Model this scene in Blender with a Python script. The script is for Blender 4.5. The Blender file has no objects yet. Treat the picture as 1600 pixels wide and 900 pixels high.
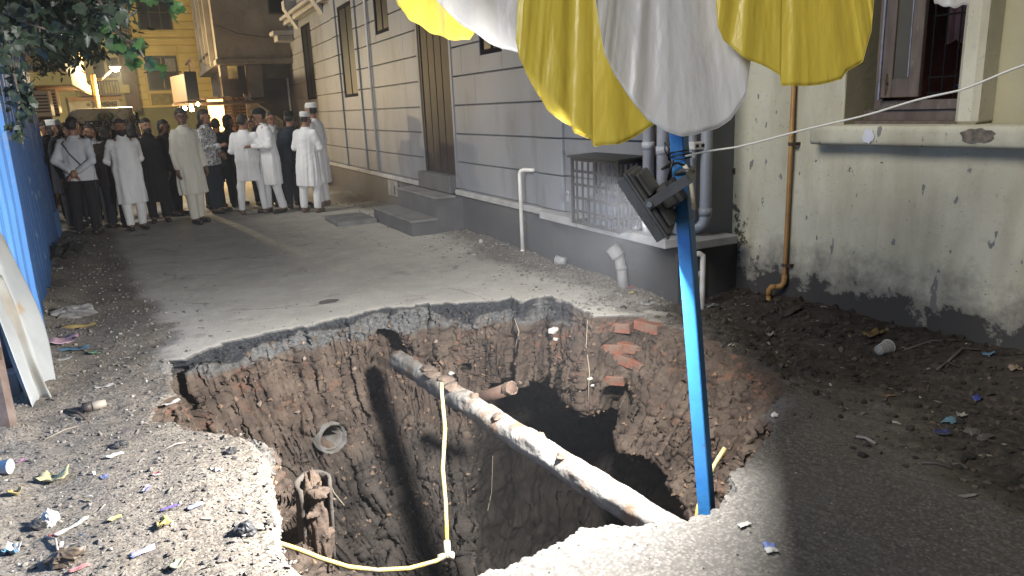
import bpy, math, random
import numpy as np
from mathutils import Vector, Matrix
from mathutils.bvhtree import BVHTree

rng = np.random.default_rng(7)
random.seed(7)
R = math.radians
scene = bpy.context.scene
col = scene.collection

# ------------------------------------------------------------------ camera
CAM = np.array([0.0, 0.0, 1.65])
FPX, PITCH, ROLL, YAW = 1150.0, R(14.0), R(-2.5), R(25.5)
FW = np.array([math.sin(YAW) * math.cos(PITCH), math.cos(YAW) * math.cos(PITCH), -math.sin(PITCH)])
_r = np.array([math.cos(YAW), -math.sin(YAW), 0.0])
_u = np.cross(_r, FW)
RT = _r * math.cos(ROLL) + _u * math.sin(ROLL)
UP = -_r * math.sin(ROLL) + _u * math.cos(ROLL)
cam_d = bpy.data.cameras.new('camera')
cam = bpy.data.objects.new('camera', cam_d)
col.objects.link(cam)
cam_d.sensor_width = 36.0
cam_d.lens = 36.0 * FPX / 1600.0
cam_d.clip_start = 0.05
cam_d.clip_end = 500.0
cam.matrix_world = Matrix(((RT[0], UP[0], -FW[0], CAM[0]), (RT[1], UP[1], -FW[1], CAM[1]),
                           (RT[2], UP[2], -FW[2], CAM[2]), (0, 0, 0, 1)))
scene.camera = cam

# ------------------------------------------------------------------ world, sun, exposure
SUN_EL = R(36.0)
SUN_TRAVEL = np.array([1.0, 0.26])            # horizontal direction in which the light travels
SUN_TRAVEL = SUN_TRAVEL / np.linalg.norm(SUN_TRAVEL)
SKY_STRENGTH, SUN_STRENGTH, FLOOD_W = 0.005, 3.0, 610.0
world = bpy.data.worlds.new('World')
scene.world = world
world.use_nodes = True
wn = world.node_tree
bg = wn.nodes['Background']
sky_tex = wn.nodes.new('ShaderNodeTexSky')
sky_tex.sky_type = 'NISHITA'
sky_tex.sun_disc = False
sky_tex.sun_elevation = SUN_EL
sky_tex.sun_rotation = math.atan2(-SUN_TRAVEL[0], -SUN_TRAVEL[1])
wn.links.new(sky_tex.outputs[0], bg.inputs[0])
bg.inputs[1].default_value = SKY_STRENGTH
sun_d = bpy.data.lights.new('sun', 'SUN')
sun = bpy.data.objects.new('sun', sun_d)
col.objects.link(sun)
sun_d.energy = SUN_STRENGTH
sun_d.angle = R(26.0)
sun_d.color = (1.0, 0.97, 0.9)
_d = Vector((SUN_TRAVEL[0] * math.cos(SUN_EL), SUN_TRAVEL[1] * math.cos(SUN_EL), -math.sin(SUN_EL)))
sun.rotation_euler = _d.to_track_quat('-Z', 'Y').to_euler()
scene.view_settings.view_transform = 'Standard'
scene.view_settings.look = 'None'
scene.view_settings.exposure = 0.0
scene.view_settings.gamma = 1.0
scene.cycles.max_bounces = 6
scene.cycles.use_denoising = True

# ------------------------------------------------------------------ layout helpers (photo point -> place)
def ray(x, y):
    return FW + RT * (x - 800) / FPX - UP * (y - 450) / FPX
def onz(x, y, z=0.0):
    d = ray(x, y); return CAM + d * ((z - CAM[2]) / d[2])
def onx(x, y, X):
    d = ray(x, y); return CAM + d * ((X - CAM[0]) / d[0])
def ony(x, y, Y):
    d = ray(x, y); return CAM + d * ((Y - CAM[1]) / d[1])
def atd(x, y, dep):
    return CAM + ray(x, y) * dep
V = lambda *a: np.array(a, float)

# ------------------------------------------------------------------ numpy noise
def _hash(ix, iy, iz, s):
    h = (ix * 374761393 + iy * 668265263 + iz * 2147483647 + s * 974711) & 0xFFFFFFFF
    h = ((h ^ (h >> 13)) * 1274126177) & 0xFFFFFFFF
    h = ((h ^ (h >> 16)) * 2246822519) & 0xFFFFFFFF
    return ((h ^ (h >> 15)) & 0xFFFFFF) / float(0xFFFFFF)
def vnoise(P, s=0):
    P = np.asarray(P, float)
    I = np.floor(P).astype(np.int64); F = P - I
    F = F * F * F * (F * (F * 6 - 15) + 10)
    out = 0
    for dx in (0, 1):
        wx = F[:, 0] if dx else 1 - F[:, 0]
        for dy in (0, 1):
            wy = F[:, 1] if dy else 1 - F[:, 1]
            for dz in (0, 1):
                wz = F[:, 2] if dz else 1 - F[:, 2]
                out = out + wx * wy * wz * _hash(I[:, 0] + dx, I[:, 1] + dy, I[:, 2] + dz, s)
    return out * 2 - 1
_q = np.linalg.qr(np.random.default_rng(11).normal(size=(3, 3)))[0]
def fbm(P, octaves=4, s=0, gain=0.5, lac=2.03):
    a, out, P = 1.0, 0, np.asarray(P, float) @ _q
    for k in range(octaves):
        out = out + a * vnoise(P + k * 17.3, s + k); P = (P * lac) @ _q; a *= gain
    return out
def worley(P, s=0):
    P = np.asarray(P, float) @ _q; I = np.floor(P).astype(np.int64)
    f1 = np.full(len(P), 9.0); f2 = np.full(len(P), 9.0); cid = np.zeros(len(P))
    for dx in (-1, 0, 1):
        for dy in (-1, 0, 1):
            for dz in (-1, 0, 1):
                J = I + (dx, dy, dz)
                q = [_hash(J[:, 0], J[:, 1], J[:, 2], s + k) for k in range(3)]
                d = np.sqrt(sum((J[:, k] + q[k] - P[:, k]) ** 2 for k in range(3)))
                c = d < f1
                f2 = np.where(c, f1, np.minimum(f2, d)); cid = np.where(c, q[0], cid); f1 = np.where(c, d, f1)
    return f1, f2, cid
def sstep(a, b, x):
    t = np.clip((x - a) / (b - a), 0, 1); return t * t * (3 - 2 * t)

# ------------------------------------------------------------------ materials
def mat(name, color, rough=0.8, color2=None, scale=4.0, detail=4.0, bump=0.0, bscale=30.0, metal=0.0, spec=0.4,
        contrast=(0.35, 0.65), stain=None, sscale=3.0, swidth=(0.58, 0.7), emit=None, estr=0.0, stretch=None, rough_var=0.0):
    m = bpy.data.materials.new(name); m.use_nodes = True
    nt = m.node_tree; N, L = nt.nodes, nt.links
    b = N['Principled BSDF']
    b.inputs['Roughness'].default_value = rough
    b.inputs['Metallic'].default_value = metal
    b.inputs['Specular IOR Level'].default_value = spec
    b.inputs['Base Color'].default_value = (*color, 1)
    tc = N.new('ShaderNodeTexCoord')
    vec = tc.outputs['Object']
    if stretch:
        mp = N.new('ShaderNodeMapping'); mp.inputs['Scale'].default_value = stretch
        L.new(vec, mp.inputs[0]); vec = mp.outputs[0]
    out = None
    if color2 is not None:
        n = N.new('ShaderNodeTexNoise'); n.inputs['Scale'].default_value = scale; n.inputs['Detail'].default_value = detail
        L.new(vec, n.inputs['Vector'])
        r = N.new('ShaderNodeMapRange'); r.inputs[1].default_value, r.inputs[2].default_value = contrast
        L.new(n.outputs['Fac'], r.inputs[0])
        mx = N.new('ShaderNodeMix'); mx.data_type = 'RGBA'
        mx.inputs[6].default_value = (*color, 1); mx.inputs[7].default_value = (*color2, 1)
        L.new(r.outputs[0], mx.inputs[0]); out = mx.outputs[2]
        if rough_var:
            rr = N.new('ShaderNodeMapRange'); rr.inputs[3].default_value = rough - rough_var; rr.inputs[4].default_value = rough + rough_var
            L.new(n.outputs['Fac'], rr.inputs[0]); L.new(rr.outputs[0], b.inputs['Roughness'])
    if stain is not None:
        n = N.new('ShaderNodeTexNoise'); n.inputs['Scale'].default_value = sscale; n.inputs['Detail'].default_value = 8; n.inputs['Roughness'].default_value = 0.65
        L.new(vec, n.inputs['Vector'])
        r = N.new('ShaderNodeMapRange'); r.inputs[1].default_value, r.inputs[2].default_value = swidth
        L.new(n.outputs['Fac'], r.inputs[0])
        mx = N.new('ShaderNodeMix'); mx.data_type = 'RGBA'
        mx.inputs[6].default_value = (*color, 1)
        if out is not None: L.new(out, mx.inputs[6])
        mx.inputs[7].default_value = (*stain, 1)
        L.new(r.outputs[0], mx.inputs[0]); out = mx.outputs[2]
    if out is not None: L.new(out, b.inputs['Base Color'])
    if bump:
        n = N.new('ShaderNodeTexNoise'); n.inputs['Scale'].default_value = bscale; n.inputs['Detail'].default_value = 6
        L.new(vec, n.inputs['Vector'])
        bp = N.new('ShaderNodeBump'); bp.inputs['Strength'].default_value = bump; bp.inputs['Distance'].default_value = 0.02
        L.new(n.outputs['Fac'], bp.inputs['Height']); L.new(bp.outputs[0], b.inputs['Normal'])
    if emit:
        b.inputs['Emission Color'].default_value = (*emit, 1); b.inputs['Emission Strength'].default_value = estr
    return m

# ------------------------------------------------------------------ mesh helpers
def link(name, me, material=None, parent=None, smooth=True):
    o = bpy.data.objects.new(name, me); col.objects.link(o)
    for m in (material if isinstance(material, (list, tuple)) else [material]):
        if m is not None: me.materials.append(m)
    if parent is not None: o.parent = parent
    me.polygons.foreach_set('use_smooth', [smooth] * len(me.polygons))
    return o
def npmesh(name, verts, quads=None, tris=None):
    me = bpy.data.meshes.new(name)
    verts = np.asarray(verts, np.float32)
    loops, starts = [], []
    n = 0
    for f in (quads, tris):
        if f is not None and len(f):
            f = np.asarray(f, np.int32); k = f.shape[1]
            loops.append(f.ravel()); starts.append(n + np.arange(len(f), dtype=np.int32) * k); n += f.size
    loops = np.concatenate(loops); starts = np.concatenate(starts)
    me.vertices.add(len(verts)); me.vertices.foreach_set('co', verts.ravel())
    me.loops.add(len(loops)); me.loops.foreach_set('vertex_index', loops)
    me.polygons.add(len(starts)); me.polygons.foreach_set('loop_start', starts)
    me.update(calc_edges=True); me.validate()
    return me
class MB:
    def __init__(s): s.v, s.f = [], []
    def add(s, v, f):
        n = len(s.v); s.v += [tuple(map(float, p)) for p in v]; s.f += [tuple(i + n for i in q) for q in f]; return s
    def box(s, lo, hi, bev=0.0, M=None):
        x0, y0, z0 = lo; x1, y1, z1 = hi
        if bev <= 0:
            v = [(x0, y0, z0), (x1, y0, z0), (x1, y1, z0), (x0, y1, z0), (x0, y0, z1), (x1, y0, z1), (x1, y1, z1), (x0, y1, z1)]
            f = [(0, 3, 2, 1), (4, 5, 6, 7), (0, 1, 5, 4), (1, 2, 6, 5), (2, 3, 7, 6), (3, 0, 4, 7)]
        else:
            b = min(bev, abs(x1 - x0) / 3, abs(y1 - y0) / 3, abs(z1 - z0) / 3); v = []; idx = {}
            for i, x in enumerate((x0, x1)):
                for j, y in enumerate((y0, y1)):
                    for k, z in enumerate((z0, z1)):
                        sx, sy, sz = (b, -b)[i], (b, -b)[j], (b, -b)[k]
                        idx[i, j, k] = len(v)
                        v += [(x, y + sy, z + sz), (x + sx, y, z + sz), (x + sx, y + sy, z)]
            f = []
            for a in range(3):
                for e in (0, 1):
                    o1, o2 = [t for t in range(3) if t != a]
                    ring = []
                    for p, q in ((0, 0), (1, 0), (1, 1), (0, 1)):
                        c = [0, 0, 0]; c[a] = e; c[o1] = p; c[o2] = q
                        ring.append(idx[tuple(c)] + a)
                    if (e == 0) ^ (a == 1): ring = ring[::-1]
                    f.append(tuple(ring))
            for a in range(3):
                o1, o2 = [t for t in range(3) if t != a]
                for p in (0, 1):
                    for q in (0, 1):
                        c0 = [0, 0, 0]; c1 = [0, 0, 0]; c0[a] = 0; c1[a] = 1
                        for c in (c0, c1): c[o1] = p; c[o2] = q
                        r = (idx[tuple(c0)] + o1, idx[tuple(c1)] + o1, idx[tuple(c1)] + o2, idx[tuple(c0)] + o2)
                        if ((p + q) % 2 == 0) ^ (a == 1): r = r[::-1]
                        f.append(r)
            for i in (0, 1):
                for j in (0, 1):
                    for k in (0, 1):
                        t = idx[i, j, k]; r = (t, t + 1, t + 2)
                        if (i + j + k) % 2: r = r[::-1]
                        f.append(r)
        if M is not None: v = [tuple(M @ Vector(p)) for p in v]
        return s.add(v, f)
    def tube(s, pts, r, seg=10, caps=True, inner=None):
        pts = [np.asarray(p, float) for p in pts]; n = len(pts)
        rs = r if isinstance(r, (list, tuple, np.ndarray)) else [r] * n
        v = []; prev = None
        for i, p in enumerate(pts):
            t = pts[min(i + 1, n - 1)] - pts[max(i - 1, 0)]; t = t / (np.linalg.norm(t) + 1e-9)
            if prev is None:
                a = V(0, 0, 1) if abs(t[2]) < 0.9 else V(1, 0, 0); u = np.cross(t, a)
            else: u = prev - t * (prev @ t)
            u = u / np.linalg.norm(u); prev = u; w = np.cross(t, u)
            for k in range(seg):
                a = 2 * math.pi * k / seg; v.append(p + rs[i] * (u * math.cos(a) + w * math.sin(a)))
        f = [(i * seg + k, i * seg + (k + 1) % seg, (i + 1) * seg + (k + 1) % seg, (i + 1) * seg + k) for i in range(n - 1) for k in range(seg)]
        if caps: f += [tuple(range(seg))[::-1], tuple((n - 1) * seg + k for k in range(seg))]
        return s.add(v, f)
    def ring(s, c, axis, r0, r1, length, seg=28, jag=0.0):      # hollow pipe end: outer r0, inner r1
        c = np.asarray(c, float); t = np.asarray(axis, float); t = t / np.linalg.norm(t)
        a = V(0, 0, 1) if abs(t[2]) < 0.9 else V(1, 0, 0); u = np.cross(t, a); u /= np.linalg.norm(u); w = np.cross(t, u)
        v = []
        for rr, off in ((r0, length), (r0, 0), (r1, 0), (r1, length)):
            for k in range(seg):
                q = 2 * math.pi * k / seg; j = 1 + jag * random.uniform(-1, 1) if off == 0 else 1
                v.append(c + t * (off + (jag * random.uniform(-.3, .3) if off == 0 else 0)) + rr * j * (u * math.cos(q) + w * math.sin(q)))
        f = [(i * seg + k, i * seg + (k + 1) % seg, (i + 1) * seg + (k + 1) % seg, (i + 1) * seg + k) for i in range(3) for k in range(seg)]
        return s.add(v, f)
    def lathe(s, prof, c=(0, 0, 0), seg=20):
        v = [(c[0] + r * math.cos(2 * math.pi * k / seg), c[1] + r * math.sin(2 * math.pi * k / seg), c[2] + z) for r, z in prof for k in range(seg)]
        n = len(prof)
        f = [(i * seg + k, i * seg + (k + 1) % seg, (i + 1) * seg + (k + 1) % seg, (i + 1) * seg + k) for i in range(n - 1) for k in range(seg)]
        return s.add(v, f)
    def prism(s, poly, a0, a1, axis=0):      # polygon in the plane normal to axis, extruded a0..a1
        n = len(poly); v = []
        for a in (a0, a1):
            for p, q in poly:
                c = [p, q]; c.insert(axis, a); v.append(tuple(c))
        f = [tuple(range(n))[::-1], tuple(range(n, 2 * n))] + [(i, (i + 1) % n, n + (i + 1) % n, n + i) for i in range(n)]
        return s.add(v, f)
    def build(s, name, m=None, parent=None, smooth=False):
        me = bpy.data.meshes.new(name); me.from_pydata(s.v, [], s.f); me.update()
        return link(name, me, m, parent, smooth)
def tag(o, label=None, cat=None, group=None, kind=None):
    if label: o['label'] = label
    if cat: o['category'] = cat
    if group: o['group'] = group
    if kind: o['kind'] = kind
    return o
def thing(name, label, cat, group=None, loc=(0, 0, 0), rz=0.0):
    o = bpy.data.objects.new(name, None); col.objects.link(o); o.empty_display_size = 0.1
    o.location = loc; o.rotation_euler = (0, 0, rz)
    return tag(o, label, cat, group)
def at_origin(o, verts_world=True):
    return o
# ------------------------------------------------------------------ ground, road and the sinkhole (one polar lattice round the hole)
HC = V(1.5, 3.9)
RIM_PX = [(262, 562), (285, 562), (310, 552), (352, 537), (400, 527), (440, 519), (480, 512), (520, 502), (560, 492), (610, 482), (660, 478), (720, 475), (780, 473), (800, 465),
          (812, 476), (840, 467), (862, 466), (885, 478), (930, 495), (970, 494), (1010, 497), (1050, 508), (1090, 522), (1140, 545), (1185, 565), (1215, 590),
          (1230, 612), (1218, 640), (1195, 690), (1182, 705), (1150, 728), (1131, 738), (1145, 760), (1135, 782), (1108, 800), (1060, 815), (1010, 820), (960, 820),
          (908, 826), (880, 850), (845, 862), (800, 880), (765, 890), (735, 905), (700, 930), (600, 945), (545, 918), (515, 893), (470, 872), (446, 850), (436, 800), (430, 750), (420, 705),
          (395, 680), (360, 669), (300, 665), (262, 655), (236, 652), (248, 630), (275, 615), (272, 590)]
rim0 = np.array([onz(x, y)[:2] for x, y in RIM_PX])
ang = np.unwrap(np.arctan2(*(rim0 - HC).T[::-1]))
if ang[-1] < ang[0]: rim0 = rim0[::-1]; ang = ang[::-1]
ang = np.maximum.accumulate(ang + np.arange(len(ang)) * 1e-5)
rad = np.linalg.norm(rim0 - HC, axis=1)
# angular samples, denser where the hole faces the camera
NT = 1500
tt = np.linspace(0, 2 * math.pi, 4000, endpoint=False)
dens = 1.0 + 1.6 * np.exp(-((np.angle(np.exp(1j * (tt - R(248))))) / 0.75) ** 2) + 0.8 * np.exp(-((np.angle(np.exp(1j * (tt - R(80))))) / 0.6) ** 2)
cd = np.cumsum(dens); cd = (cd - cd[0]) / cd[-1] * NT
th = np.interp(np.arange(NT), cd, tt)
th_rel = (th - ang[0]) % (2 * math.pi) + ang[0]
rimr = np.interp(th_rel, np.append(ang, ang[0] + 2 * math.pi), np.append(rad, rad[0]))
cs = np.stack([np.cos(th), np.sin(th)], 1)
pr_ = HC + cs * rimr[:, None]
P3 = np.c_[pr_, np.zeros(NT)]
jag = 0.028 * fbm(P3 * 6, 5, 3, 0.62) + 0.012 * fbm(P3 * 40, 2, 9)
near_left = sstep(0.9, 0.3, pr_[:, 0]) * sstep(4.3, 3.8, pr_[:, 1])
_w1, _w2, _wc = worley(P3 * 7, 88)
rimr = rimr + 0.07 * (_wc - .5) * sstep(4.6, 5.0, pr_[:, 1])
rimr = rimr + jag * (1 - 0.5 * near_left)
RIM = HC + cs * rimr[:, None]
def rim_at(theta):
    return float(np.interp(theta % (2 * math.pi), np.append(th, 2 * math.pi), np.append(rimr, rimr[0])))

def zones(x, y):
    P = np.stack([x, y, 0 * x], 1)
    n = fbm(P * 1.3, 4, 21); n2 = fbm(P * 7, 3, 33)
    w = n * 0.16 + n2 * 0.07
    xb = np.interp(y, [5.0, 5.55, 6.12, 7.6, 9.44, 11.6, 13, 40], [0.05, -0.08, -0.12, -0.26, -0.43, -0.62, -0.55, -1.0])
    far = sstep(-0.12, 0.12, x - xb + w * 0.8) * sstep(4.3, 4.6, y) * sstep(-0.1, 0.35, 3.45 - x + w)
    mud_b = np.interp(y, [1.0, 1.55, 1.87, 2.26, 2.74, 3.2, 4.6], [2.95, 3.0, 3.05, 3.1, 3.2, 3.2, 3.3])
    near = sstep(-0.15, 0.15, x - 0.72 + w * 0.6) * sstep(3.6, 3.3, y) * sstep(-0.28, 0.28, mud_b - x + w * 1.4)
    mud = sstep(-0.28, 0.28, x - mud_b - w * 1.4) * sstep(5.0, 4.5, y)
    return far, near, mud
def ground_z(x, y):
    far, near, mud = zones(x, y)
    P = np.stack([x, y, 0 * x], 1)
    grav = np.clip(1 - far - near - mud, 0, 1)
    z = 0.004 * fbm(P * 1.2, 2, 5) + 0.012 * far + 0.012 * near
    z = z + grav * (0.016 * fbm(P * 3, 3, 8) + 0.0045 * fbm(P * 14, 3, 12) + 0.002 * np.abs(fbm(P * 45, 2, 14)))
    f1, f2, _ = worley(P * 16, 4)
    z = z + (near * 0.3 + 0.25 * grav) * 0.010 * (0.5 - f1)
    z = z + near * 0.003 * fbm(P * 50, 2, 15)
    g1, g2, _ = worley(P * 9, 6)
    z = z + mud * (0.02 * fbm(P * 2.5, 4, 18) + 0.02 * np.abs(fbm(P * 9, 3, 19)) + 0.025 * (0.5 - g1) - 0.01)
    z = z + mud * 0.11 * sstep(3.7, 4.5, x) 
    z = z + 0.03 * sstep(3.4, 3.75, x) * sstep(4.6, 5.2, y) * (1 + 0.5 * fbm(P * 4, 2, 30))
    z = z + 0.05 * sstep(-0.6, -1.0, x) * (1 + fbm(P * 5, 2, 31)) * sstep(1.5, 3.0, y)
    # cracks beside the right rim
    ck = np.abs(y - 3.72 - 0.25 * (x - 3.6) - 0.08 * fbm(P * 4, 3, 41))
    z = z - 0.05 * sstep(0.035, 0.0, ck) * sstep(3.2, 3.4, x) * sstep(4.4, 4.1, x)
    return z
def grid_faces(nr, nt, wrap=True):
    i = np.arange(nr - 1)[:, None] * nt; j = np.arange(nt)[None]; j2 = (j + 1) % nt
    return np.stack([(i + j), (i + j2), (i + nt + j2), (i + nt + j)], -1).reshape(-1, 4)

NR = 150
dist = np.concatenate([[0, .006, .014, .024], 0.024 + (np.geomspace(1, 2600, NR - 4) - 0.9) * 0.024])
gx = HC[0] + cs[None, :, 0] * (rimr[None] + dist[:, None]); gy = HC[1] + cs[None, :, 1] * (rimr[None] + dist[:, None])
gx, gy = gx.ravel(), gy.ravel()
gz = ground_z(gx, gy)
edge = np.repeat(np.exp(-dist / 0.02), NT)
nl = np.tile(near_left, NR)
gz = gz - edge * (0.012 + 0.028 * nl) - nl * 0.02 * np.repeat(np.exp(-dist / 0.09), NT)
far, near, mud = zones(gx, gy)
edge3 = np.repeat(sstep(.03, .012, dist), NT) * np.clip(far, 0, 1) * .9
gq = grid_faces(NR, NT)[:, ::-1]
cf = (far + near)[gq].mean(1)

def ground_material():
    m = bpy.data.materials.new('street ground'); m.use_nodes = True
    nt = m.node_tree; N, L = nt.nodes, nt.links; b = N['Principled BSDF']
    b.inputs['Roughness'].default_value = 0.92; b.inputs['Specular IOR Level'].default_value = 0.2
    at = N.new('ShaderNodeAttribute'); at.attribute_name = 'zone'
    sep = N.new('ShaderNodeSeparateColor'); L.new(at.outputs['Color'], sep.inputs[0])
    tc = N.new('ShaderNodeTexCoord')
    def noise(scale, det=5, ro=0.6):
        n = N.new('ShaderNodeTexNoise'); n.inputs['Scale'].default_value = scale; n.inputs['Detail'].default_value = det; n.inputs['Roughness'].default_value = ro
        L.new(tc.outputs['Object'], n.inputs['Vector']); return n.outputs['Fac']
    def vor(scale, feat='F1'):
        n = N.new('ShaderNodeTexVoronoi'); n.inputs['Scale'].default_value = scale; n.feature = feat
        L.new(tc.outputs['Object'], n.inputs['Vector']); return n
    def ramp(fac, stops):
        r = N.new('ShaderNodeValToRGB'); L.new(fac, r.inputs[0]); e = r.color_ramp.elements
        while len(e) < len(stops): e.new(0.5)
        for k, (p, c) in enumerate(stops): e[k].position = p; e[k].color = (*c, 1)
        return r.outputs[0]
    def mix(f, a, c, mode='MIX'):
        x = N.new('ShaderNodeMix'); x.data_type = 'RGBA'; x.blend_type = mode
        if isinstance(f, float): x.inputs[0].default_value = f
        else: L.new(f, x.inputs[0])
        for s_, v_ in ((6, a), (7, c)):
            if isinstance(v_, tuple): x.inputs[s_].default_value = (*v_, 1)
            else: L.new(v_, x.inputs[s_])
        return x.outputs[2]
    fine, mid, big = noise(160, 3), noise(22, 6), noise(1.6, 5)
    v1 = vor(130)
    sepc = N.new('ShaderNodeSeparateColor'); L.new(v1.outputs['Color'], sepc.inputs[0])
    gravel = ramp(mid, [(0.3, (0.08822, 0.07246, 0.05962)), (0.5, (0.1399, 0.1183, 0.09654)), (0.68, (0.1947, 0.1686, 0.1391))])
    gravel = mix(ramp(sepc.outputs[0], [(0.6, (0, 0, 0)), (0.9, (1, 1, 1))]), gravel, (0.2291, 0.2074, 0.1769))
    gravel = mix(ramp(big, [(0.35, (0, 0, 0)), (0.7, (.55, .55, .55))]), gravel, (0.0975, 0.0832, 0.0689))
    gravel = mix(ramp(sepc.outputs[1], [(0.78, (0, 0, 0)), (0.82, (1, 1, 1))]), gravel, (0.062, 0.056, 0.05))
    asph = ramp(big, [(0.3, (0.34, 0.32, 0.285)), (0.7, (0.45, 0.425, 0.38))])
    asph = mix(ramp(fine, [(0.45, (0, 0, 0)), (0.72, (0.6, 0.6, 0.6))]), asph, (0.09, 0.085, 0.08))
    asph = mix(ramp(noise(5, 8, .7), [(0.5, (0, 0, 0)), (0.72, (.7, .7, .7))]), asph, (0.48, 0.445, 0.38))
    v2 = vor(85)
    sep2 = N.new('ShaderNodeSeparateColor'); L.new(v2.outputs['Color'], sep2.inputs[0])
    peb = ramp(sep2.outputs[0], [(0.0, (0.05995, 0.05551, 0.05063)), (0.5, (0.09421, 0.08743, 0.0786)), (1.0, (0.1427, 0.1319, 0.1186))])
    peb = mix(ramp(v2.outputs['Distance'], [(0.4, (0, 0, 0)), (0.75, (.8, .8, .8))]), peb, (0.065, 0.0598, 0.0559))
    peb = mix(ramp(big, [(0.4, (0, 0, 0)), (0.7, (.6, .6, .6))]), peb, (0.104, 0.0962, 0.0871))
    mudc = ramp(mid, [(0.3, (0.022, 0.019, 0.017)), (0.55, (0.045, 0.037, 0.031)), (0.72, (0.085, 0.068, 0.054))])
    crk = vor(1.1, 'DISTANCE_TO_EDGE')
    wn_ = N.new('ShaderNodeTexNoise'); wn_.inputs['Scale'].default_value = 3; wn_.inputs['Detail'].default_value = 6; L.new(tc.outputs['Object'], wn_.inputs['Vector'])
    wm = N.new('ShaderNodeMix'); wm.data_type = 'VECTOR'; wm.inputs[0].default_value = .35; L.new(tc.outputs['Object'], wm.inputs[4]); L.new(wn_.outputs['Color'], wm.inputs[5]); L.new(wm.outputs[1], crk.inputs['Vector'])
    cm = N.new('ShaderNodeMath'); cm.operation = 'MULTIPLY'; L.new(ramp(crk.outputs['Distance'], [(0.0, (1, 1, 1)), (0.012, (0, 0, 0))]), cm.inputs[0]); L.new(ramp(noise(.9, 3), [(0.5, (0, 0, 0)), (0.6, (.8, .8, .8))]), cm.inputs[1])
    asph = mix(cm.outputs[0], asph, (0.1, 0.092, 0.085))
    asph = mix(ramp(noise(2.6, 4, .5), [(0.62, (0, 0, 0)), (0.72, (.5, .5, .5))]), asph, (0.17, 0.155, 0.14))
    c = mix(sep.outputs[0], gravel, asph); c = mix(sep.outputs[1], c, peb); c = mix(sep.outputs[2], c, mudc)
    iv = N.new('ShaderNodeMath'); iv.operation = 'SUBTRACT'; iv.inputs[0].default_value = 1; L.new(at.outputs['Alpha'], iv.inputs[1]); c = mix(iv.outputs[0], c, (0.07, 0.068, 0.066))
    L.new(c, b.inputs['Base Color'])
    # fine relief
    h = N.new('ShaderNodeMath'); h.operation = 'MULTIPLY_ADD'
    L.new(v2.outputs['Distance'], h.inputs[0]); h.inputs[1].default_value = -0.5
    L.new(noise(70, 6, .7), h.inputs[2])
    bp = N.new('ShaderNodeBump'); bp.inputs['Strength'].default_value = 0.32; bp.inputs['Distance'].default_value = 0.012
    L.new(h.outputs[0], bp.inputs['Height']); L.new(bp.outputs[0], b.inputs['Normal'])
    return m
M_GROUND = ground_material()
def sub_mesh(name, mask):
    q = gq[mask]; used, inv = np.unique(q, return_inverse=True)
    me = npmesh(name, np.stack([gx, gy, gz], 1)[used], inv.reshape(-1, 4))
    a = me.color_attributes.new('zone', 'FLOAT_COLOR', 'POINT')
    c = np.ones((len(used), 4), np.float32); c[:, 0] = far[used]; c[:, 1] = near[used]; c[:, 2] = mud[used]; c[:, 3] = 1 - edge3[used]
    a.data.foreach_set('color', c.ravel())
    return tag(link(name, me, M_GROUND), kind='structure')
road = sub_mesh('road', cf > 0.5)
ground = sub_mesh('ground', cf <= 0.5)
tag(road, 'dusty asphalt of the lane, broken off along the sinkhole'); tag(ground, 'gravelly dirt and dark mud beside the lane')

# ---- the pit
PROF = {   # (inward offset from the rim, height) at key bearings, degrees about HC
    'left':  [(0, 0), (.02, -.05), (.02, -.11), (.07, -.27), (.14, -.46), (.25, -.7), (.4, -.92), (.58, -1.13), (.8, -1.32), (1.05, -1.5), (1.3, -1.65), (1.6, -1.75)],
    'far':   [(0, 0), (.02, -.06), (.03, -.13), (.06, -.3), (.12, -.46), (.22, -.64), (.38, -.84), (.6, -1.05), (.85, -1.25), (1.1, -1.42), (1.4, -1.6), (1.7, -1.75)],
    'block': [(0, 0), (.02, -.06), (.05, -.14), (.13, -.32), (.2, -.5), (.25, -.66), (.17, -.74), (-.6, -.9), (-1.3, -1.25), (-1.4, -1.9), (-.5, -2.5), (1.2, -2.0)],
    'right': [(0, 0), (.05, -.06), (.12, -.14), (.22, -.28), (.34, -.46), (.46, -.64), (.56, -.8), (.42, -.9), (-.2, -1.1), (-.4, -1.6), (.1, -2.3), (1.25, -2.0)],
    'near':  [(0, 0), (-.01, -.06), (-.02, -.12), (-.12, -.22), (-.2, -.4), (-.22, -.65), (-.2, -.9), (-.15, -1.1), (-.05, -1.35), (.15, -1.6), (.5, -1.8), (1.2, -1.85)],
}
KEYS = [(-75, 'near'), (-48, 'near'), (-36, 'right'), (8, 'right'), (26, 'block'), (58, 'block'), (70, 'far'), (98, 'far'), (120, 'left'), (160, 'left'), (184, 'left'), (200, 'near'), (285, 'near')]
NS = 230
def profile(deg):
    for (a, ka), (b, kb) in zip(KEYS[:-1], KEYS[1:]):
        if a <= deg <= b:
            t = (deg - a) / (b - a); t = t * t * (3 - 2 * t)
            return (1 - t) * np.array(PROF[ka]) + t * np.array(PROF[kb])
pp = np.array([profile((math.degrees(t) + 75) % 360 - 75) for t in th])       # NT,12,2
seg = np.array([0, .6, 1.2, 2.4, 3.6, 5.0, 6.0, 7.2, 8.8, 10.4, 12, 13.2])
ss = np.linspace(0, seg[-1], NS)
pin = np.empty((NS, NT)); pz = np.empty((NS, NT))
k = np.clip(np.searchsorted(seg, ss, 'right') - 1, 0, len(seg) - 2); f = ((ss - seg[k]) / (seg[k + 1] - seg[k]))[:, None]
pin = (1 - f) * pp[:, k, 0].T + f * pp[:, k + 1, 0].T
pz = (1 - f) * pp[:, k, 1].T + f * pp[:, k + 1, 1].T
rr = np.maximum(rimr[None] - pin, 0.02)
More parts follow.
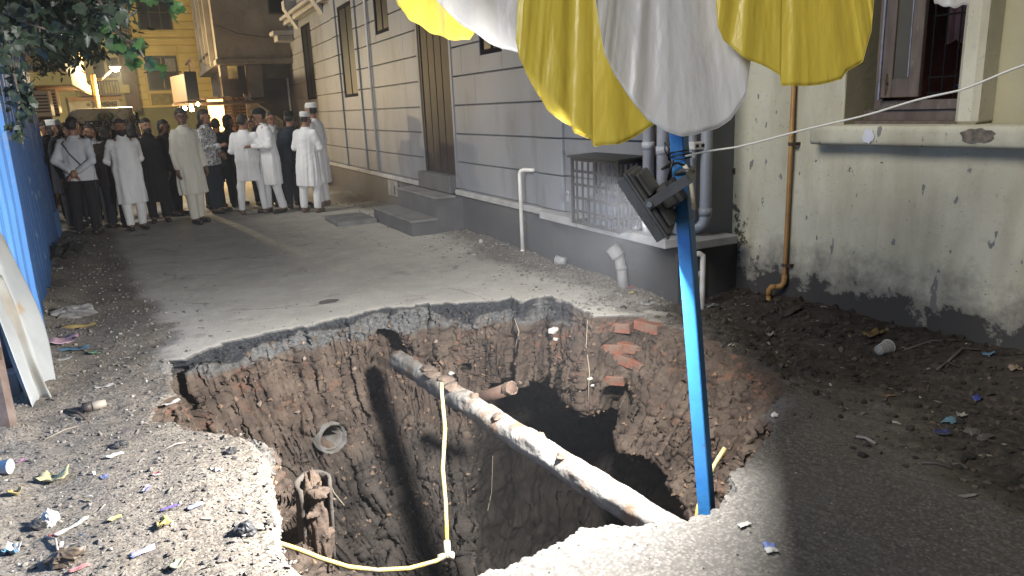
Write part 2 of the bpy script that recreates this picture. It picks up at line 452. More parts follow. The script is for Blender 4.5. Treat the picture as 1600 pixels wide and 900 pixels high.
px_, py_ = HC[0] + cs[None, :, 0] * rr, HC[1] + cs[None, :, 1] * rr
topz = ground_z(RIM[:, 0], RIM[:, 1]) - 0.012 - (0.028 + 0.02) * near_left
fade = sstep(0.0, 0.5, ss)[:, None]
pz = pz + topz[None] * (1 - sstep(0, 1.2, ss))[:, None]
G = np.stack([px_, py_, pz], -1)
du = np.roll(G, -1, 1) - np.roll(G, 1, 1); dv = np.gradient(G, axis=0)
nn = np.cross(du, dv); nn /= np.linalg.norm(nn, axis=-1, keepdims=True) + 1e-9
inward = np.concatenate([-cs, np.zeros((NT, 1))], 1)
flip = np.sign((nn * (inward[None] + V(0, 0, .6))).sum(-1)); flip[flip == 0] = 1
# keep one orientation per column so overhangs stay continuous
nn *= np.where(flip[:40].sum(0) < 0, -1, 1)[None, :, None]
Q = G.reshape(-1, 3)
f1, f2, cid = worley(Q * V(3.2, 3.2, 4.2) + 0.25 * np.stack([fbm(Q * 3, 2, 50), fbm(Q * 3, 2, 51), fbm(Q * 3, 2, 52)], 1), 60)
e1, e2, cid2 = worley(Q * 11 + 0.4 * fbm(Q * 9, 2, 53)[:, None], 61)
h1, h2, cid3 = worley(Q * 28, 62)
low = 0.085 * fbm(Q * 1.7, 3, 54)
strip = 0.02 * fbm(np.c_[Q[:, 0] * 7, Q[:, 1] * 7, Q[:, 2] * 3.5], 4, 55, .55)
rightness = np.tile(sstep(40, 0, np.abs((np.degrees(th) + 180) % 360 - 180 + 15)), NS)
disp = low + 0.045 * (cid - 0.5) + 0.012 * (cid2 - 0.5) * 1.4 - 0.03 * sstep(0.07, 0.0, f2 - f1) - 0.012 * sstep(0.08, 0.0, e2 - e1) + strip + 0.012 * fbm(Q * 24, 3, 56)
disp += (0.3 + rightness) * 0.016 * (0.5 - h1) * 1.5 + 0.004 * fbm(Q * 70, 2, 57)
disp = disp.reshape(NS, NT) * fade
layer = np.exp(-((ss - .6) / .5) ** 2)[:, None]                               # crumbly broken asphalt edge
disp = disp * (1 - 0.75 * layer) + layer * fade * (0.02 * fbm(Q * 55, 2, 58) + 0.06 * (0.5 - worley(Q * 34, 63)[0])).reshape(NS, NT)
G = G + nn * disp[..., None]
Q = G.reshape(-1, 3)
pq = grid_faces(NS, NT)
# true colours of the strata: R asphalt/grey base, G red brick crumbs, B dark wet clay
degc = (np.degrees(th) + 75) % 360 - 75
asp_sector = sstep(34, 44, degc) * sstep(143, 134, degc)
nz = fbm(Q * 5, 3, 70).reshape(NS, NT) * 0.03
zz = G[..., 2]
a_asph = asp_sector[None] * sstep(-0.085, -0.065, zz + nz * .5 + (0.08 * fbm(Q * 2.6, 3, 77)).reshape(NS, NT))
a_base = asp_sector[None] * sstep(-0.19, -0.14, zz + nz * 1.6) * (1 - a_asph)
slab = (sstep(172, 184, degc) + sstep(-30, -42, degc) > .5)[None] * sstep(-0.14, -0.1, zz + nz)
redz = (sstep(0.12, 0.4, fbm(Q * 7, 3, 71)) * sstep(.55, .8, _hash(*(np.floor(Q * 30).astype(np.int64).T), 5) * .5 + .5 * cid2)).reshape(NS, NT) * sstep(-0.75, -0.35, zz) * (1 - a_asph)
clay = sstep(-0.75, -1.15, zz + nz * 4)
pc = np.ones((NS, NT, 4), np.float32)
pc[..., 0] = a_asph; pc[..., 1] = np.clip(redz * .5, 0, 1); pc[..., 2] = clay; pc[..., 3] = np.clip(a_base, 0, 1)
# hollows eaten into the walls: (photo point, radius, depth)
_b = BVHTree.FromPolygons([tuple(map(float, q)) for q in Q], [tuple(map(int, f)) for f in pq])
RING_IN = V(-.25, .95, -.08) / np.linalg.norm(V(-.25, .95, -.08))
RING_P = None
for hx, hy, hr, hd in ((526, 688, .118, .55), (449, 790, .17, .6), (447, 840, .15, .5), (727, 575, .05, .35), (965, 622, .13, .3), (605, 545, .16, .3)):
    d = ray(hx, hy); d = d / np.linalg.norm(d); hit = _b.ray_cast(Vector(CAM + d * 2.2), Vector(d))[0]
    if hit is None: continue
    hit = np.array(hit); dr_ = V(d[0], d[1], d[2] * .3) if hx != 526 else RING_IN
    dr_ = dr_ / np.linalg.norm(dr_)
    if hx == 526: RING_P = hit
    rel = Q - hit; al = rel @ dr_; pe = np.linalg.norm(rel - al[:, None] * dr_, axis=1)
    w_ = sstep(hr, hr * .8, pe * (1 + (0 if hx == 526 else .25 * fbm(Q * 9, 2, 44)))) * (np.abs(al) < .45)
    Q = Q + dr_ * (w_ * hd)[:, None]
me = npmesh('sinkhole', Q, pq)
ca = me.color_attributes.new('strata', 'FLOAT_COLOR', 'POINT'); ca.data.foreach_set('color', pc.reshape(-1, 4).ravel())
ca2 = me.color_attributes.new('slab', 'FLOAT_COLOR', 'POINT'); c2 = np.ones((NS, NT, 4), np.float32); c2[..., 0] = slab; ca2.data.foreach_set('color', c2.reshape(-1, 4).ravel())
def pit_material():
    m = bpy.data.materials.new('pit soil'); m.use_nodes = True
    nt = m.node_tree; N, L = nt.nodes, nt.links; b = N['Principled BSDF']
    b.inputs['Roughness'].default_value = 0.9; b.inputs['Specular IOR Level'].default_value = 0.25
    at = N.new('ShaderNodeAttribute'); at.attribute_name = 'strata'; sep = N.new('ShaderNodeSeparateColor'); L.new(at.outputs['Color'], sep.inputs[0])
    at2 = N.new('ShaderNodeAttribute'); at2.attribute_name = 'slab'; sepb = N.new('ShaderNodeSeparateColor'); L.new(at2.outputs['Color'], sepb.inputs[0])
    tc = N.new('ShaderNodeTexCoord')
    def noise(scale, det=6, ro=.6):
        n = N.new('ShaderNodeTexNoise'); n.inputs['Scale'].default_value = scale; n.inputs['Detail'].default_value = det; n.inputs['Roughness'].default_value = ro
        L.new(tc.outputs['Object'], n.inputs['Vector']); return n.outputs['Fac']
    def ramp(fac, stops):
        r = N.new('ShaderNodeValToRGB'); L.new(fac, r.inputs[0]); e = r.color_ramp.elements
        while len(e) < len(stops): e.new(0.5)
        for k, (p, c) in enumerate(stops): e[k].position = p; e[k].color = (*c, 1)
        return r.outputs[0]
    def mix(f, a, c):
        x = N.new('ShaderNodeMix'); x.data_type = 'RGBA'; L.new(f, x.inputs[0])
        for s_, v_ in ((6, a), (7, c)):
            if isinstance(v_, tuple): x.inputs[s_].default_value = (*v_, 1)
            else: L.new(v_, x.inputs[s_])
        return x.outputs[2]
    soil = ramp(noise(4, 8), [(0.3, (0.03844, 0.0281, 0.02165)), (0.5, (0.06863, 0.05018, 0.03896)), (0.68, (0.1053, 0.07929, 0.06061))])
    soil = mix(ramp(noise(38, 4), [(0.55, (0, 0, 0)), (0.75, (.8, .8, .8))]), soil, (0.035, 0.025, 0.019))
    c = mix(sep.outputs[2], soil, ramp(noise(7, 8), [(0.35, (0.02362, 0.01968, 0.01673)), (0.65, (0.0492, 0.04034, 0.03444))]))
    c = mix(sep.outputs[1], c, (0.17, 0.075, 0.045))
    c = mix(at.outputs['Alpha'], c, ramp(noise(30, 5), [(0.35, (0.05, 0.052, 0.054)), (0.65, (0.115, 0.112, 0.107))]))
    c = mix(sep.outputs[0], c, ramp(noise(60, 3), [(0.4, (0.012, 0.013, 0.015)), (0.7, (0.04, 0.042, 0.046))]))
    c = mix(sepb.outputs[0], c, (0.095, 0.088, 0.08))
    L.new(c, b.inputs['Base Color'])
    bp = N.new('ShaderNodeBump'); bp.inputs['Strength'].default_value = 0.6; bp.inputs['Distance'].default_value = 0.02
    L.new(noise(55, 8, .7), bp.inputs['Height']); L.new(bp.outputs[0], b.inputs['Normal'])
    return m
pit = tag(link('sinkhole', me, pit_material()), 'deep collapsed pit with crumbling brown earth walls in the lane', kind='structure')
PIT_BVH = BVHTree.FromPolygons([tuple(map(float, q)) for q in Q[:: 1]], [tuple(map(int, f)) for f in pq])
def onpit(x, y, back=0.0):
    d = ray(x, y); d = d / np.linalg.norm(d)
    h = PIT_BVH.ray_cast(Vector(CAM + d * 2.3), Vector(d))
    if h[0] is None: return atd(x, y, 5.0), V(0, -1, 0)
    return np.array(h[0]) - d * back, np.array(h[1])
G_BVH = None
def gp(x, y):      # point on the ground seen at this photo point
    p = onz(x, y); z = float(ground_z(p[:1], p[1:2])[0]); return V(p[0], p[1], z)

# loose stones: three size bands over the gravel, the mud and the rim (uncountable, one object per surface)
def scatter_stones(name, n, fn, label, material, smin, smax):
    ico = [(0, 0, 1), (.89, 0, .45), (.28, .85, .45), (-.72, .53, .45), (-.72, -.53, .45), (.28, -.85, .45), (.72, .53, -.45), (-.28, .85, -.45), (-.89, 0, -.45), (-.28, -.85, -.45), (.72, -.53, -.45), (0, 0, -1)]
    fc = [(0, 1, 2), (0, 2, 3), (0, 3, 4), (0, 4, 5), (0, 5, 1), (1, 6, 2), (2, 7, 3), (3, 8, 4), (4, 9, 5), (5, 10, 1), (1, 10, 6), (2, 6, 7), (3, 7, 8), (4, 8, 9), (5, 9, 10)]
    base = np.array(ico); fc = np.array(fc)
    x, y = fn(n); n = len(x); z = ground_z(x, y)
    s = smin * (smax / smin) ** (rng.random(n) ** 2.4)
    v = base[None] * (1 + rng.uniform(-.35, .35, (n, 12, 1)))
    sc = rng.uniform(.6, 1.25, (n, 1, 3)); sc[..., 2] *= .7
    v = v * sc * s[:, None, None]
    a = rng.random(n) * 6.28; c_, s_ = np.cos(a)[:, None], np.sin(a)[:, None]
    v = np.stack([v[..., 0] * c_ - v[..., 1] * s_ + x[:, None], v[..., 0] * s_ + v[..., 1] * c_ + y[:, None], v[..., 2] + (z + s * .25)[:, None]], -1)
    fi = (fc[None] + np.arange(n)[:, None, None] * 12).reshape(-1, 3)
    me = npmesh(name, v.reshape(-1, 3), None, fi)
    cc = np.ones((n, 12, 4), np.float32); cc[..., 0] = rng.random(n)[:, None]; cc[..., 1] = rng.random(n)[:, None]
    at = me.color_attributes.new('tint', 'FLOAT_COLOR', 'POINT'); at.data.foreach_set('color', cc.ravel())
    return tag(link(name, me, material, smooth=False), label, kind='stuff')
def tint_mat(name, stops, rough=0.9):
    m = bpy.data.materials.new(name); m.use_nodes = True; N, L = m.node_tree.nodes, m.node_tree.links
    b = N['Principled BSDF']; b.inputs['Roughness'].default_value = rough; b.inputs['Specular IOR Level'].default_value = .25
    at = N.new('ShaderNodeAttribute'); at.attribute_name = 'tint'; sp = N.new('ShaderNodeSeparateColor'); L.new(at.outputs['Color'], sp.inputs[0])
    r = N.new('ShaderNodeValToRGB'); L.new(sp.outputs[0], r.inputs[0]); e = r.color_ramp.elements
    while len(e) < len(stops): e.new(.5)
    for k, (p, c) in enumerate(stops): e[k].position = p; e[k].color = (*c, 1)
    L.new(r.outputs[0], b.inputs['Base Color']); return m
M_STONE = tint_mat('loose stone', [(0, (0.05625, 0.0525, 0.05)), (.35, (0.1063, 0.09375, 0.0825)), (.8, (0.15, 0.135, 0.1175)), (1, (0.25, 0.235, 0.2125))])
M_CLOD = tint_mat('dark clod', [(0, (.018, .016, .014)), (.6, (.04, .033, .028)), (.95, (.065, .053, .043)), (1, (.14, .12, .1))])
def in_hole(x, y):
    t = np.arctan2(y - HC[1], x - HC[0]) % (2 * math.pi)
    return np.hypot(x - HC[0], y - HC[1]) < np.interp(t, np.append(th, 2 * math.pi), np.append(rimr, rimr[0])) + .005
def fn_gravel(n):
    # area seen by the camera, denser near it
    y = 1.6 + 10.5 * rng.random(n) ** 1.9; x = rng.uniform(-1.3, 1.4, n) 
    f, nr, m = zones(x, y); keep = (1 - f - nr - m > rng.random(n)) & ~in_hole(x, y); return x[keep], y[keep]
def fn_pebble(n):
    x = rng.uniform(.6, 3.2, n); y = rng.uniform(.8, 3.0, n); f, nr, m = zones(x, y); keep = (nr > .4) & ~in_hole(x, y); return x[keep], y[keep]
def fn_mud(n):
    x = rng.uniform(2.7, 4.6, n); y = rng.uniform(1.0, 5.0, n); f, nr, m = zones(x, y); keep = (m > rng.random(n)) & ~in_hole(x, y); return x[keep], y[keep]
def fn_strip(n):
    y = 4.7 + 9 * rng.random(n) ** 1.5; x = 3.72 - np.abs(rng.normal(0, .35, n)); keep = ~in_hole(x, y); return x[keep], y[keep]
def fn_road(n):
    y = 5.0 + 8 * rng.random(n) ** 1.4; x = rng.uniform(-.4, 3.4, n); f, nr, m = zones(x, y); keep = (f > .3) & ~in_hole(x, y); return x[keep], y[keep]
scatter_stones('gravel', 22000, fn_gravel, 'grey and brown gravel over the dirt beside the blue fence', M_STONE, .0025, .015)
scatter_stones('pebbles', 1500, fn_pebble, 'small loose pebbles on the lit rim of the lane', M_STONE, .002, .006)
scatter_stones('clods', 6000, fn_mud, 'dark clods of earth below the green wall', M_CLOD, .004, .028)
scatter_stones('grit', 2600, fn_strip, 'grit and chips along the foot of the grey wall', M_STONE, .004, .02)
scatter_stones('road_grit', 1300, fn_road, 'scattered grit on the dusty asphalt', M_STONE, .003, .009)
# soil crumbs on the pit walls
def pit_crumbs(n):
    idx = rng.integers(0, NS * NT, n); s_ = idx // NT
    keep = (s_ > 12) & (s_ < 170); idx = idx[keep]
    p = Q[idx]; nrm = nn.reshape(-1, 3)[idx]; n = len(idx)
    s = .004 * 6 ** (rng.random(n) ** 2)
    base = np.array([(1, 0, 0), (-1, 0, 0), (0, 1, 0), (0, -1, 0), (0, 0, 1), (0, 0, -1)], float)
    v = base[None] * rng.uniform(.5, 1.3, (n, 6, 1)) * s[:, None, None] + (p + nrm * (s * .4)[:, None])[:, None]
    v += rng.normal(0, .25, v.shape) * s[:, None, None]
    fc = np.array([(0, 2, 4), (2, 1, 4), (1, 3, 4), (3, 0, 4), (2, 0, 5), (1, 2, 5), (3, 1, 5), (0, 3, 5)])
    me = npmesh('soil_crumbs', v.reshape(-1, 3), None, (fc[None] + np.arange(n)[:, None, None] * 6).reshape(-1, 3))
    cc = np.ones((n, 6, 4), np.float32); cc[..., 0] = rng.random(n)[:, None]
    me.color_attributes.new('tint', 'FLOAT_COLOR', 'POINT').data.foreach_set('color', cc.ravel())
    return tag(link('soil_crumbs', me, tint_mat('crumb', [(0, (.06, .042, .03)), (.6, (.14, .095, .065)), (.96, (.15, .1, .07)), (1, (.25, .2, .17))]), smooth=False), 'crumbs of brown soil clinging to the pit walls', kind='stuff')
pit_crumbs(9000)
# ------------------------------------------------------------------ grey house on the far side of the lane (its wall is the plane x = XW)
XW = 3.72
M_GREY = mat('grey house paint', (0.1755, 0.1846, 0.2054), .55, (0.1404, 0.1482, 0.1664), 1.5, 6, .12, 60, spec=.35, stain=(0.1, 0.095, 0.09), sscale=2.2, swidth=(.52, .75), stretch=(1, 1, .35))
M_PLINTH = mat('dark plinth stone', (0.042, 0.042, 0.046), .6, (0.056, 0.055, 0.056), 2.5, 6, .1, 50, stain=(0.15, 0.135, 0.12), sscale=4, swidth=(.62, .8))
M_LEDGE = mat('ledge paint', (0.3, 0.3, 0.305), .7, (0.22, 0.215, 0.21), 5, 6, .15, 40, stain=(.1, .09, .08), sscale=9, swidth=(.6, .75))
M_VOID = mat('unlit depth and black parts', (0.007, 0.007, 0.008), .9, spec=.08)  # near-black stands in for shade in openings; also plain black on the grille
M_GLASSD = mat('dark window glass', (0.006, 0.007, 0.009), .4, spec=.15)
M_WOOD = mat('dark door wood', (0.012, 0.008, 0.0065), .5, (0.02, 0.012, 0.0095), 6, 6, .2, 20, spec=.12, stretch=(8, 8, .6))
M_STEP = mat('step stone', (0.17, 0.165, 0.16), .75, (0.115, 0.11, 0.108), 4, 6, .15, 50, stain=(.07, .065, .06), sscale=5, swidth=(.6, .75))
M_STEPF = mat('step face tile', (0.085, 0.084, 0.086), .55, (0.065, 0.064, 0.066), 4, 5, .08, 60, stain=(.17, .16, .14), sscale=3.5, swidth=(.64, .8))
YN, YF, ZT = 4.66, 22.2, 6.4
house = thing('grey_house', 'grey painted house with grooved wall blocks, tall dark windows and dark plinth', 'house', loc=(XW, 12, 0))
def hb(name, mb, m, parent=house, smooth=False):
    o = mb.build(name, m, parent, smooth); o.matrix_parent_inverse = Matrix.Identity(4)
    o.location = Vector((0, 0, 0)) - parent_world(parent); return o
def parent_world(p):
    v = Vector((0, 0, 0))
    while p is not None: v += Vector(p.location); p = p.parent
    return v
hb('wall', MB().box((XW + .035, YN, 0.0), (XW + 5, YF, ZT)), M_GREY)
hb('plinth', MB().box((XW - .004, YN - .003, -.3), (XW + .4, YF + .003, .5)), M_PLINTH)
def ledge(y0, y1, out, z0=.492, z1=.56):
    hb('ledge', MB().box((XW - out, y0, z0), (XW + .3, y1, z1), .008), M_LEDGE)
ledge(4.62, 6.72, .17, .488, .565); ledge(6.722, 9.36, .05); ledge(10.63, YF + .02, .05)
# openings as (y0, y1, z0, z1)
DOOR = (9.39, 10.6, .74, 3.15)
WINS = [(14.1, 15.22, 1.93, 3.62), (17.88, 18.98, 1.97, 3.66), (11.93, 12.7, 2.88, 4.6), (7.8, 8.42, 2.24, 3.9)]
OPEN = [DOOR] + WINS
rows = [.57, .93, 1.3, 1.665, 2.03, 2.39, 2.75, 3.11, 3.47, 3.83, 4.2, 4.56, 4.92, 5.3, 5.7, 6.1]
qu = [(6.45, 7.0), (13.85, 14.05), (15.35, 15.75), (21.55, 22.2)]          # quoin strips stand proud of the wall
blk = {}
for zi, (z0, z1) in enumerate(zip(rows[:-1], rows[1:])):
    cuts = [YN + .002, YF]
    for a, b in qu: cuts += [a, b]
    cuts += [4.9 + (zi % 2) * .0, 8.6 if zi % 2 else 9.0, 11.3, 13.2, 16.8, 19.6]
    spans = sorted(set(round(c, 3) for c in cuts))
    for y0, y1 in zip(spans[:-1], spans[1:]):
        q = any(abs(y0 - a) < .01 and abs(y1 - b) < .01 for a, b in qu)
        pieces = [(y0, y1, z0, z1)]
        for oy0, oy1, oz0, oz1 in OPEN:
            new = []
            for (a, b, c, d) in pieces:
                if b <= oy0 or a >= oy1 or d <= oz0 or c >= oz1: new.append((a, b, c, d)); continue
                if a < oy0: new.append((a, oy0, c, d))
                if b > oy1: new.append((oy1, b, c, d))
                m0, m1 = max(a, oy0), min(b, oy1)
                if c < oz0: new.append((m0, m1, c, oz0))
                if d > oz1: new.append((m0, m1, oz1, d))
            pieces = new
        for (a, b, c, d) in pieces:
            if b - a < .05 or d - c < .05: continue
            # no groove between blocks of one row except at quoins: the seam is only horizontal on the plain wall
            ga = .004 if (q or any(abs(a - e) < .01 for p in qu for e in p)) else 0.0006
            gb = .004 if (q or any(abs(b - e) < .01 for p in qu for e in p)) else 0.0006
            out = .03 if q else 0.0
            hb('wall_block', MB().box((XW - out, a + ga, c + .007), (XW + .04, b - gb, d - .007), .006), M_GREY)
for (y0, y1, z0, z1) in WINS:
    w = MB()
    for lo, hi in (((y0, z0), (y0 + .05, z1)), ((y1 - .05, z0), (y1, z1)), ((y0 + .05, z0), (y1 - .05, z0 + .05)), ((y0 + .05, z1 - .05), (y1 - .05, z1))):
        w.box((XW + .012, lo[0], lo[1]), (XW + .05, hi[0], hi[1]))
    wo = hb('window', w, M_VOID)  # frame and glass kept near-black to stand for the unlit opening
    hb('pane', MB().box((XW + .026, y0 + .05, z0 + .05), (XW + .034, y1 - .05, z1 - .05)), M_GLASSD, wo)
    hb('mullion', MB().box((XW + .018, (y0 + y1) / 2 - .02, z0 + .05), (XW + .03, (y0 + y1) / 2 + .02, z1 - .05)), M_VOID, wo)
y0, y1, z0, z1 = DOOR
hb('doorway', MB().box((XW - .012, y1 - .002, z0), (XW + .04, y1 + .06, z1 + .06)).box((XW - .012, y0 - .06, z0), (XW + .04, y0 + .002, z1 + .06)).box((XW - .012, y0 + .002, z1), (XW + .04, y1 - .002, z1 + .06)), M_GREY)
dr = hb('door', MB().box((XW + .0, y0 + .002, z0 + .002), (XW + .036, y0 + .075, z1)).box((XW, y1 - .075, z0), (XW + .036, y1 - .002, z1)).box((XW + .024, y0 + .075, z0), (XW + .036, y1 - .075, z1)), M_WOOD)
for k in range(4):
    a = y0 + .09 + k * .26
    hb('door_panel', MB().box((XW + .01, a, z0 + .06), (XW + .026, a + .235, z1 - .06), .006), M_WOOD, dr)
hb('threshold', MB().box((XW - .1, 9.42, .5), (XW + .03, 10.72, .738), .01), M_STEPF)
# cornice, brackets and the thin downpipe of the far part
M_WPIPE = mat('painted pipe', (0.42, 0.43, 0.46), .45, (0.36, 0.36, 0.38), 8, 4, stain=(.2, .19, .18), sscale=6, swidth=(.6, .8))
hb('cornice', MB().box((XW - .12, 15.8, 3.86), (XW - .004, 21.5, 3.96), .01).box((XW - .2, 15.8, 3.97), (XW - .004, 21.5, 4.05), .01), M_LEDGE)
for y in (16.4, 19.2, 21.2):
    hb('bracket', MB().prism([(XW - .28, 4.12), (XW - .004, 3.66), (XW - .004, 4.3), (XW - .28, 4.3)], y, y + .35, 1), M_LEDGE)
hb('canopy', MB().box((XW - .5, 19.9, 3.58), (XW - .01, 21.3, 3.68), .01).box((XW - .4, 19.95, 3.44), (XW - .01, 21.25, 3.575), .01), M_LEDGE)
hb('downpipe', MB().tube([(XW - .03, 13.1, .57), (XW - .03, 13.1, 5.5)], .022, 8), M_WPIPE, smooth=True)
hb('downpipe', MB().tube([(XW - .05, 21.2, .57), (XW - .05, 21.2, 3.42)], .03, 8), M_WPIPE, smooth=True)
M_BLACK = mat('black plastic', (0.012, 0.012, 0.013), .4)
hb('camera_box', MB().tube([(XW - .12, 21.0, 3.3), (XW - .34, 20.7, 3.2)], .05, 10), M_BLACK)
hb('vent_cover', MB().box((XW - .03, 12.05, .2), (XW - .002, 12.6, .47), .008).box((XW - .05, 12.2, .25), (XW - .03, 12.3, .4), .004), M_STEP)
# corner return behind the pipes
# vertical pipes by the corner
def pipe_obj(name, label, pts, r, m=M_WPIPE, collars=(), group=None, clamps=(), parts=()):
    c = np.asarray(pts[0])
    t = thing(name, label, 'pipe', group, tuple(c))
    hb('tube', MB().tube(pts, r, 16), m, t, True)
    for z in collars: 
        p = np.array([pts[0][0], pts[0][1], z]); hb('collar', MB().tube([p - (0, 0, .03), p + (0, 0, .03)], r * 1.14, 16), m, t, True)
    for z in clamps:
        p = np.array([pts[0][0], pts[0][1], z]); hb('clamp', MB().tube([p - (0, 0, .012), p + (0, 0, .012)], r * 1.12, 16).box((p[0], p[1] - .01, z - .01), (p[0] + .12, p[1] + .01, z + .01)), M_BRACK, t, True)
    return t
M_BRACK = mat('rusty steel', (0.11, 0.07, 0.045), .7, (0.06, 0.045, 0.035), 18, 5, .2, 60, metal=.3)
M_PVCW = mat('white pvc', (0.66, 0.65, 0.62), .4, (0.5, 0.48, 0.44), 7, 6, stain=(.25, .22, .18), sscale=10, swidth=(.6, .8))
M_PVCG = mat('grey pvc', (0.2, 0.22, 0.26), .4, (0.25, 0.26, 0.28), 6, 5)
def wp(px, off, z): 
    p = onx(px, 230, XW - off); return (XW - off, p[1], z)
pipe_obj('drain_pipe', 'thick pale wall pipe rising next to the black cage', [wp(1013, .07, .565), wp(1013, .07, 3.4)], .046, M_WPIPE, (1.28, .64))
pipe_obj('drain_pipe', 'pale wall pipe behind the blue pole, second from the cage', [wp(1036, .08, .565), wp(1036, .08, 3.4)], .05, M_WPIPE, (1.25, .66))
p3 = ony(1104, 230, 4.56)
pipe_obj('drain_pipe', 'grey wall pipe with elbow at the corner of the grey house', [(p3[0], p3[1], 3.4), (p3[0], p3[1], .72), (p3[0] - .01, p3[1] + .01, .665), (p3[0] - .04, p3[1] + .05, .632), (p3[0] - .1, p3[1] + .12, .625)], .046, M_PVCG, (1.9, .76))
p4 = ony(1082, 230, 4.6)
pipe_obj('thin_pipe', 'thin pale pipe between the blue pole and the grey elbow pipe', [(p4[0], p4[1], .7), (p4[0], p4[1], 3.4)], .03, M_WPIPE, (1.2,))
# corner return wall: dull whitish face between the two houses
hb('corner_pier', MB().box((XW + .04, YN + .02, .57), (4.29, 5.2, 4.5), .012), mat('pale lilac wall paint', (.50, .50, .545), .8, (.42, .42, .45), 3, 6, .15, 30, stain=(.22, .21, .21), sscale=4, swidth=(.6, .75)))
hb('corner_base', MB().box((XW + .02, 4.6, -.2), (4.29, YN - .012, .485)), M_PLINTH)
hb('corner_shelf', MB().box((XW - .02, 4.45, .488), (4.15, 4.6155, .561), .008), M_LEDGE)
# short drain stub and its flared mouth at the plinth
M_STUB = mat('dusty drain pipe', (.2, .2, .205), .6, (.14, .135, .13), 8, 5)
t = thing('drain_stub', 'short pale drain pipe with tilted open mouth against the dark plinth', 'pipe', loc=(XW - .06, 5.42, 0))
hb('tube', MB().tube([(XW - .055, 5.35, -.06), (XW - .055, 5.385, .15), (XW - .06, 5.42, .3)], [.05, .046, .044], 14), M_STUB, t, True)
hb('collar', MB().tube([(XW - .055, 5.385, .17), (XW - .055, 5.39, .2)], .053, 14), M_STUB, t, True)
hb('mouth', MB().ring((XW - .11, 5.46, .37), (.4, -.35, -.75), .062, .05, .1, 18), M_STUB, t, True)
# white bent rail pipe
t = pipe_obj('bent_pipe', 'thin white pipe bent over at the top, standing against the grey wall', [(XW - .07, 7.33, -.02), (XW - .07, 7.33, .9), (XW - .065, 7.31, .935), (XW - .04, 7.27, .95), (XW - .03, 7.14, .95), (XW + .005, 7.12, .95)], .021, M_PVCW, (.02,))
# small white pipes below the shelf at the corner
q1 = ony(1098, 420, 4.43)
pipe_obj('water_pipe', 'thin white water pipe turning down from the ledge corner', [(q1[0] - .14, q1[1] + .02, .46), (q1[0] - .03, q1[1] + .01, .46), (q1[0], q1[1], .44), (q1[0], q1[1], .40), (q1[0], q1[1], 0.0)], .022, M_PVCW, (.39, .24))
pipe_obj('water_pipe', 'short thin pale pipe close behind the white water pipe', [(q1[0] + .02, q1[1] + .09, 0), (q1[0] + .02, q1[1] + .09, .25), (q1[0] + .06, q1[1] + .1, .28)], .018, M_WPIPE)
# steps
t = thing('entrance_steps', 'two dark stone steps leading up to the tall door', 'steps', loc=(3.3, 10, 0))
hb('lower_step', MB().box((2.97, 9.2, -.1), (3.338, 11.0, .195)), M_STEPF, t)
hb('tread', MB().box((2.955, 9.185, .195), (3.338, 11.02, .222), .006), M_STEP, t)
hb('upper_step', MB().box((3.34, 9.21, -.1), (XW - .006, 10.9, .47)), M_STEPF, t)
hb('tread', MB().box((3.325, 9.195, .47), (XW - .106, 10.92, .498), .006), M_STEP, t)
s = gp(548, 347)
tag(MB().box((-.3, -.45, -.02), (.3, .45, .07), .015).build('stone_slab', M_STEP), 'flat stone slab lying on the road before the steps', 'slab').location = s
# cage with a pump inside
M_CAGE = mat('black cage paint', (0.014, 0.014, 0.016), .45, (0.022, 0.02, 0.02), 9, 4)
cx0, cx1, cz0 = XW - .30, XW - .03, .567
cy1, cy0, cz1 = onx(892, 290, cx0)[1], onx(966, 300, cx0)[1], onx(892, 246, cx0)[2]
cage = thing('meter_cage', 'black steel cage of flat bars on the ledge of the grey house', 'cage', loc=(XW - .15, (cy0 + cy1) / 2, .565))
fr = MB()
for x in (cx0, cx1 - .025):
    for y in (cy0, cy1 - .025): fr.box((x, y, cz0), (x + .025, y + .025, cz1))
for z in (cz0, cz1 - .03, ):
    for y in (cy0 + .003, cy1 - .022): fr.box((cx0 + .025, y, z + .002), (cx1 - .025, y + .02, z + .03))
    for x in (cx0 + .003, cx1 - .022): fr.box((x, cy0 + .025, z + .002), (x + .02, cy1 - .025, z + .03))
hb('frame', fr, M_CAGE, cage)
hb('lid', MB().prism([(cx0 - .02, cz1 + .002), (cx1 + .02, cz1 + .012), (cx1 + .02, cz1 + .027), (cx0 - .02, cz1 + .017)], cy0 - .03, cy1 + .03, 1), M_CAGE, cage)
nb = 8
for i in range(1, nb):
    y = cy0 + (cy1 - cy0) * i / nb; hb('bar', MB().box((cx0 + .004, y - .013, cz0 + .03), (cx0 + .012, y + .013, cz1 - .03)), M_CAGE, cage)
for i in range(1, 5):
    z = cz0 + (cz1 - cz0) * i / 5; hb('bar', MB().box((cx0 + .0125, cy0 + .03, z - .012), (cx0 + .02, cy1 - .03, z + .012)), M_CAGE, cage)
for i in range(1, 5):
    x = cx0 + (cx1 - cx0) * i / 5; hb('bar', MB().box((x - .012, cy0 + .004, cz0 + .03), (x + .012, cy0 + .012, cz1 - .03)), M_CAGE, cage)
for i in range(1, 5):
    z = cz0 + (cz1 - cz0) * i / 5; hb('bar', MB().box((cx0 + .03, cy0 + .0125, z - .012), (cx1 - .03, cy0 + .02, z + .012)), M_CAGE, cage)
pl = thing('padlock', 'small grey padlock on the far edge of the black cage', 'padlock', loc=(cx0 - .015, cy1 + .02, .8))
M_STEEL = mat('steel', (0.5, 0.5, 0.52), .35, metal=.9)
hb('body', MB().box((cx0 - .03, cy1 + .01, .76), (cx0 - .005, cy1 + .06, .82), .005), M_STEEL, pl)
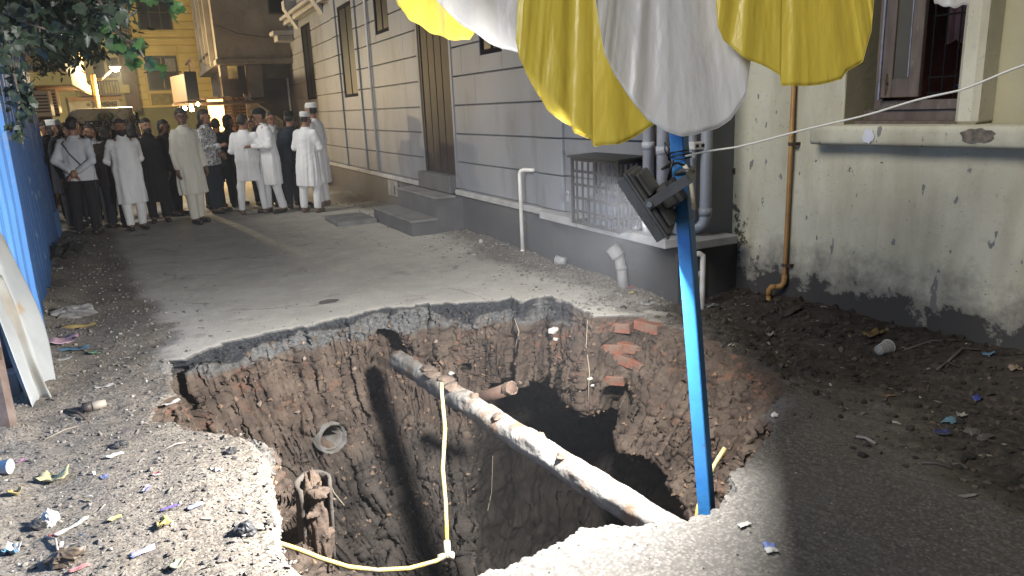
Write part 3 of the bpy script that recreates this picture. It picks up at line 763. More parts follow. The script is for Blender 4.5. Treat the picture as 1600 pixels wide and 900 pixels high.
hb('shackle', MB().tube([(cx0 - .018, cy1 + .02, .82), (cx0 - .018, cy1 + .02, .85), (cx0 - .018, cy1 + .035, .866), (cx0 - .018, cy1 + .05, .85), (cx0 - .018, cy1 + .05, .82)], .005, 8), M_STEEL, pl, True)
pump = thing('water_pump', 'dark blue pump with a rounded motor lying inside the black cage', 'pump', loc=(XW - .165, 5.6, .6))
M_PUMP = mat('pump paint', (0.06, 0.075, 0.11), .45, (0.09, 0.1, 0.13), 7, 5)
prof = [(0, -.3), (.06, -.3), (.12, -.26), (.15, -.18), (.155, .1), (.14, .2), (.09, .27), (0, .28)]
cym = (cy0 + cy1) / 2; m_ = MB().lathe(prof, seg=22); m_.v = [(XW - .165 + a * .72, cym + c, .74 + b * .72) for a, b, c in m_.v]
hb('motor', m_, M_PUMP, pump, True)
hb('foot', MB().box((XW - .25, cym - .1, .567), (XW - .08, cym + .15, .64), .01), M_PUMP, pump)
hb('outlet', MB().tube([(XW - .165, cym - .24, .76), (XW - .165, cym - .24, .93), (XW - .08, cym - .24, .95)], .025, 12), M_PUMP, pump, True)
sw = thing('junction_box', 'small white socket box on the wall beside the blue pole', 'socket', loc=wp(1090, .05, 1.3))
p_ = ony(1091, 232, 4.56)
hb('body', MB().box((p_[0] - .06, p_[1] - .02, 1.25), (p_[0] + .06, p_[1] + .09, 1.31), .006), M_PVCW, sw)
for k in (-1, 1): hb('socket', MB().box((p_[0] + k * .028 - .014, p_[1] - .023, 1.268), (p_[0] + k * .028 + .014, p_[1] - .019, 1.292)), M_BLACK, sw)

# ------------------------------------------------------------------ green-grey house at the near corner; local frame: u along its wall towards the camera, n out of the wall
RA = V(4.27, 4.7, 0); RU = V(.1, -1, 0) / math.hypot(.1, 1); RN = V(-1, -.1, 0) / math.hypot(1, .1)
def wall_paint():
    m = bpy.data.materials.new('pale green lime wash'); m.use_nodes = True
    nt = m.node_tree; N, L = nt.nodes, nt.links; b = N['Principled BSDF']; b.inputs['Roughness'].default_value = .85; b.inputs['Specular IOR Level'].default_value = .25
    tc = N.new('ShaderNodeTexCoord'); geo = N.new('ShaderNodeNewGeometry'); sx = N.new('ShaderNodeSeparateXYZ'); L.new(geo.outputs['Position'], sx.inputs[0])
    def noise(s, d=6, r=.6, st=None):
        n = N.new('ShaderNodeTexNoise'); n.inputs['Scale'].default_value = s; n.inputs['Detail'].default_value = d; n.inputs['Roughness'].default_value = r
        v = tc.outputs['Object']
        if st: mp = N.new('ShaderNodeMapping'); mp.inputs['Scale'].default_value = st; L.new(v, mp.inputs[0]); v = mp.outputs[0]
        L.new(v, n.inputs['Vector']); return n.outputs['Fac']
    def mr(x, a, c, lo=0., hi=1.):
        r = N.new('ShaderNodeMapRange'); r.inputs[1].default_value = a; r.inputs[2].default_value = c; r.inputs[3].default_value = lo; r.inputs[4].default_value = hi; L.new(x, r.inputs[0]); return r.outputs[0]
    def mix(f, a, c):
        x = N.new('ShaderNodeMix'); x.data_type = 'RGBA'; L.new(f, x.inputs[0])
        for s_, v_ in ((6, a), (7, c)):
            if isinstance(v_, tuple): x.inputs[s_].default_value = (*v_, 1)
            else: L.new(v_, x.inputs[s_])
        return x.outputs[2]
    def add(a, c, k=1.):
        x = N.new('ShaderNodeMath'); x.operation = 'MULTIPLY_ADD'; L.new(c, x.inputs[0]); x.inputs[1].default_value = k; L.new(a, x.inputs[2]); return x.outputs[0]
    c = mix(mr(noise(1.1, 7), .38, .62), (0.52, 0.498, 0.40), (0.435, 0.415, 0.325))
    c = mix(mr(noise(2.2, 5, .6, (1, 1, .25)), .48, .72), c, (0.2975, 0.2677, 0.1913))
    c = mix(mr(noise(20, 6, .7), .56, .7, 0, .5), c, (0.3, 0.3, 0.25))
    c = mix(mr(noise(13, 3, .5, (1, 1, .45)), .67, .69), c, (0.17, 0.17, 0.17))                 # chips
    c = mix(mr(noise(60, 2), .71, .74), c, (0.1, 0.1, 0.095))                                # pits
    # black mould near the corner
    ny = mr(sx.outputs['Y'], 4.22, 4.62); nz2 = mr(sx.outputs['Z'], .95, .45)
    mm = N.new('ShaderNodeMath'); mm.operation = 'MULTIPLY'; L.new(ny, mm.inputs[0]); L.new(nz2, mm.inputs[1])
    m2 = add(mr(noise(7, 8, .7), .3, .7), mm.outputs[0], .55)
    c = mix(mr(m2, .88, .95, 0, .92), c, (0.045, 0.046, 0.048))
    # grime rising from the ground; the paint is worn away there
    h = add(sx.outputs['Z'], noise(3.2, 7, .68), -1.0)
    h = add(h, noise(26, 4, .7), -.14)
    c = mix(mr(h, -.02, -.36), c, (0.14, 0.13, 0.115))
    c = mix(mr(h, -.31, -.35), c, (0.05, 0.047, 0.045))
    L.new(c, b.inputs['Base Color'])
    bp = N.new('ShaderNodeBump'); bp.inputs['Strength'].default_value = .4; bp.inputs['Distance'].default_value = .012
    L.new(noise(14, 9, .68), bp.inputs['Height']); L.new(bp.outputs[0], b.inputs['Normal'])
    return m
M_LIME = wall_paint()
M_LIME2 = mat('ochre lime wash', (0.36, 0.33, 0.22), .85, (0.29, 0.265, 0.18), 2, 6, .15, 30)
gh = thing('green_house', 'pale green house wall with chipped paint, sooty foot and a deep sill', 'house', loc=(4.5, 2, 0))
def rw(name, mb, m, parent=gh, smooth=False):
    mb.v = [tuple(RA + RU * u + RN * n_ + V(0, 0, z)) for (u, n_, z) in mb.v]      # (u along, n out, z)
    mb.f = [tuple(reversed(f)) for f in mb.f]
    return hb(name, mb, m, parent, smooth)
def ru(px, py, off=0.0):
    p0 = RA + RN * off; d = ray(px, py); t = ((p0 - CAM) @ RN) / (d @ RN); p = CAM + d * t - RA
    return p @ RU, p[2]
uw0, zs1 = ru(1318, 190); uw1, _ = ru(1488, 190); uc1, _ = ru(1524, 190)
ZS0, ZS1 = 1.285, 1.415
def wavy_face(u0, u1, z0, z1, nu, nz_, amp=.006):
    uu, zz_ = np.meshgrid(np.linspace(u0, u1, nu), np.linspace(z0, z1, nz_)); 
    P = np.stack([uu.ravel(), 0 * uu.ravel(), zz_.ravel()], 1); n_ = amp * fbm(P * 2.2, 3, 90) + amp * .35 * fbm(P * 9, 2, 91)
    n_ = n_ - .02 * sstep(.5, .1, P[:, 2] + .2 * fbm(P * 4, 3, 92))*0 
    mb = MB(); mb.v = [tuple(q) for q in np.stack([P[:, 0], n_, P[:, 2]], 1)]
    mb.f = [(j * nu + i, (j + 1) * nu + i, (j + 1) * nu + i + 1, j * nu + i + 1) for j in range(nz_ - 1) for i in range(nu - 1)]
    return mb
w = wavy_face(0, 7, -.2, ZS0 + .02, 180, 44)
w.f = [tuple(reversed(f)) for f in w.f]
rw('wall', w, M_LIME, smooth=True)
rw('wall', wavy_face(-.0, uw0, ZS0 + .02, 4.2, 30, 60), M_LIME, smooth=True).data.flip_normals()
rw('wall_core', MB().box((0.01, -.3, -.2), (7, -.03, ZS0)).box((.01, -.3, ZS0), (uw0 - .01, -.03, 4.2)), M_LIME2)
rw('corner_return', MB().box((-.012, -.5, -.2), (.0, .0, 4.2)), M_LIME)
# rounded sill: extruded profile with soft edge
prof = [(-.32, ZS0), (.0, ZS0 - .01)] + [(.07 + .055 * np.sign(math.cos(a)) * abs(math.cos(a)) ** .5, (ZS0 + ZS1) / 2 + .066 * np.sign(math.sin(a)) * abs(math.sin(a)) ** .5) for a in np.linspace(-1.52, 1.52, 14)] + [(-.05, ZS1), (-.32, ZS1)]
us_ = np.concatenate([[ru(1281, 210)[0]], np.linspace(ru(1281, 210)[0] + .015, 6.9, 60)]); mb = MB()
npf = len(prof)
for i, u in enumerate(us_):
    k = .55 if i == 0 else 1
    for n_, z in prof:
        zc = (ZS0 + ZS1) / 2
        wob = .004 * math.sin(u * 9) + .003 * math.sin(u * 23)
        mb.v.append((u, n_ if n_ < 0 else n_ * k + wob, zc + (z - zc) * (k if n_ >= 0 else 1)))
mb.f = [(i * npf + j, (i + 1) * npf + j, (i + 1) * npf + (j + 1) % npf, i * npf + (j + 1) % npf) for i in range(len(us_) - 1) for j in range(npf)] + [tuple(range(npf))]
rw('sill', mb, M_LIME, smooth=True)
M_PATCH = mat('white filler', (0.55, 0.56, 0.62), .8, (0.45, 0.46, 0.5), 12, 5)
def patch(u, z, w_, h_, m, n_=.128, seed=0):
    rr_ = np.random.default_rng(seed); k = 18
    poly = [(u + w_ * math.cos(a) * rr_.uniform(.75, 1.1), z + h_ * math.sin(a) * rr_.uniform(.75, 1.1)) for a in np.linspace(0, 6.28, k, endpoint=False)]
    mb = MB(); c0 = len(poly)
    mb.v = [(p, n_ , q) for p, q in poly] + [(p, n_ - .03, q) for p, q in poly]
    mb.f = [tuple(range(k))[::-1]] + [(i, (i + 1) % k, k + (i + 1) % k, k + i) for i in range(k)]
    return mb
rw('filler_patch', patch(ru(1375, 208)[0], .5 * (ZS0 + ZS1), .045, .05, M_PATCH, .129, 1), M_PATCH)
M_RAW = mat('bare cement', (0.2, 0.165, 0.13), .9, (0.09, 0.085, 0.08), 30, 5, .3, 60)
rw('bare_patch', patch(ru(1545, 209)[0], .5 * (ZS0 + ZS1) + .01, .1, .045, M_RAW, .1295, 2), M_RAW)
# pier between the two bays, rounded corners
pv = MB().box((uw1, -.28, ZS1 - .01), (uc1, .0, 4.2), .03)
rw('pier', pv, M_LIME, smooth=False)
rw('bay_back', MB().box((uc1 - .01, -.4, ZS0 - .1), (7, -.2, 4.2)), M_LIME2)
rw('window_reveal', MB().box((uw0 - .001, -.34, ZS1 - .02), (uw0 + .004, -.0, 4.2)), M_LIME2)
rw('window_head', MB().box((uw0, -.3, 3.1), (7, .0, 4.2)), M_LIME2)
rw('room', MB().box((uw0 - .4, -2.2, .9), (uw1 + .4, -2.16, 3.4)).box((uw0 - .4, -2.2, .86), (uw1 + .4, -.35, .9)).box((uw0 - .42, -2.2, .9), (uw0 - .4, -.4, 3.4)).box((uw1 + .4, -2.2, .9), (uw1 + .42, -.4, 3.4)).box((uw0 - .4, -2.2, 3.4), (uw1 + .4, -.3, 3.42)), mat('pink lit room wall', (0.4, 0.17, 0.14), .8, (.3, .13, .11), 5, 5))  # pink light inside the room is put into this wall colour
M_FRAME = mat('old window paint', (0.115, 0.09, 0.075), .55, (0.075, 0.058, 0.05), 5, 6, .12, 40, stretch=(4, 4, 1), stain=(0.22, 0.21, 0.23), sscale=7, swidth=(.62, .8))
M_FRAMEB = mat('blue edge paint', (0.2, 0.22, 0.3), .6, (.13, .13, .16), 20, 4)
wf = MB().box((uw0 + .09, -.3, ZS1 + .09), (uw0 + .15, -.2, 3.1)).box((uw1 - .05, -.3, ZS1 + .09), (uw1 - .001, -.2, 3.1)).box((uw0 + .15, -.3, ZS1 + .09), (uw1 - .05, -.2, ZS1 + .15))
wo = rw('window_frame', wf, M_FRAME)
rw('inner_sill', MB().box((uw0 + .004, -.34, ZS1 - .03), (uw1 - .001, -.1, ZS1 + .02), .006).box((uw0 + .004, -.34, ZS1 + .02), (uw1, -.22, ZS1 + .088)), M_FRAME)
# shutter leaf: stiles and rails round a recessed panel
sh = MB(); s0, s1, zb, zt_ = uw0 + .16, uw0 + .16 + .40, ZS1 + .17, 3.05
s1 = ru(1452, 100, -.25)[0]
sh.box((s0, -.19, zb), (s0 + .075, -.15, zt_), .004).box((s1 - .075, -.19, zb), (s1, -.15, zt_), .004).box((s0 + .075, -.188, zb), (s1 - .075, -.152, zb + .12), .004)
so = rw('shutter', sh, M_FRAME)
rw('shutter_panel', MB().box((s0 + .076, -.178, zb + .12), (s1 - .076, -.168, zt_)), mat('shutter panel', (0.05, 0.046, 0.036), .5, (.065, .06, .048), 3, 4), so)
rw('shutter_edge', MB().box((s1 - .083, -.168, zb + .13), (s1 - .0755, -.1495, zt_)).box((s0 - .012, -.2, zb - .01), (s0 - .001, -.14, zt_)), M_FRAMEB, so)
rw('bolt', MB().tube([(s0 + .04, -.14, zb + .02), (s0 + .04, -.14, zb + .16)], .006, 8).tube([(s0 + .04, -.14, zb + .1), (s0 + .06, -.13, zb + .1)], .005, 8).box((s0 + .028, -.15, zb + .05), (s0 + .052, -.145, zb + .13)), M_BRACK, so)
# grille in the open half, hanging clothes behind it
gr = MB()
for k in range(4): u = s1 + .012 + k * (uw1 - .05 - s1 - .02) / 3; gr.tube([(u, -.25, zb - .02), (u, -.25, 3.1)], .005, 6)
for z in (zb + .02, zb + .12, zb + .5, zb + .9): gr.box((s1, -.256, z - .006), (uw1 - .05, -.244, z + .006))
rw('window_grille', gr, M_VOID)
cl = thing('hanging_cloth', 'dark maroon clothes hanging inside the barred window', 'clothes', loc=tuple(RA + RU * (s1 + .1) + V(0, 0, 1.9)))
mb = MB(); nu, nv_ = 24, 20
for j in range(nv_):
    for i in range(nu):
        u = s1 + (uw1 - s1 - .03) * i / (nu - 1); z = 1.93 - .02 * math.sin(i * .9) + (2.9 - 1.93) * j / (nv_ - 1)
        mb.v.append((u, -.42 + .03 * math.sin(i * 1.1 + .3 * math.sin(j)) , z))
mb.f = [(j * nu + i, j * nu + i + 1, (j + 1) * nu + i + 1, (j + 1) * nu + i) for j in range(nv_ - 1) for i in range(nu - 1)]
c_ = rw('cloth', mb, mat('maroon cloth', (0.028, 0.012, 0.02), .8, (.04, .02, .03), 9), cl, True)
bt = thing('blue_tub', 'blue plastic tub behind the barred window', 'tub', loc=tuple(RA + RU * (s1 + .12) + V(0, 0, 1.5)))
mb = MB().lathe([(.0, 0), (.1, 0), (.13, .14), (.14, .15), (.12, .145), (.09, .02), (0, .02)], (s1 + .15, -.6, 1.5), 18)
rw('body', mb, mat('blue plastic', (0.04, 0.07, 0.25), .4), bt, True)
# gas pipe on clamps
M_GAS = mat('orange gas pipe', (0.34, 0.19, 0.055), .5, (0.25, 0.13, 0.04), 6, 6, .1, 40, stain=(.12, .065, .03), sscale=14, swidth=(.55, .7))
ug, _ = ru(1238, 180, .04); _, zf = ru(1215, 440, .04)
t = thing('gas_pipe', 'yellow brown gas pipe with elbows running down the pale green wall', 'pipe', loc=tuple(RA + RU * ug + RN * .04))
ug2 = ru(1203, 460, .1)[0]; zel = .2
rw('tube', MB().tube([(ug, .04, 4.2), (ug, .04, zel + .04), (ug, .045, zel + .01), (ug - .02, .06, zel - .01), (ug - .05, .085, zel - .015)], .0165, 12), M_GAS, t, True)
rw('elbow', MB().tube([(ug, .04, zel + .08), (ug, .042, zel + .02), (ug - .015, .055, zel - .01), (ug - .05, .085, zel - .018)], .023, 12), M_GAS, t, True)
rw('elbow', MB().tube([(ug - .04, .08, zel - .016), (ug - .07, .1, zel - .02), (ug - .085, .105, zel - .045), (ug - .087, .106, zel - .09)], .023, 12), M_GAS, t, True)
rw('tube', MB().tube([(ug - .087, .106, zel - .08), (ug - .087, .106, -.15)], .019, 12), M_GAS, t, True)
for z in (ru(1240, 225, .04)[1], ru(1230, 415, .04)[1]):
    rw('clamp', MB().tube([(ug, .04, z - .012), (ug, .04, z + .012)], .021, 12).box((ug, .03, z - .008), (ug + .05, .045, z + .008)).box((ug + .03, -.01, z - .012), (ug + .05, .045, z + .012)), M_BRACK, t)
tg = thing('wall_plate', 'small dark rusty plate on the whitish corner of the wall', 'plate', loc=(4.2, 4.7, .9))
rw('plate', MB().box((.02, .0, 1.02), (.06, .012, 1.07), .004), M_BRACK, tg)
rw('screw', MB().tube([(.04, .012, 1.045), (.04, .018, 1.045)], .006, 8), M_VOID, tg)

# ------------------------------------------------------------------ far end of the lane
def yb(px0, px1, py0, py1, Y, ref=None):
    """x and z range on the plane y=Y of an upright rectangle seen between these photo points"""
    my, mx = (py0 + py1) / 2, (px0 + px1) / 2
    return ony(px0, my, Y)[0], ony(px1, my, Y)[0], ony(mx, py1, Y)[2], ony(mx, py0, Y)[2]
def ybox(mb, r, y0, y1, bev=0): return mb.box((r[0], y0, r[2]), (r[1], y1, r[3]), bev)
M_YEL = mat('yellow house paint', (0.50, 0.385, 0.135), .75, (0.41, 0.315, 0.11), 1.8, 6, .12, 30, stain=(.2, .15, .06), sscale=3, swidth=(.6, .8))
M_OLIVE = mat('olive plaster', (0.25, 0.22, 0.10), .8, (0.19, 0.165, 0.08), 2, 6)
M_BROWNST = mat('brown boards', (0.075, 0.048, 0.03), .7, (.05, .034, .022), 5, 5, stretch=(6, 6, .5))
M_CONC = mat('weathered concrete', (0.20, 0.18, 0.155), .9, (0.13, 0.115, 0.10), 1.2, 8, .25, 14, stain=(.07, .062, .055), sscale=1.3, swidth=(.5, .72))
M_DARKP = mat('dark plaster', (0.05, 0.046, 0.045), .85, (.036, .034, .035), 2, 6)
Y1 = 27.0
yh = thing('yellow_house', 'yellow lit house with banded walls and two dark windows at the end of the lane', 'house', loc=(.5, Y1, 0))
X0, X1 = ony(212, 168, Y1)[0], ony(288, 168, Y1)[0] + 3.0
zbase = ony(245, 168, Y1)[2]
hb('wall', MB().box((X0, Y1 + .05, zbase), (X1, Y1 + 4, 10)), M_YEL, yh)
hb('base_wall', MB().box((X0, Y1 + .06, -.1), (X1, Y1 + 4, zbase - .004)), mat('green base paint', (.16, .16, .075), .8, (.12, .12, .06), 2), yh)
wA, wB = yb(214, 267, -8, 48, Y1), yb(229, 279, 87, 141, Y1)
z = zbase
while z < 9:
    dz = .24
    for (a, b) in ((X0, wB[0] - .05), (wB[1] + .05, X1)):
        hb('wall_board', MB().box((a, Y1, z + .012), (b, Y1 + .06, z + dz - .012), .01), M_YEL, yh)
    if not (wB[2] - .45 < z + dz / 2 < wB[3] + .05 or wA[2] - .05 < z + dz / 2 < wA[3] + .2):
        hb('wall_board', MB().box((wB[0] - .05, Y1 + .004, z + .012), (wB[1] + .05, Y1 + .06, z + dz - .012), .01), M_YEL, yh)
    z += dz
M_WINF = mat('dark window frame', (0.03, 0.026, 0.02), .5)
for r, nmul in ((wA, 2), (wB, 1)):
    f = MB(); ybox(f, (r[0], r[1], r[3] - .06, r[3]), Y1 + .01, Y1 + .07); ybox(f, (r[0], r[1], r[2], r[2] + .05), Y1 + .01, Y1 + .07)
    ybox(f, (r[0], r[0] + .05, r[2] + .05, r[3] - .06), Y1 + .01, Y1 + .07); ybox(f, (r[1] - .05, r[1], r[2] + .05, r[3] - .06), Y1 + .01, Y1 + .07)
    wo = hb('window', f, M_WINF, yh)
    hb('pane', MB().box((r[0] + .05, Y1 + .046, r[2] + .05), (r[1] - .05, Y1 + .05, r[3] - .06)), M_GLASSD, wo)
    for k in range(1, nmul + 1):
        x = r[0] + (r[1] - r[0]) * k / (nmul + 1); hb('mullion', MB().box((x - .02, Y1 + .02, r[2] + .05), (x + .02, Y1 + .044, r[3] - .06)), M_WINF if nmul > 1 else M_OLIVE, wo)
    zr = r[2] + (r[3] - r[2]) * .52
    hb('rail', MB().tube([(r[0] - .08, Y1 - .04, zr), (r[1] + .08, Y1 - .04, zr)], .018, 8), M_BRACK, wo, True)
    hb('sill', MB().box((r[0] - .06, Y1 - .06, r[2] - .1), (r[1] + .06, Y1 + .03, r[2] - .01), .01), M_YEL, wo)
hb('curtain', MB().box((wB[0] + (wB[1] - wB[0]) * .62, Y1 + .03, wB[2] + .55), (wB[1] - .06, Y1 + .04, wB[3] - .08)), mat('grey sheet', (.22, .21, .19), .8, (.14, .13, .12), 20, 4), yh)
hb('parapet_panel', MB().box((wB[0] + .02, Y1 - .02, wB[2] - .52), (wB[1], Y1 + .02, wB[2] - .1), .01), mat('stained panel', (.24, .2, .08), .8, (.13, .115, .05), 6, 7), yh)
hb('string_course', MB().box((X0 - .02, Y1 - .06, ony(240, 66, Y1)[2]), (X1, Y1 + .03, ony(240, 60, Y1)[2]), .01), M_YEL, yh)
hb('string_course', MB().box((X0 - .02, Y1 - .05, zbase - .003), (X1, Y1 + .03, zbase + .07), .01), M_YEL, yh)

oh = thing('olive_house', 'olive house with railed balcony window and a faded sign board above the van', 'house', loc=(-1.5, 26, 0))
Yo = 26.0
xa, xb_ = ony(100, 150, Yo)[0] - 2, ony(207, 150, Yo)[0]
hb('wall', MB().box((xa, Yo, -.1), (xb_, Yo + 4, 10)), M_OLIVE, oh)
r = yb(188, 211, 60, 168, Yo - .1)
hb('pilaster', MB().box((r[0] + .02, Yo - .14, r[2] - .1), (r[1], Yo - .004, 10)), M_BROWNST, oh)
for k in range(4):
    x = r[0] + .02 + (r[1] - r[0] - .02) * (k + .15) / 4
    hb('board', MB().box((x, Yo - .165, r[2]), (x + .08, Yo - .142, 10)), M_BROWNST, oh)
r = yb(143, 188, 88, 124, Yo)
f = MB(); ybox(f, (r[0], r[1], r[2], r[3]), Yo - .03, Yo - .006); wo = hb('window', f, M_OLIVE, oh)
n3 = 3
for k in range(2):
    a = r[0] + .04 + k * (r[1] - r[0]) / 2; hb('pane', MB().box((a, Yo - .04, r[2] + .04), (a + (r[1] - r[0]) / 2 - .08, Yo - .032, r[3] - .04)), M_GLASSD, wo)
r = yb(125, 186, 126, 147, Yo - .6)
bal = MB().box((r[0], Yo - .7, r[2] - .05), (r[1], Yo - .004, r[2])).box((r[0], Yo - .7, r[3] - .03), (r[1], Yo - .66, r[3]))
bo = hb('balcony', bal, M_BRACK, oh)
for k in range(14):
    x = r[0] + (r[1] - r[0]) * k / 13; hb('baluster', MB().box((x - .01, Yo - .69, r[2]), (x + .01, Yo - .67, r[3] - .03)), M_BRACK, bo)
for k in range(3):
    x = r[0] + .15 + k * .42; hb('planter', MB().box((x, Yo - .6, r[2] + .002), (x + .3, Yo - .3, r[2] + .25), .02), M_OLIVE, bo)
r2 = yb(105, 190, 147, 157, Yo - .3)
hb('band', MB().box((r2[0], Yo - .3, r2[2]), (r2[1], Yo - .004, r2[3] - .06), .01), mat('ochre band', (.26, .15, .06), .8, (.2, .12, .05), 4), oh)
r3 = yb(108, 188, 157, 173, Yo - .2)
sg = hb('sign_board', MB().box((r3[0], Yo - .26, r3[2] - .3), (r3[1], Yo - .2, r3[3])), mat('faded sign', (.34, .29, .2), .8, (.26, .22, .15), 5, 6), oh)
# faded regional lettering, drawn as brush strokes
M_INK = mat('faded ink', (.07, .055, .04), .8)
st = MB(); wz = (r3[3] - r3[2]); xs = r3[0] + (r3[1] - r3[0]) * .42; hgt = wz * .52; zc = (r3[2] + r3[3]) / 2 + .03
def arc(cx, cz, a0, a1, rx, rz, n=8): return [(cx + rx * math.cos(t), Yo - .263, cz + rz * math.sin(t)) for t in np.linspace(a0, a1, n)]
adv = (r3[1] - r3[0]) * .075; x = xs
st.tube(arc(x - adv * .6, zc, 0, 6.2, .03, .03), .018, 5)
for g in range(7):
    cx = x + adv * .5; h2_ = hgt * .5
    if g == 0: ps = [arc(cx, zc + h2_ * .4, 2.6, -1.2, adv * .32, h2_ * .5), arc(cx, zc - h2_ * .5, 1.6, -2.4, adv * .34, h2_ * .5), arc(cx - .02, zc + h2_ * 1.35, .4, 2.7, .07, .05), arc(cx, zc - h2_ * 1.3, 3.4, 6.0, .08, .05)]
    elif g in (1, 2): ps = [arc(cx, zc + h2_ * .45, 2.7, -1.3, adv * .34, h2_ * .5), arc(cx, zc - h2_ * .5, 1.5, -2.5, adv * .36, h2_ * .5)]
    elif g in (3, 5): ps = [arc(cx - adv * .12, zc, 0, 6.2, adv * .24, h2_ * .6), [(cx + adv * .32, Yo - .263, zc + h2_), (cx + adv * .32, Yo - .263, zc - h2_)]]
    else: ps = [arc(cx, zc, -.6, 3.6, adv * .32, h2_ * .9), [(cx + adv * .3, Yo - .263, zc + h2_), (cx + adv * .22, Yo - .263, zc - h2_)], arc(cx - adv * .15, zc - h2_ * .4, 0, 6.2, adv * .15, h2_ * .35)]
    for q in ps: st.tube(q, .02, 5)
    x += adv
hb('lettering', st, M_INK, sg)

# left shop: overhanging storey lit from below, post, brackets, cooling units
ls = thing('corner_shop', 'shop front with an overhanging storey glowing orange behind the blue fence', 'shop', loc=(-2.5, 20, 0))
M_WARM = mat('cream plaster', (.42, .27, .15), .75, (.34, .21, .11), 2, 6, .1, 30)
xs1 = ony(122, 110, 19.0)[0]; zo = ony(95, 133, 18.0)[2]
hb('overhang', MB().box((-5.2, 15.8, zo), (xs1, 21.5, 7.5)), M_WARM, ls)
hb('edge_beam', MB().box((-5.2, 15.7, zo - .1), (xs1 + .06, 15.8, zo + .12), .01).box((xs1, 15.8, zo - .1), (xs1 + .06, 21.6, zo + .12), .01), M_YEL, ls)
hb('front_wall', MB().box((-5.2, 17.2, -.1), (-1.95, 21.4, zo - .004)), M_WARM, ls)
for xx in (-1.9, ): hb('pillar', MB().box((xx - .12, 16.1, -.1), (xx + .1, 16.32, zo - .003), .01), M_YEL, ls)
hb('shop_frame', MB().box((-1.948, 17.6, 1.0), (-1.9, 18.9, 1.05)).box((-1.948, 17.6, 1.05), (-1.9, 17.65, 2.4)).box((-1.948, 18.85, 1.05), (-1.9, 18.9, 2.4)).box((-1.948, 17.6, 2.4), (-1.9, 18.9, 2.45)), M_YEL, ls)
M_ACB = mat('cooling unit case', (.36, .27, .16), .5)
for i, (yy, zz_) in enumerate(((17.0, zo - .62), (18.6, zo - .55))):
    ac = thing('cooling_unit', ['cooling unit box under the glowing overhang, nearer the fence', 'cooling unit box under the glowing overhang, nearer the van'][i], 'air conditioner', loc=(-1.6, yy, zz_))
    hb('case', MB().box((-1.9, yy, zz_), (-1.55, yy + .62, zz_ + .5), .02), M_ACB, ac)
    for k in range(6): hb('slat', MB().box((-1.88, yy - .012, zz_ + .08 + k * .06), (-1.57, yy - .001, zz_ + .11 + k * .06)), M_BRACK, ac)
    hb('bracket', MB().box((-1.93, yy + .1, zz_ - .06), (-1.56, yy + .14, zz_ - .003)), M_BRACK, ac)
# street lamp on a steel post
LP = V(*ony(181, 108, 20.5))
pb = ony(157, 187, 20.4); ptop = ony(150, 118, 20.4)
sl = thing('street_lamp', 'lit street lamp on a slim arm above the van', 'street lamp', loc=(pb[0], pb[1], 0))
hb('post', MB().tube([(pb[0], 20.4, -.1), (pb[0], 20.4, ptop[2] + .02)], .055, 10), M_GAS, sl, True)
hb('arm', MB().tube([(pb[0], 20.4, ptop[2] - .1), (pb[0] + .15, 20.42, ptop[2] - .1), tuple(LP + V(-.05, 0, .03))], .025, 8), M_BRACK, sl, True)
hb('lamp_head', MB().box(tuple(LP + V(-.14, -.06, .025)), tuple(LP + V(.12, .06, .09)), .02), M_STEEL, sl)
hb('lens', MB().lathe([(0, -.05), (.05, -.045), (.075, -.01), (.07, .022)], tuple(LP), 14), mat('lamp lens', (.9, .9, .8), .3, emit=(1, .93, .75), estr=60), sl, True)
def point(name, loc, w_, color, rad_):
    d = bpy.data.lights.new(name, 'POINT'); d.energy = w_; d.color = color; d.shadow_soft_size = rad_
    o = bpy.data.objects.new(name, d); col.objects.link(o); o.location = loc; return o
point('street_lamp_light', tuple(LP + V(.02, -.02, -.12)), 900, (1.0, .8, .45), .06)

# concrete house with shop, sign box, bulbs
ch = thing('concrete_house', 'bare weathered concrete house with slit windows and an overhanging corner behind the crowd', 'house', loc=(3, 21, 0))
Yc = 20.5
xc = ony(341, 100, Yc)[0]; xr = 6.5
zo2 = ony(372, 92, Yc)[2]
hb('upper_wall', MB().box((xc, Yc, zo2), (xr, Yc + 6.2, 9)), M_CONC, ch)
hb('ledge', MB().box((xc - .06, Yc - .1, zo2 - .13), (xr, Yc + 6.2, zo2 - .003), .01), M_CONC, ch)
# slit windows on the lane side
for k in range(4):
    y0 = Yc + .9 + k * 1.15
    z0_ = ony(330, 42, Yc + 1)[2] + .1 * k
    wo = hb('window', MB().box((xc - .02, y0, z0_), (xc - .003, y0 + .62, 8.5)), M_WINF, ch); hb('pane', MB().box((xc - .026, y0 + .05, z0_ + .05), (xc - .021, y0 + .57, 8.4)), M_GLASSD, wo)
    hb('fin', MB().box((xc - .14, y0 - .34, z0_ - 1.0), (xc - .002, y0 - .2, 8.6), .01), M_CONC, ch)
r = yb(418, 448, -10, 22, Yc)
wo = hb('window', MB().box((r[0], Yc - .02, r[2]), (r[1], Yc - .003, r[3])), M_WINF, ch); hb('pane', MB().box((r[0] + .04, Yc - .028, r[2] + .04), (r[1] - .04, Yc - .022, r[3])), M_GLASSD, wo)
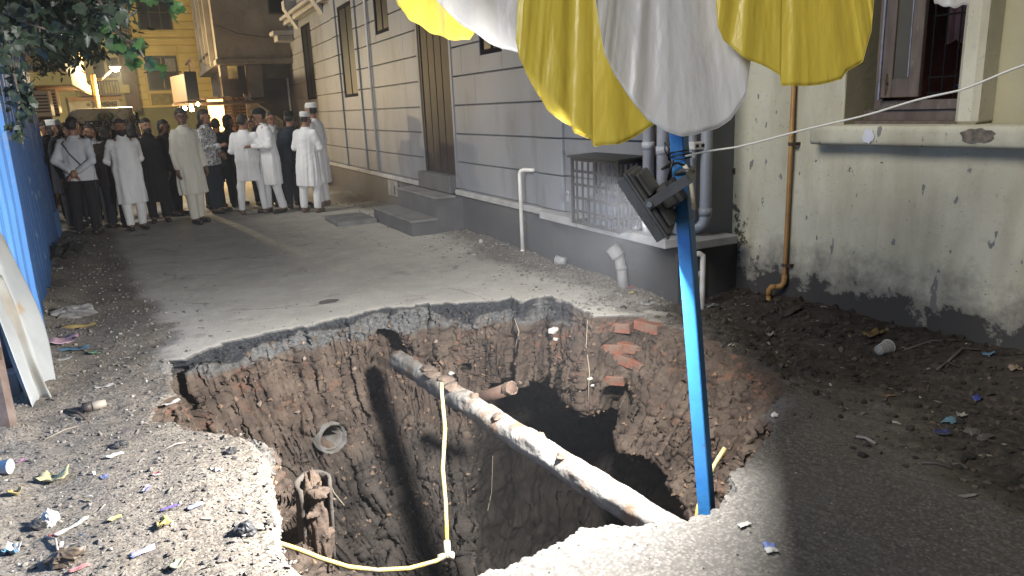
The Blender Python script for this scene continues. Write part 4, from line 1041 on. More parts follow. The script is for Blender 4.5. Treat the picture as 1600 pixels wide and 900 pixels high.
# lower storey set back
Yl = Yc + .7
hb('lower_wall', MB().box((xc + .25, Yl, -.1), (xr, Yl + 5, zo2 - .135)), M_DARKP, ch)
zz2 = ony(360, 150, Yc)[2]
hb('pier', MB().box((xc + .02, Yc + .02, zz2), (xc + .2, Yc + .4, zo2 - .135), .01), M_CONC, ch)
r = yb(386, 400, 95, 140, Yc + .3); hb('pier', MB().box((r[0], Yc + .1, r[2] - .2), (r[1] + .12, Yc + .6, zo2 - .135), .01), M_CONC, ch)
r = yb(354, 371, 93, 124, Yl); hb('yellowed_panel', MB().box((r[0], Yl - .05, r[2]), (r[1], Yl - .004, r[3]), .01), mat('yellowed board', (.28, .22, .1), .8, (.1, .08, .05), 5, 7), ch)
r = yb(410, 456, 95, 122, Yl); hb('shutter_board', MB().box((r[0], Yl - .05, r[2]), (r[1] + .2, Yl - .004, r[3]), .01), mat('brown grey board', (.14, .12, .1), .8, (.1, .085, .07), 3), ch)
hb('cable', MB().tube([tuple(ony(340, 40, Yc - .05)), tuple(ony(370, 52, Yc - .08)), tuple(ony(410, 58, Yc - .08)), tuple(ony(452, 54, Yc - .05))], .012, 6), M_BLACK, ch)
# window balcony frames on the lane side
hb('side_balcony', MB().box((xc - .55, Yc + 1.2, zz2 - .05), (xc - .003, Yc + 4.0, zz2 + .03)).box((xc - .55, Yc + 1.2, zz2 + .03), (xc - .5, Yc + 1.26, zz2 + 1.0)).box((xc - .55, Yc + 2.6, zz2 + .03), (xc - .5, Yc + 2.66, zz2 + 1.0)).box((xc - .55, Yc + 1.2, zz2 + 1.0), (xc - .5, Yc + 4.0, zz2 + 1.05)).box((xc - .55, Yc + 1.262, zz2 + .45), (xc - .5, Yc + 2.598, zz2 + .5)), M_BROWNST, ch)
# shop below: glowing curtain, folded shutters
r = yb(326, 352, 155, 196, Yc + .9)
sc_ = thing('lit_curtain', 'glowing pleated curtain of the lit shop behind the crowd', 'curtain', loc=(r[0], Yc + .9, 1))
mb = MB(); nu = 40
for j in range(2):
    for i in range(nu): mb.v.append((r[0] + (r[1] - r[0]) * i / (nu - 1), Yc + .9 + .03 * math.sin(i * 1.7), (r[2] - 1.2, r[3])[j]))
mb.f = [(i, i + 1, nu + i + 1, nu + i) for i in range(nu - 1)]
hb('cloth', mb, mat('backlit curtain', (.8, .55, .2), .8, emit=(1, .62, .2), estr=4.5), sc_, True)
hb('rail', MB().tube([(r[0] - .05, Yc + .9, r[3] + .01), (r[1] + .05, Yc + .9, r[3] + .01)], .015, 6), M_BRACK, sc_)
M_SHUT = mat('brass shutter', (.36, .2, .09), .4, (.22, .12, .05), 5, 4, metal=.4)
for i, (a, b) in enumerate(((352, 365), (367, 374), (376, 384))):
    r = yb(a, b, 150, 196, Yc + .5)
    fs = thing('folded_shutter', ['wide slatted brass shutter next to the glowing curtain', 'narrow slatted brass shutter in the middle of the three', 'narrow slatted brass shutter next to the stair wall'][i], 'shutter', 'slatted shutters of the lit shop', loc=(r[0], Yc + .5, 0))
    hb('frame', MB().box((r[0] - .02, Yc + .49, -.1), (r[0], Yc + .56, r[3])).box((r[1], Yc + .49, -.1), (r[1] + .02, Yc + .56, r[3])), M_BRACK, fs)
    z = .9
    while z < r[3] - .05:
        hb('slat', MB().prism([(Yc + .5, z), (Yc + .55, z), (Yc + .53, z + .05)], r[0] + .002, r[1] - .002, 0), M_SHUT, fs); z += .085
# stair parapet
q0, q1_ = ony(386, 150, Yc - .3), ony(442, 192, Yc - .3)
sp = thing('stair_wall', 'sloping speckled stone parapet of an outside stair behind the crowd', 'wall', loc=(q0[0], Yc - .3, 0))
hb('parapet', MB().prism([(q0[0] - .05, -.1), (q1_[0], -.1), (q1_[0], q1_[2]), (q0[0] - .05, q0[2])], Yc - .34, Yc - .2, 1), mat('speckled stone', (.24, .215, .18), .85, (.12, .105, .09), 14, 6), sp)
hb('coping', MB().prism([(q0[0] - .08, q0[2]), (q1_[0], q1_[2]), (q1_[0], q1_[2] + .06), (q0[0] - .08, q0[2] + .06)], Yc - .37, Yc - .17, 1), M_LEDGE, sp)
# sign box over the lane and the bulbs
Ys = 19.6
r = yb(290, 308, 115, 158, Ys)
sb = thing('sign_box', 'brown shop sign box with a dark face above the bulbs', 'sign', loc=(r[0], Ys, r[2]))
r2 = yb(274, 292, 122, 160, Ys + .6)
hb('box', MB().prism([(r2[0] - .05, Ys + 1.4), (r[0], Ys + .02), (r[1], Ys + .02), (r[1], Ys + 1.4)], r[2], r[3], 2), M_BROWNST, sb)
hb('face', MB().box((r[0], Ys - .02, r[2] + .02), (r[1] + .02, Ys + .015, r[3] + .05), .01), M_GLASSD, sb)
hb('canopy_edge', MB().box((r2[0] - .1, Ys - .05, r[2] - .1), (xc + .9, Ys + 1.5, r[2] - .03), .01), M_BROWNST, sb)
M_BULB = mat('lit bulb', (1, .9, .7), .3, emit=(1, .72, .34), estr=70)
bl = [(281, 175), (289, 169), (299, 166), (309, 163), (300, 171)]
for i, (a, b) in enumerate(bl):
    p = ony(a, b, Ys - .12 - .05 * i)
    bo = thing('light_bulb', ['largest bare bulb lowest under the sign box', 'bare bulb second from the yellow house side under the sign box', 'bare bulb in the middle of the row under the sign box', 'bare bulb nearest the glowing curtain under the sign box', 'bare bulb hanging lower behind the middle of the row'][i], 'bulb', 'bare bulbs under the shop sign', loc=tuple(p))
    s_ = (.075, .05, .045, .04, .05)[i]
    hb('bulb', MB().lathe([(0, -s_), (s_ * .75, -s_ * .7), (s_, 0), (s_ * .7, s_ * .7), (s_ * .35, s_ * 1.2)], tuple(p), 12), M_BULB, bo, True)
    hb('holder', MB().tube([tuple(p + V(0, 0, s_ * 1.2)), tuple(p + V(0, 0, s_ * 1.8)), (p[0], p[1] + .02, r[2] - .09)], .016, 6), M_BLACK, bo)
point('bulb_light', tuple(ony(288, 174, Ys - .35) + V(0, 0, -.1)), 50, (1.0, .6, .27), .12)
point('shop_light', (ony(318, 160, Yc + .2)[0], Yc + .1, 2.05), 45, (1.0, .58, .25), .15)
# dark block that closes the view behind everything
# van
vx = ony(165, 170, 17.6)[0]
van = thing('maintenance_van', 'dirty cream van facing the crowd with green emblem and lettering above the windscreen', 'van', loc=(vx, 18, 0))
M_VAN = mat('dirty cream paint', (.42, .36, .25), .5, (.33, .27, .18), 4, 6, stain=(.16, .12, .07), sscale=9, swidth=(.56, .68))
M_VANG = mat('grey van side', (.3, .3, .31), .4, (.24, .24, .25), 3)
Yv = 17.6
zt = ony(165, 169, Yv)[2]; zl = ony(165, 199, Yv)[2]
xl_, xr_ = ony(97, 190, Yv)[0], ony(219, 185, Yv)[0]
hb('body', MB().prism([(xl_, .35), (xr_, .35), (xr_, 1.1), (xr_ - .06, zt - .18), (xr_ - .2, zt - .02), (xl_ + .2, zt - .02), (xl_ + .06, zt - .18), (xl_, 1.1)], Yv + .12, Yv + 3.4, 1), M_VANG, van)
pa, pb2 = ony(118, 172, Yv)[0], ony(206, 168, Yv)[0]; pc_, pd = ony(122, 198, Yv - .1)[0], ony(212, 196, Yv - .1)[0]
hb('roof_panel', MB().add([(pa, Yv + .08, zt), (pb2, Yv + .08, zt), (pd, Yv - .06, zl), (pc_, Yv - .06, zl), (pa, Yv + .5, zt + .02), (pb2, Yv + .5, zt + .02), (pd, Yv + .11, zl), (pc_, Yv + .11, zl)],
   [(3, 2, 1, 0), (0, 1, 5, 4), (2, 3, 7, 6), (1, 2, 6, 5), (3, 0, 4, 7), (4, 5, 6, 7)]), M_VAN, van)
hb('windscreen', MB().add([(xl_ + .12, Yv + .1, zl - .05), (xr_ - .12, Yv + .1, zl - .05), (xr_ - .08, Yv - .1, .98), (xl_ + .08, Yv - .1, .98)], [(3, 2, 1, 0)]), M_GLASSD, van)
hb('nose', MB().box((xl_ + .02, Yv - .12, .3), (xr_ - .02, Yv + .12, .97), .04), M_VAN, van)
for s_ in (xl_ + .22, xr_ - .22): hb('headlight', MB().tube([(s_, Yv - .14, .75), (s_, Yv - .11, .75)], .1, 14), M_STEEL, van)
for s_ in (xl_ + .05, xr_ - .2):
    for yy in (Yv + .5, Yv + 2.7):
        w = hb('wheel', MB().tube([(s_, yy, .28), (s_ + .15, yy, .28)], .28, 18), M_BLACK, van); hb('rim', MB().tube([(s_ - .005, yy, .28), (s_ + .155, yy, .28)], .15, 12), M_STEEL, w)
hb('number_plate', MB().box((-.22 + vx, Yv - .13, .42), (.22 + vx, Yv - .121, .52)), M_PVCW, van)
mir = ony(214, 180, Yv - .1)
hb('mirror', MB().box((mir[0] - .03, Yv - .1, mir[2] - .1), (mir[0] + .03, Yv - .04, mir[2] + .06), .01), M_BLACK, van)
# emblem and lettering on the sloping panel
sl_ax = V(0, .14, zt - zl); sl_ax /= np.linalg.norm(sl_ax)
def panel_pt(fx, fz, out=.006):
    a = V(pc_, Yv - .06, zl) + V(1, 0, 0) * (pd - pc_) * fx + sl_ax * fz; return a + V(0, -sl_ax[2], sl_ax[1]) * out
M_GREENP = mat('green paint', (.04, .12, .05), .6)
em = MB()
for s_ in (-1, 1):
    pts = [panel_pt(.5 + s_ * (.02 + .105 * math.sin(a)) , .235 - .085 * math.cos(a)) for a in np.linspace(.15, 2.6, 9)]
    em.tube(pts, [.012, .02, .024, .026, .026, .024, .02, .014, .006], 6)
em.tube([panel_pt(.46, .19), panel_pt(.5, .28), panel_pt(.54, .19)], .01, 5)
hb('emblem', em, M_GREENP, van)
def text(name, body, origin, xdir, ydir, size, m, parent, align='CENTER', ext=.004):
    cu = bpy.data.curves.new(name, 'FONT'); cu.body = body; cu.size = size; cu.align_x = align; cu.align_y = 'CENTER'; cu.extrude = ext; cu.offset = .006
    o = bpy.data.objects.new(name, cu); col.objects.link(o); cu.materials.append(m)
    x_, y_ = Vector(xdir).normalized(), Vector(ydir).normalized(); z_ = x_.cross(y_)
    o.matrix_world = Matrix(((x_[0], y_[0], z_[0], origin[0]), (x_[1], y_[1], z_[1], origin[1]), (x_[2], y_[2], z_[2], origin[2]), (0, 0, 0, 1)))
    bpy.context.view_layer.update()
    me = bpy.data.meshes.new_from_object(o); mw0 = o.matrix_world.copy(); bpy.data.objects.remove(o); o = bpy.data.objects.new(name, me); col.objects.link(o); o.matrix_world = mw0
    mw = mw0.copy(); mw.translation = Vector(origin) - parent_world(parent)
    o.parent = parent; o.matrix_local = mw; return o
text('lettering', 'MAINTERANCE VAN', panel_pt(.5, .075), (1, 0, 0), tuple(sl_ax), .172, mat('navy lettering', (.02, .03, .06), .6), van)
# ------------------------------------------------------------------ blue pole with floodlight
M_BLUEP = mat('blue gloss paint', (0.035, 0.20, 0.50), .38, (0.03, 0.165, 0.43), 6, 5, .06, 40, spec=.5, stain=(.07, .065, .06), sscale=9, swidth=(.6, .74))
PT, PB = atd(1060, 205, 3.12), atd(1104, 793, 3.38)
pole = thing('blue_pole', 'tilted square blue painted pole standing in the pit and carrying the floodlight', 'pole', loc=tuple(PB))
ax = PT - PB; L_ = np.linalg.norm(ax); ax /= L_
bot, top = PB - ax * 1.25, PT + ax * .75
a_ = np.cross(ax, V(0, 1, 0)); a_ /= np.linalg.norm(a_); b_ = np.cross(ax, a_)
ca_, sa_ = math.cos(R(28)), math.sin(R(28))
e1_, e2_ = a_ * ca_ + b_ * sa_, -a_ * sa_ + b_ * ca_
mb = MB(); hw = .031; ch_ = .004; prof = []
for sx, sy in ((1, 1), (-1, 1), (-1, -1), (1, -1)):
    if sx * sy > 0: prof += [(sx * hw, sy * (hw - ch_)), (sx * (hw - ch_), sy * hw)]
    else: prof += [(sx * (hw - ch_), sy * hw), (sx * hw, sy * (hw - ch_))]
n_ = 14
for i in range(n_ + 1):
    c = bot + (top - bot) * i / n_
    for p, q in prof: mb.v.append(tuple(c + e1_ * p + e2_ * q))
mb.f = [(i * 8 + k, i * 8 + (k + 1) % 8, (i + 1) * 8 + (k + 1) % 8, (i + 1) * 8 + k) for i in range(n_) for k in range(8)] + [tuple(range(8))[::-1], tuple(n_ * 8 + k for k in range(8))]
hb('shaft', mb, M_BLUEP, pole)
def on_pole(py, side=0.0, front=0.0):
    t = (py - 205) / (793 - 205); return PT + (PB - PT) * t + (-RT) * side - FW * front
# wire binding at the top of the pole
M_WIREG = mat('white cord', (.62, .6, .55), .7)
M_ALU = mat('floodlight casting', (0.085, 0.085, 0.088), .45, (0.12, 0.12, 0.12), 8, 4, .08, 80, metal=.5, stain=(.2, .19, .17), sscale=12, swidth=(.6, .75))
M_DRV = mat('dark driver box', (0.03, 0.03, 0.032), .5, (.045, .045, .046), 10)
fl = thing('floodlight', 'lit rectangular floodlight with finned back tilted down on the blue pole', 'floodlight', loc=tuple(atd(1010, 318, 3.05)))
FC = atd(1011, 317, 3.06)
FN = V(-.62, .56, -.55); FN /= np.linalg.norm(FN)            # the way it shines
fu = np.cross(FN, V(0, 0, 1)); fu /= np.linalg.norm(fu); fv = np.cross(fu, FN)      # fu sideways, fv up along the face
FM = Matrix(((fu[0], fv[0], -FN[0], FC[0]), (fu[1], fv[1], -FN[1], FC[1]), (fu[2], fv[2], -FN[2], FC[2]), (0, 0, 0, 1)))   # local x side, y up, z back
def fbx(mb, lo, hi, bev=0): return mb.box(lo, hi, bev, FM)
W2_, H2_ = .165, .145
mb = MB(); fbx(mb, (-W2_, -H2_, .008), (W2_, H2_, .04), .006); fbx(mb, (-W2_ - .012, -H2_ - .012, .012), (W2_ + .012, H2_ + .012, .024), .003)
hb('housing', mb, M_ALU, fl)
mb = MB()
for s0_, s1_, t0_, t1_ in ((-W2_, W2_, H2_ - .02, H2_), (-W2_, W2_, -H2_, -H2_ + .02), (-W2_, -W2_ + .02, -H2_ + .02, H2_ - .02), (W2_ - .02, W2_, -H2_ + .02, H2_ - .02)):
    fbx(mb, (s0_, t0_, -.028), (s1_, t1_, .0078))
hb('bezel', mb, M_ALU, fl)
mb = MB(); fbx(mb, (-W2_ + .02, -H2_ + .02, .002), (W2_ - .02, H2_ - .02, .007))
hb('lens', mb, mat('led panel', (.9, .93, 1), .3, emit=(.85, .92, 1), estr=40), fl)
for sgn in (1, -1):
    mb = MB(); fbx(mb, (-W2_ + .02, .02 if sgn > 0 else -H2_ + .02, .0405), (W2_ - .02, H2_ - .02 if sgn > 0 else -.02, .062), .008); hb('back_cover', mb, M_ALU, fl)
for k in range(9):
    x = -.1 + k * .025; mb = MB(); fbx(mb, (x - .003, -.018, .041), (x + .003, .018, .075)); hb('fin', mb, M_DRV, fl)
mb = MB(); fbx(mb, (-.1, -.07, .064), (.1, .03, .125), .012); dv_ = hb('driver_box', mb, M_DRV, fl)
for k in range(10):
    x = -.09 + k * .02; mb = MB(); fbx(mb, (x - .003, -.065, .1255), (x + .003, .025, .142)); hb('fin', mb, M_DRV, dv_)
for sgn in (-1, 1):
    mb = MB()
    p0 = V(sgn * (W2_ + .014), 0, .03); 
    fbx(mb, (sgn * (W2_ + .0125) - .0025, -.02, .02), (sgn * (W2_ + .0125) + .0025, .02, .21), .001)
    hb('bracket', mb, M_ALU, fl)
    mb = MB(); 
    q = [FM @ Vector((sgn * (W2_ + .014), 0, .034)), FM @ Vector((sgn * (W2_ + .026), 0, .034))]; mb.tube([tuple(q[0]), tuple(q[1])], .011, 10); hb('bolt', mb, M_STEEL, fl)
mb = MB(); fbx(mb, (-W2_ - .015, -.02, .2105), (W2_ + .015, .02, .2155), .001); hb('bracket', mb, M_ALU, fl)
# a strap from the bracket to the pole
qa = np.array(FM @ Vector((.06, .0, .216))); qb = on_pole(268, .03, -.0)
hb('strap', MB().tube([qa, (qa + qb) / 2 + V(0, 0, .01), qb], .011, 8), M_ALU, fl, True)
cab = thing('lamp_cable', 'white cable looping from the floodlight over the blue pole', 'cable', loc=tuple(on_pole(250)))
qc = np.array(FM @ Vector((.02, .03, .12)))
pts = [qc, qc + V(.0, -.03, .08), on_pole(262, .09, .04), on_pole(254, .03, .055), on_pole(258, -.0, .06), on_pole(270, -.022, .055), on_pole(300, -.028, .05), on_pole(322, -.03, .05)]
hb('sleeve', MB().tube(pts[:5], .0055, 8), M_BLACK, cab, True)
hb('tape', MB().tube(pts[4:], .010, 8), mat('white insulating tape', (.6, .57, .5), .6, (.42, .36, .28), 60, 3), cab, True)
tw = thing('binding_wire', 'twisted black binding wire round the top of the blue pole', 'wire', loc=tuple(on_pole(240)))
loop = []
for i in range(26):
    a = i / 25 * 2 * math.pi * 2.2; c = on_pole(246 - i * .5); loop.append(c + e1_ * .039 * math.cos(a) * 1.25 + e2_ * .039 * math.sin(a) * 1.25)
hb('coil', MB().tube(loop, .003, 6), M_BLACK, tw, True)
hb('loose_end', MB().tube([on_pole(252, .05, .04), on_pole(236, .075, .05), on_pole(224, .07, .04), on_pole(232, .055, .04), on_pole(250, .06, .04)], .003, 6), M_BLACK, tw, True)
# white washing line / cord from the pole past the green house
ps_ = [on_pole(244, -.01, .045)]
for px, py, d_ in ((1150, 229, 3.0), (1290, 196, 2.85), (1400, 166, 2.72), (1500, 140, 2.6), (1600, 103, 2.5), (1760, 40, 2.35)): ps_.append(atd(px, py, d_))
ps_ = [np.array(p) for p in ps_]; fine_ = []
for p, q in zip(ps_[:-1], ps_[1:]):
    for k in range(6): fine_.append(p + (q - p) * k / 6)
wl = tag(MB().tube([p + V(0, 0, .003 * math.sin(i * .7)) for i, p in enumerate(fine_)], .0042, 7).build('cord', M_WIREG, None, True), 'white cord stretched from the blue pole across the pale green wall', 'cord')

# ------------------------------------------------------------------ in the pit: big pipe, hose, concrete pipe ends, bricks
def pipe_mat():
    m = mat('flaking iron pipe', (0.0897, 0.08268, 0.07332), .8, (0.1482, 0.142, 0.1303), 9, 7, .5, 26, stain=(0.085, 0.055, 0.036), sscale=6, swidth=(.48, .62)); return m
M_IRON = pipe_mat()
PF, PN = atd(628, 566, 5.62), atd(1005, 806, 3.22)
pdir = (PN - PF) / np.linalg.norm(PN - PF)
A_, B_ = PF - pdir * .08, PN + pdir * .6
nseg, ns_ = 150, 36
tv = np.linspace(0, 1, nseg); up_ = np.cross(pdir, np.cross(V(0, 0, 1), pdir)); up_ /= np.linalg.norm(up_); sd_ = np.cross(pdir, up_)
mv = np.zeros((nseg, ns_, 3))
for i, t in enumerate(tv):
    for k in range(ns_):
        a = 2 * math.pi * k / ns_; mv[i, k] = A_ + (B_ - A_) * t + .0 * up_ + (up_ * math.cos(a) + sd_ * math.sin(a)) * 1e-9
c_l = A_[None] + (B_ - A_)[None] * tv[:, None]
aa = np.linspace(0, 2 * math.pi, ns_, endpoint=False)
dirs = up_[None] * np.cos(aa)[:, None] + sd_[None] * np.sin(aa)[:, None]
S_ = np.stack([np.repeat(tv * 12, ns_), np.tile(np.cos(aa) * 1.2, nseg), np.tile(np.sin(aa) * 1.2, nseg)], 1)
topw = np.tile(np.clip(np.cos(aa), 0, 1), nseg)
rad_ = .070 + .005 * fbm(S_ * 1.5, 3, 200) + .004 * sstep(0, .3, fbm(S_ * 2.2, 4, 201)) + topw ** 2 * .014 * np.clip(fbm(S_ * 2.0, 4, 202), -.2, 1)
mv = c_l[:, None] + dirs[None] * rad_.reshape(nseg, ns_)[..., None]
ip = thing('water_main', 'thick flaking pale iron pipe crossing the pit from the far wall to the near rim', 'pipe', loc=tuple((PF + PN) / 2))
me = npmesh('tube', mv.reshape(-1, 3), grid_faces(nseg, ns_)[:, ::-1])
o = link('tube', me, M_IRON, ip); o.location = -Vector(ip.location)
# soil caked along its back
M_SOIL = mat('caked soil', (0.095, 0.066, 0.047), .95, (0.055, 0.039, 0.03), 12, 6, .5, 40)
def lump(name, c, r, m, parent=None, seed=0, sq=(1, 1, 1), sub=16, amp=.35, freq=1.5):
    u = np.linspace(0, math.pi, sub); v = np.linspace(0, 2 * math.pi, sub * 2, endpoint=False)
    D = np.stack([np.outer(np.sin(u), np.cos(v)), np.outer(np.sin(u), np.sin(v)), np.outer(np.cos(u), np.ones_like(v))], -1).reshape(-1, 3)
    f1_, f2_, c1 = worley(D * 1.4 + seed * 7.1, seed)
    rr_ = 1 + amp * fbm(D * freq + seed * 3.7, 4, seed) + .25 * amp * (c1 - .5)
    P = D * rr_[:, None] * np.array(sq) * r + np.asarray(c)
    me = npmesh(name, P, grid_faces(sub, sub * 2)); o = link(name, me, m, parent)
    if parent is not None: o.location = -parent_world(parent)
    return o
for i, t in enumerate((.16, .2, .245, .29, .36, .47, .58, .66)):
    c = A_ + (B_ - A_) * t + up_ * .066 + sd_ * (.02 if i % 2 else -.012)
    lump('soil_clump', c, .028 if i > 3 else .042, M_SOIL, ip, 300 + i, (1.3, 1.3, .6), 12)
# small rusty pipe deeper in the far wall
p1, nrm1 = onpit(798, 607, .0)
p1 = atd(800, 606, 4.75); p2 = atd(758, 620, 5.0)
rp = thing('rusty_pipe', 'short rusty brown pipe sticking out of the far earth wall behind the main', 'pipe', loc=tuple(p1))
hb('tube', MB().tube([p1, p2, p2 + (p2 - p1) * 1.2], .042, 18), mat('rust', (0.06696, 0.03825, 0.0255), .85, (0.04464, 0.027, 0.0204), 7, 6, .3, 30), rp, True)
hb('clay_rim', MB().ring(p1, p2 - p1, .047, .036, .05, 20, .03), mat('clay', (.075, .052, .038), .9), rp)
# concrete drain pipe end in the left wall and the broken one below
M_CPIPE = mat('old concrete pipe', (0.11, 0.106, 0.1), .85, (0.07, 0.06, 0.05), 9, 6, .3, 50)
pr1 = RING_P if RING_P is not None else onpit(526, 688)[0]
inn = RING_IN
dp = thing('concrete_pipe', 'open concrete drain pipe end in the left earth wall of the pit', 'pipe', loc=tuple(pr1))
c0 = pr1 + inn * .05
hb('barrel', MB().ring(c0, inn, .128, .108, .5, 32, .02), M_CPIPE, dp, True)
hb('inner_ring', MB().ring(c0 + inn * .05, inn, .1075, .09, .4, 32, .02), M_CPIPE, dp, True)
hb('back', MB().tube([c0 + inn * .42, c0 + inn * .44], .105, 24), M_VOID, dp)  # black disc painted in for the shade deep in the pipe
hb('silt', MB().tube([c0 + inn * .06 - V(0, 0, .085), c0 + inn * .4 - V(0, 0, .075)], [.03, .04], 14), M_SOIL, dp, True)
pr2, n2 = onpit(478, 765)
bp_ = thing('broken_pipe', 'broken concrete pipe filled with earth at the near left side of the pit', 'pipe', loc=tuple(pr2))
c1_ = atd(489, 752, 4.05); d1 = V(.0, .25, -1); d1 /= np.linalg.norm(d1)
# upright broken half shell
mb = MB(); sg_ = 18
for i in range(9):
    t = i / 8
    for k in range(sg_ + 1):
        a = R(-30) + R(250) * k / sg_
        rr_ = .082 * (1 + .03 * math.sin(7 * a + i)); 
        mb.v.append(tuple(c1_ + d1 * (t * .62) + V(math.cos(a), math.sin(a) * .9, .25 * math.sin(a) + .02 * math.sin(5 * a) * (1 - t)) * rr_))
n1_ = sg_ + 1; mb.f = [(i * n1_ + k, i * n1_ + k + 1, (i + 1) * n1_ + k + 1, (i + 1) * n1_ + k) for i in range(8) for k in range(sg_)]
o = hb('shell', mb, mat('muddy concrete', (.075, .064, .054), .9, (.05, .04, .033), 9, 6, .4, 40), bp_, True); md = o.modifiers.new('thick', 'SOLIDIFY'); md.thickness = .018
lump('earth_fill', c1_ + d1 * .33 + V(0, -.012, 0), .078, M_SOIL, bp_, 320, (1, 1, 4.2), 40, .18, 3.5)
for i, (dx, dz, r_) in enumerate(((.02, .06, .045), (-.03, .2, .035), (.04, .36, .04))): lump('earth_clod', c1_ + d1 * dz + V(dx, -.06, 0), r_, M_SOIL, bp_, 330 + i, (1.2, 1, .8), 12, .5, 2.2)
# yellow hose: straight leg down, joint, curved leg to the near left rim
M_HOSE = mat('yellow gas hose', (0.42, 0.31, 0.05), .5, (0.27, 0.215, 0.11), 16, 6, .1, 60, stain=(.16, .135, .1), sscale=10, swidth=(.46, .6))
h0, h1 = atd(690, 612, 4.5), atd(699, 868, 4.0)
hs = thing('yellow_hose', 'yellow plastic gas line hanging from the pipe, jointed and running to the left rim', 'hose', loc=tuple(h1))
hb('tube', MB().tube([h0 + (h0 - h1) * .06, h0, h0 * .75 + h1 * .25 + RT * .012, (h0 + h1) / 2 - RT * .01, h0 * .3 + h1 * .7, h1], .0125, 12), M_HOSE, hs, True)
pts = [h1]
for px, py, d_ in ((680, 877, 3.95), (640, 888, 3.85), (590, 891, 3.72), (545, 886, 3.6), (500, 872, 3.5), (465, 858, 3.42), (440, 850, 3.38), (415, 842, 3.36)): pts.append(atd(px, py, d_))
hb('tube', MB().tube(pts, .0118, 12), M_HOSE, hs, True)
M_JOINT = mat('pale joint', (.36, .34, .28), .6, (.24, .21, .16), 10)
hb('joint', MB().tube([h1 + (h0 - h1) * .08, h1 - (h0 - h1) * .015], .019, 12).tube([h1 - V(0, 0, .0), h1 - RT * .05 + UP * -.012], .018, 12), M_JOINT, hs, True)
hb('joint_cap', MB().tube([h1 + RT * .022 - FW * .02, h1 + RT * .022 + FW * .02], .018, 12).tube([h1 - V(0, 0, .03), h1 - V(0, 0, .055)], .014, 10), M_JOINT, hs, True)
h2 = thing('yellow_hose', 'short piece of yellow gas line behind the foot of the blue pole', 'hose', loc=tuple(atd(1110, 760, 3.5)))
hb('tube', MB().tube([atd(1085, 825, 3.5), atd(1092, 790, 3.52), atd(1104, 752, 3.55), atd(1118, 724, 3.56), atd(1133, 700, 3.58)], .0115, 12), M_HOSE, h2, True)
# bricks in the far right corner of the pit
M_BRICK = mat('red brick', (0.2, 0.078, 0.048), .9, (0.13, 0.056, 0.038), 14, 6, .3, 40, stain=(.15, .11, .08), sscale=9, swidth=(.5, .66))
bm_ = MB().box((-.115, -.055, -.037), (.115, .055, .037), .006)
bv = np.array(bm_.v); bv = bv + .004 * np.stack([fbm(bv * 30, 2, 400 + k) for k in range(3)], 1); bm_.v = [tuple(p) for p in bv]
b0 = bm_.build('brick', M_BRICK, pit); first = True
BR = [(962, 512, 8, .03), (1010, 512, -4, .05), (985, 545, 5, .05), (950, 545, 12, .02), (1000, 575, -8, .05), (952, 594, 14, .03), (968, 562, -14, .04), (878, 636, 2, .03)]
for px, py, rz, bk in BR:
    o = b0 if first else b0.copy()
    if not first: col.objects.link(o)
    first = False
    p, n = onpit(px, py); hn_ = V(HC[0], HC[1], 0) - V(p[0], p[1], 0); hn_ /= np.linalg.norm(hn_)
    o.location = tuple(p - hn_ * (.055 - bk * .35)); o.rotation_euler = (R(rz * .35), R(-rz * .35), math.atan2(hn_[0], -hn_[1]) + R(rz * .8))
# roots hanging from the soil
M_ROOT = mat('pale root', (.3, .25, .18), .8)
for i, (pts_) in enumerate((((918, 500), (916, 540), (921, 580), (919, 625)), ((804, 498), (811, 518), (806, 540), (803, 548)), ((770, 712), (769, 745), (768, 770), (762, 798)), ((514, 752), (522, 770), (538, 790)))):
    pp_ = [onpit(x, y, .03)[0] for x, y in pts_]
    rt = tag(MB().tube(pp_, [.0035] * len(pp_), 5).build('root', M_ROOT, None, True), ['long thin pale root hanging in front of the bricks', 'short forked pale root under the asphalt edge', 'hair thin root low on the dark clay floor', 'bent pale rootlet below the open concrete pipe'][i], 'root', 'roots hanging out of the pit walls')
# white stones caught in the wall
M_WSTONE = mat('pale stone', (.5, .49, .46), .8, (.36, .34, .3), 20, 4)
for i, (px, py, r_) in enumerate(((865, 516, .035), (705, 583, .022), (960, 655, .012), (1212, 648, .02), (868, 530, .02), (922, 592, .018), (926, 602, .014))):
    p, n = onpit(px, py, .01); lump('embedded_stone', p, r_, M_WSTONE, pit, 340 + i, (1.3, 1, .7), 10)
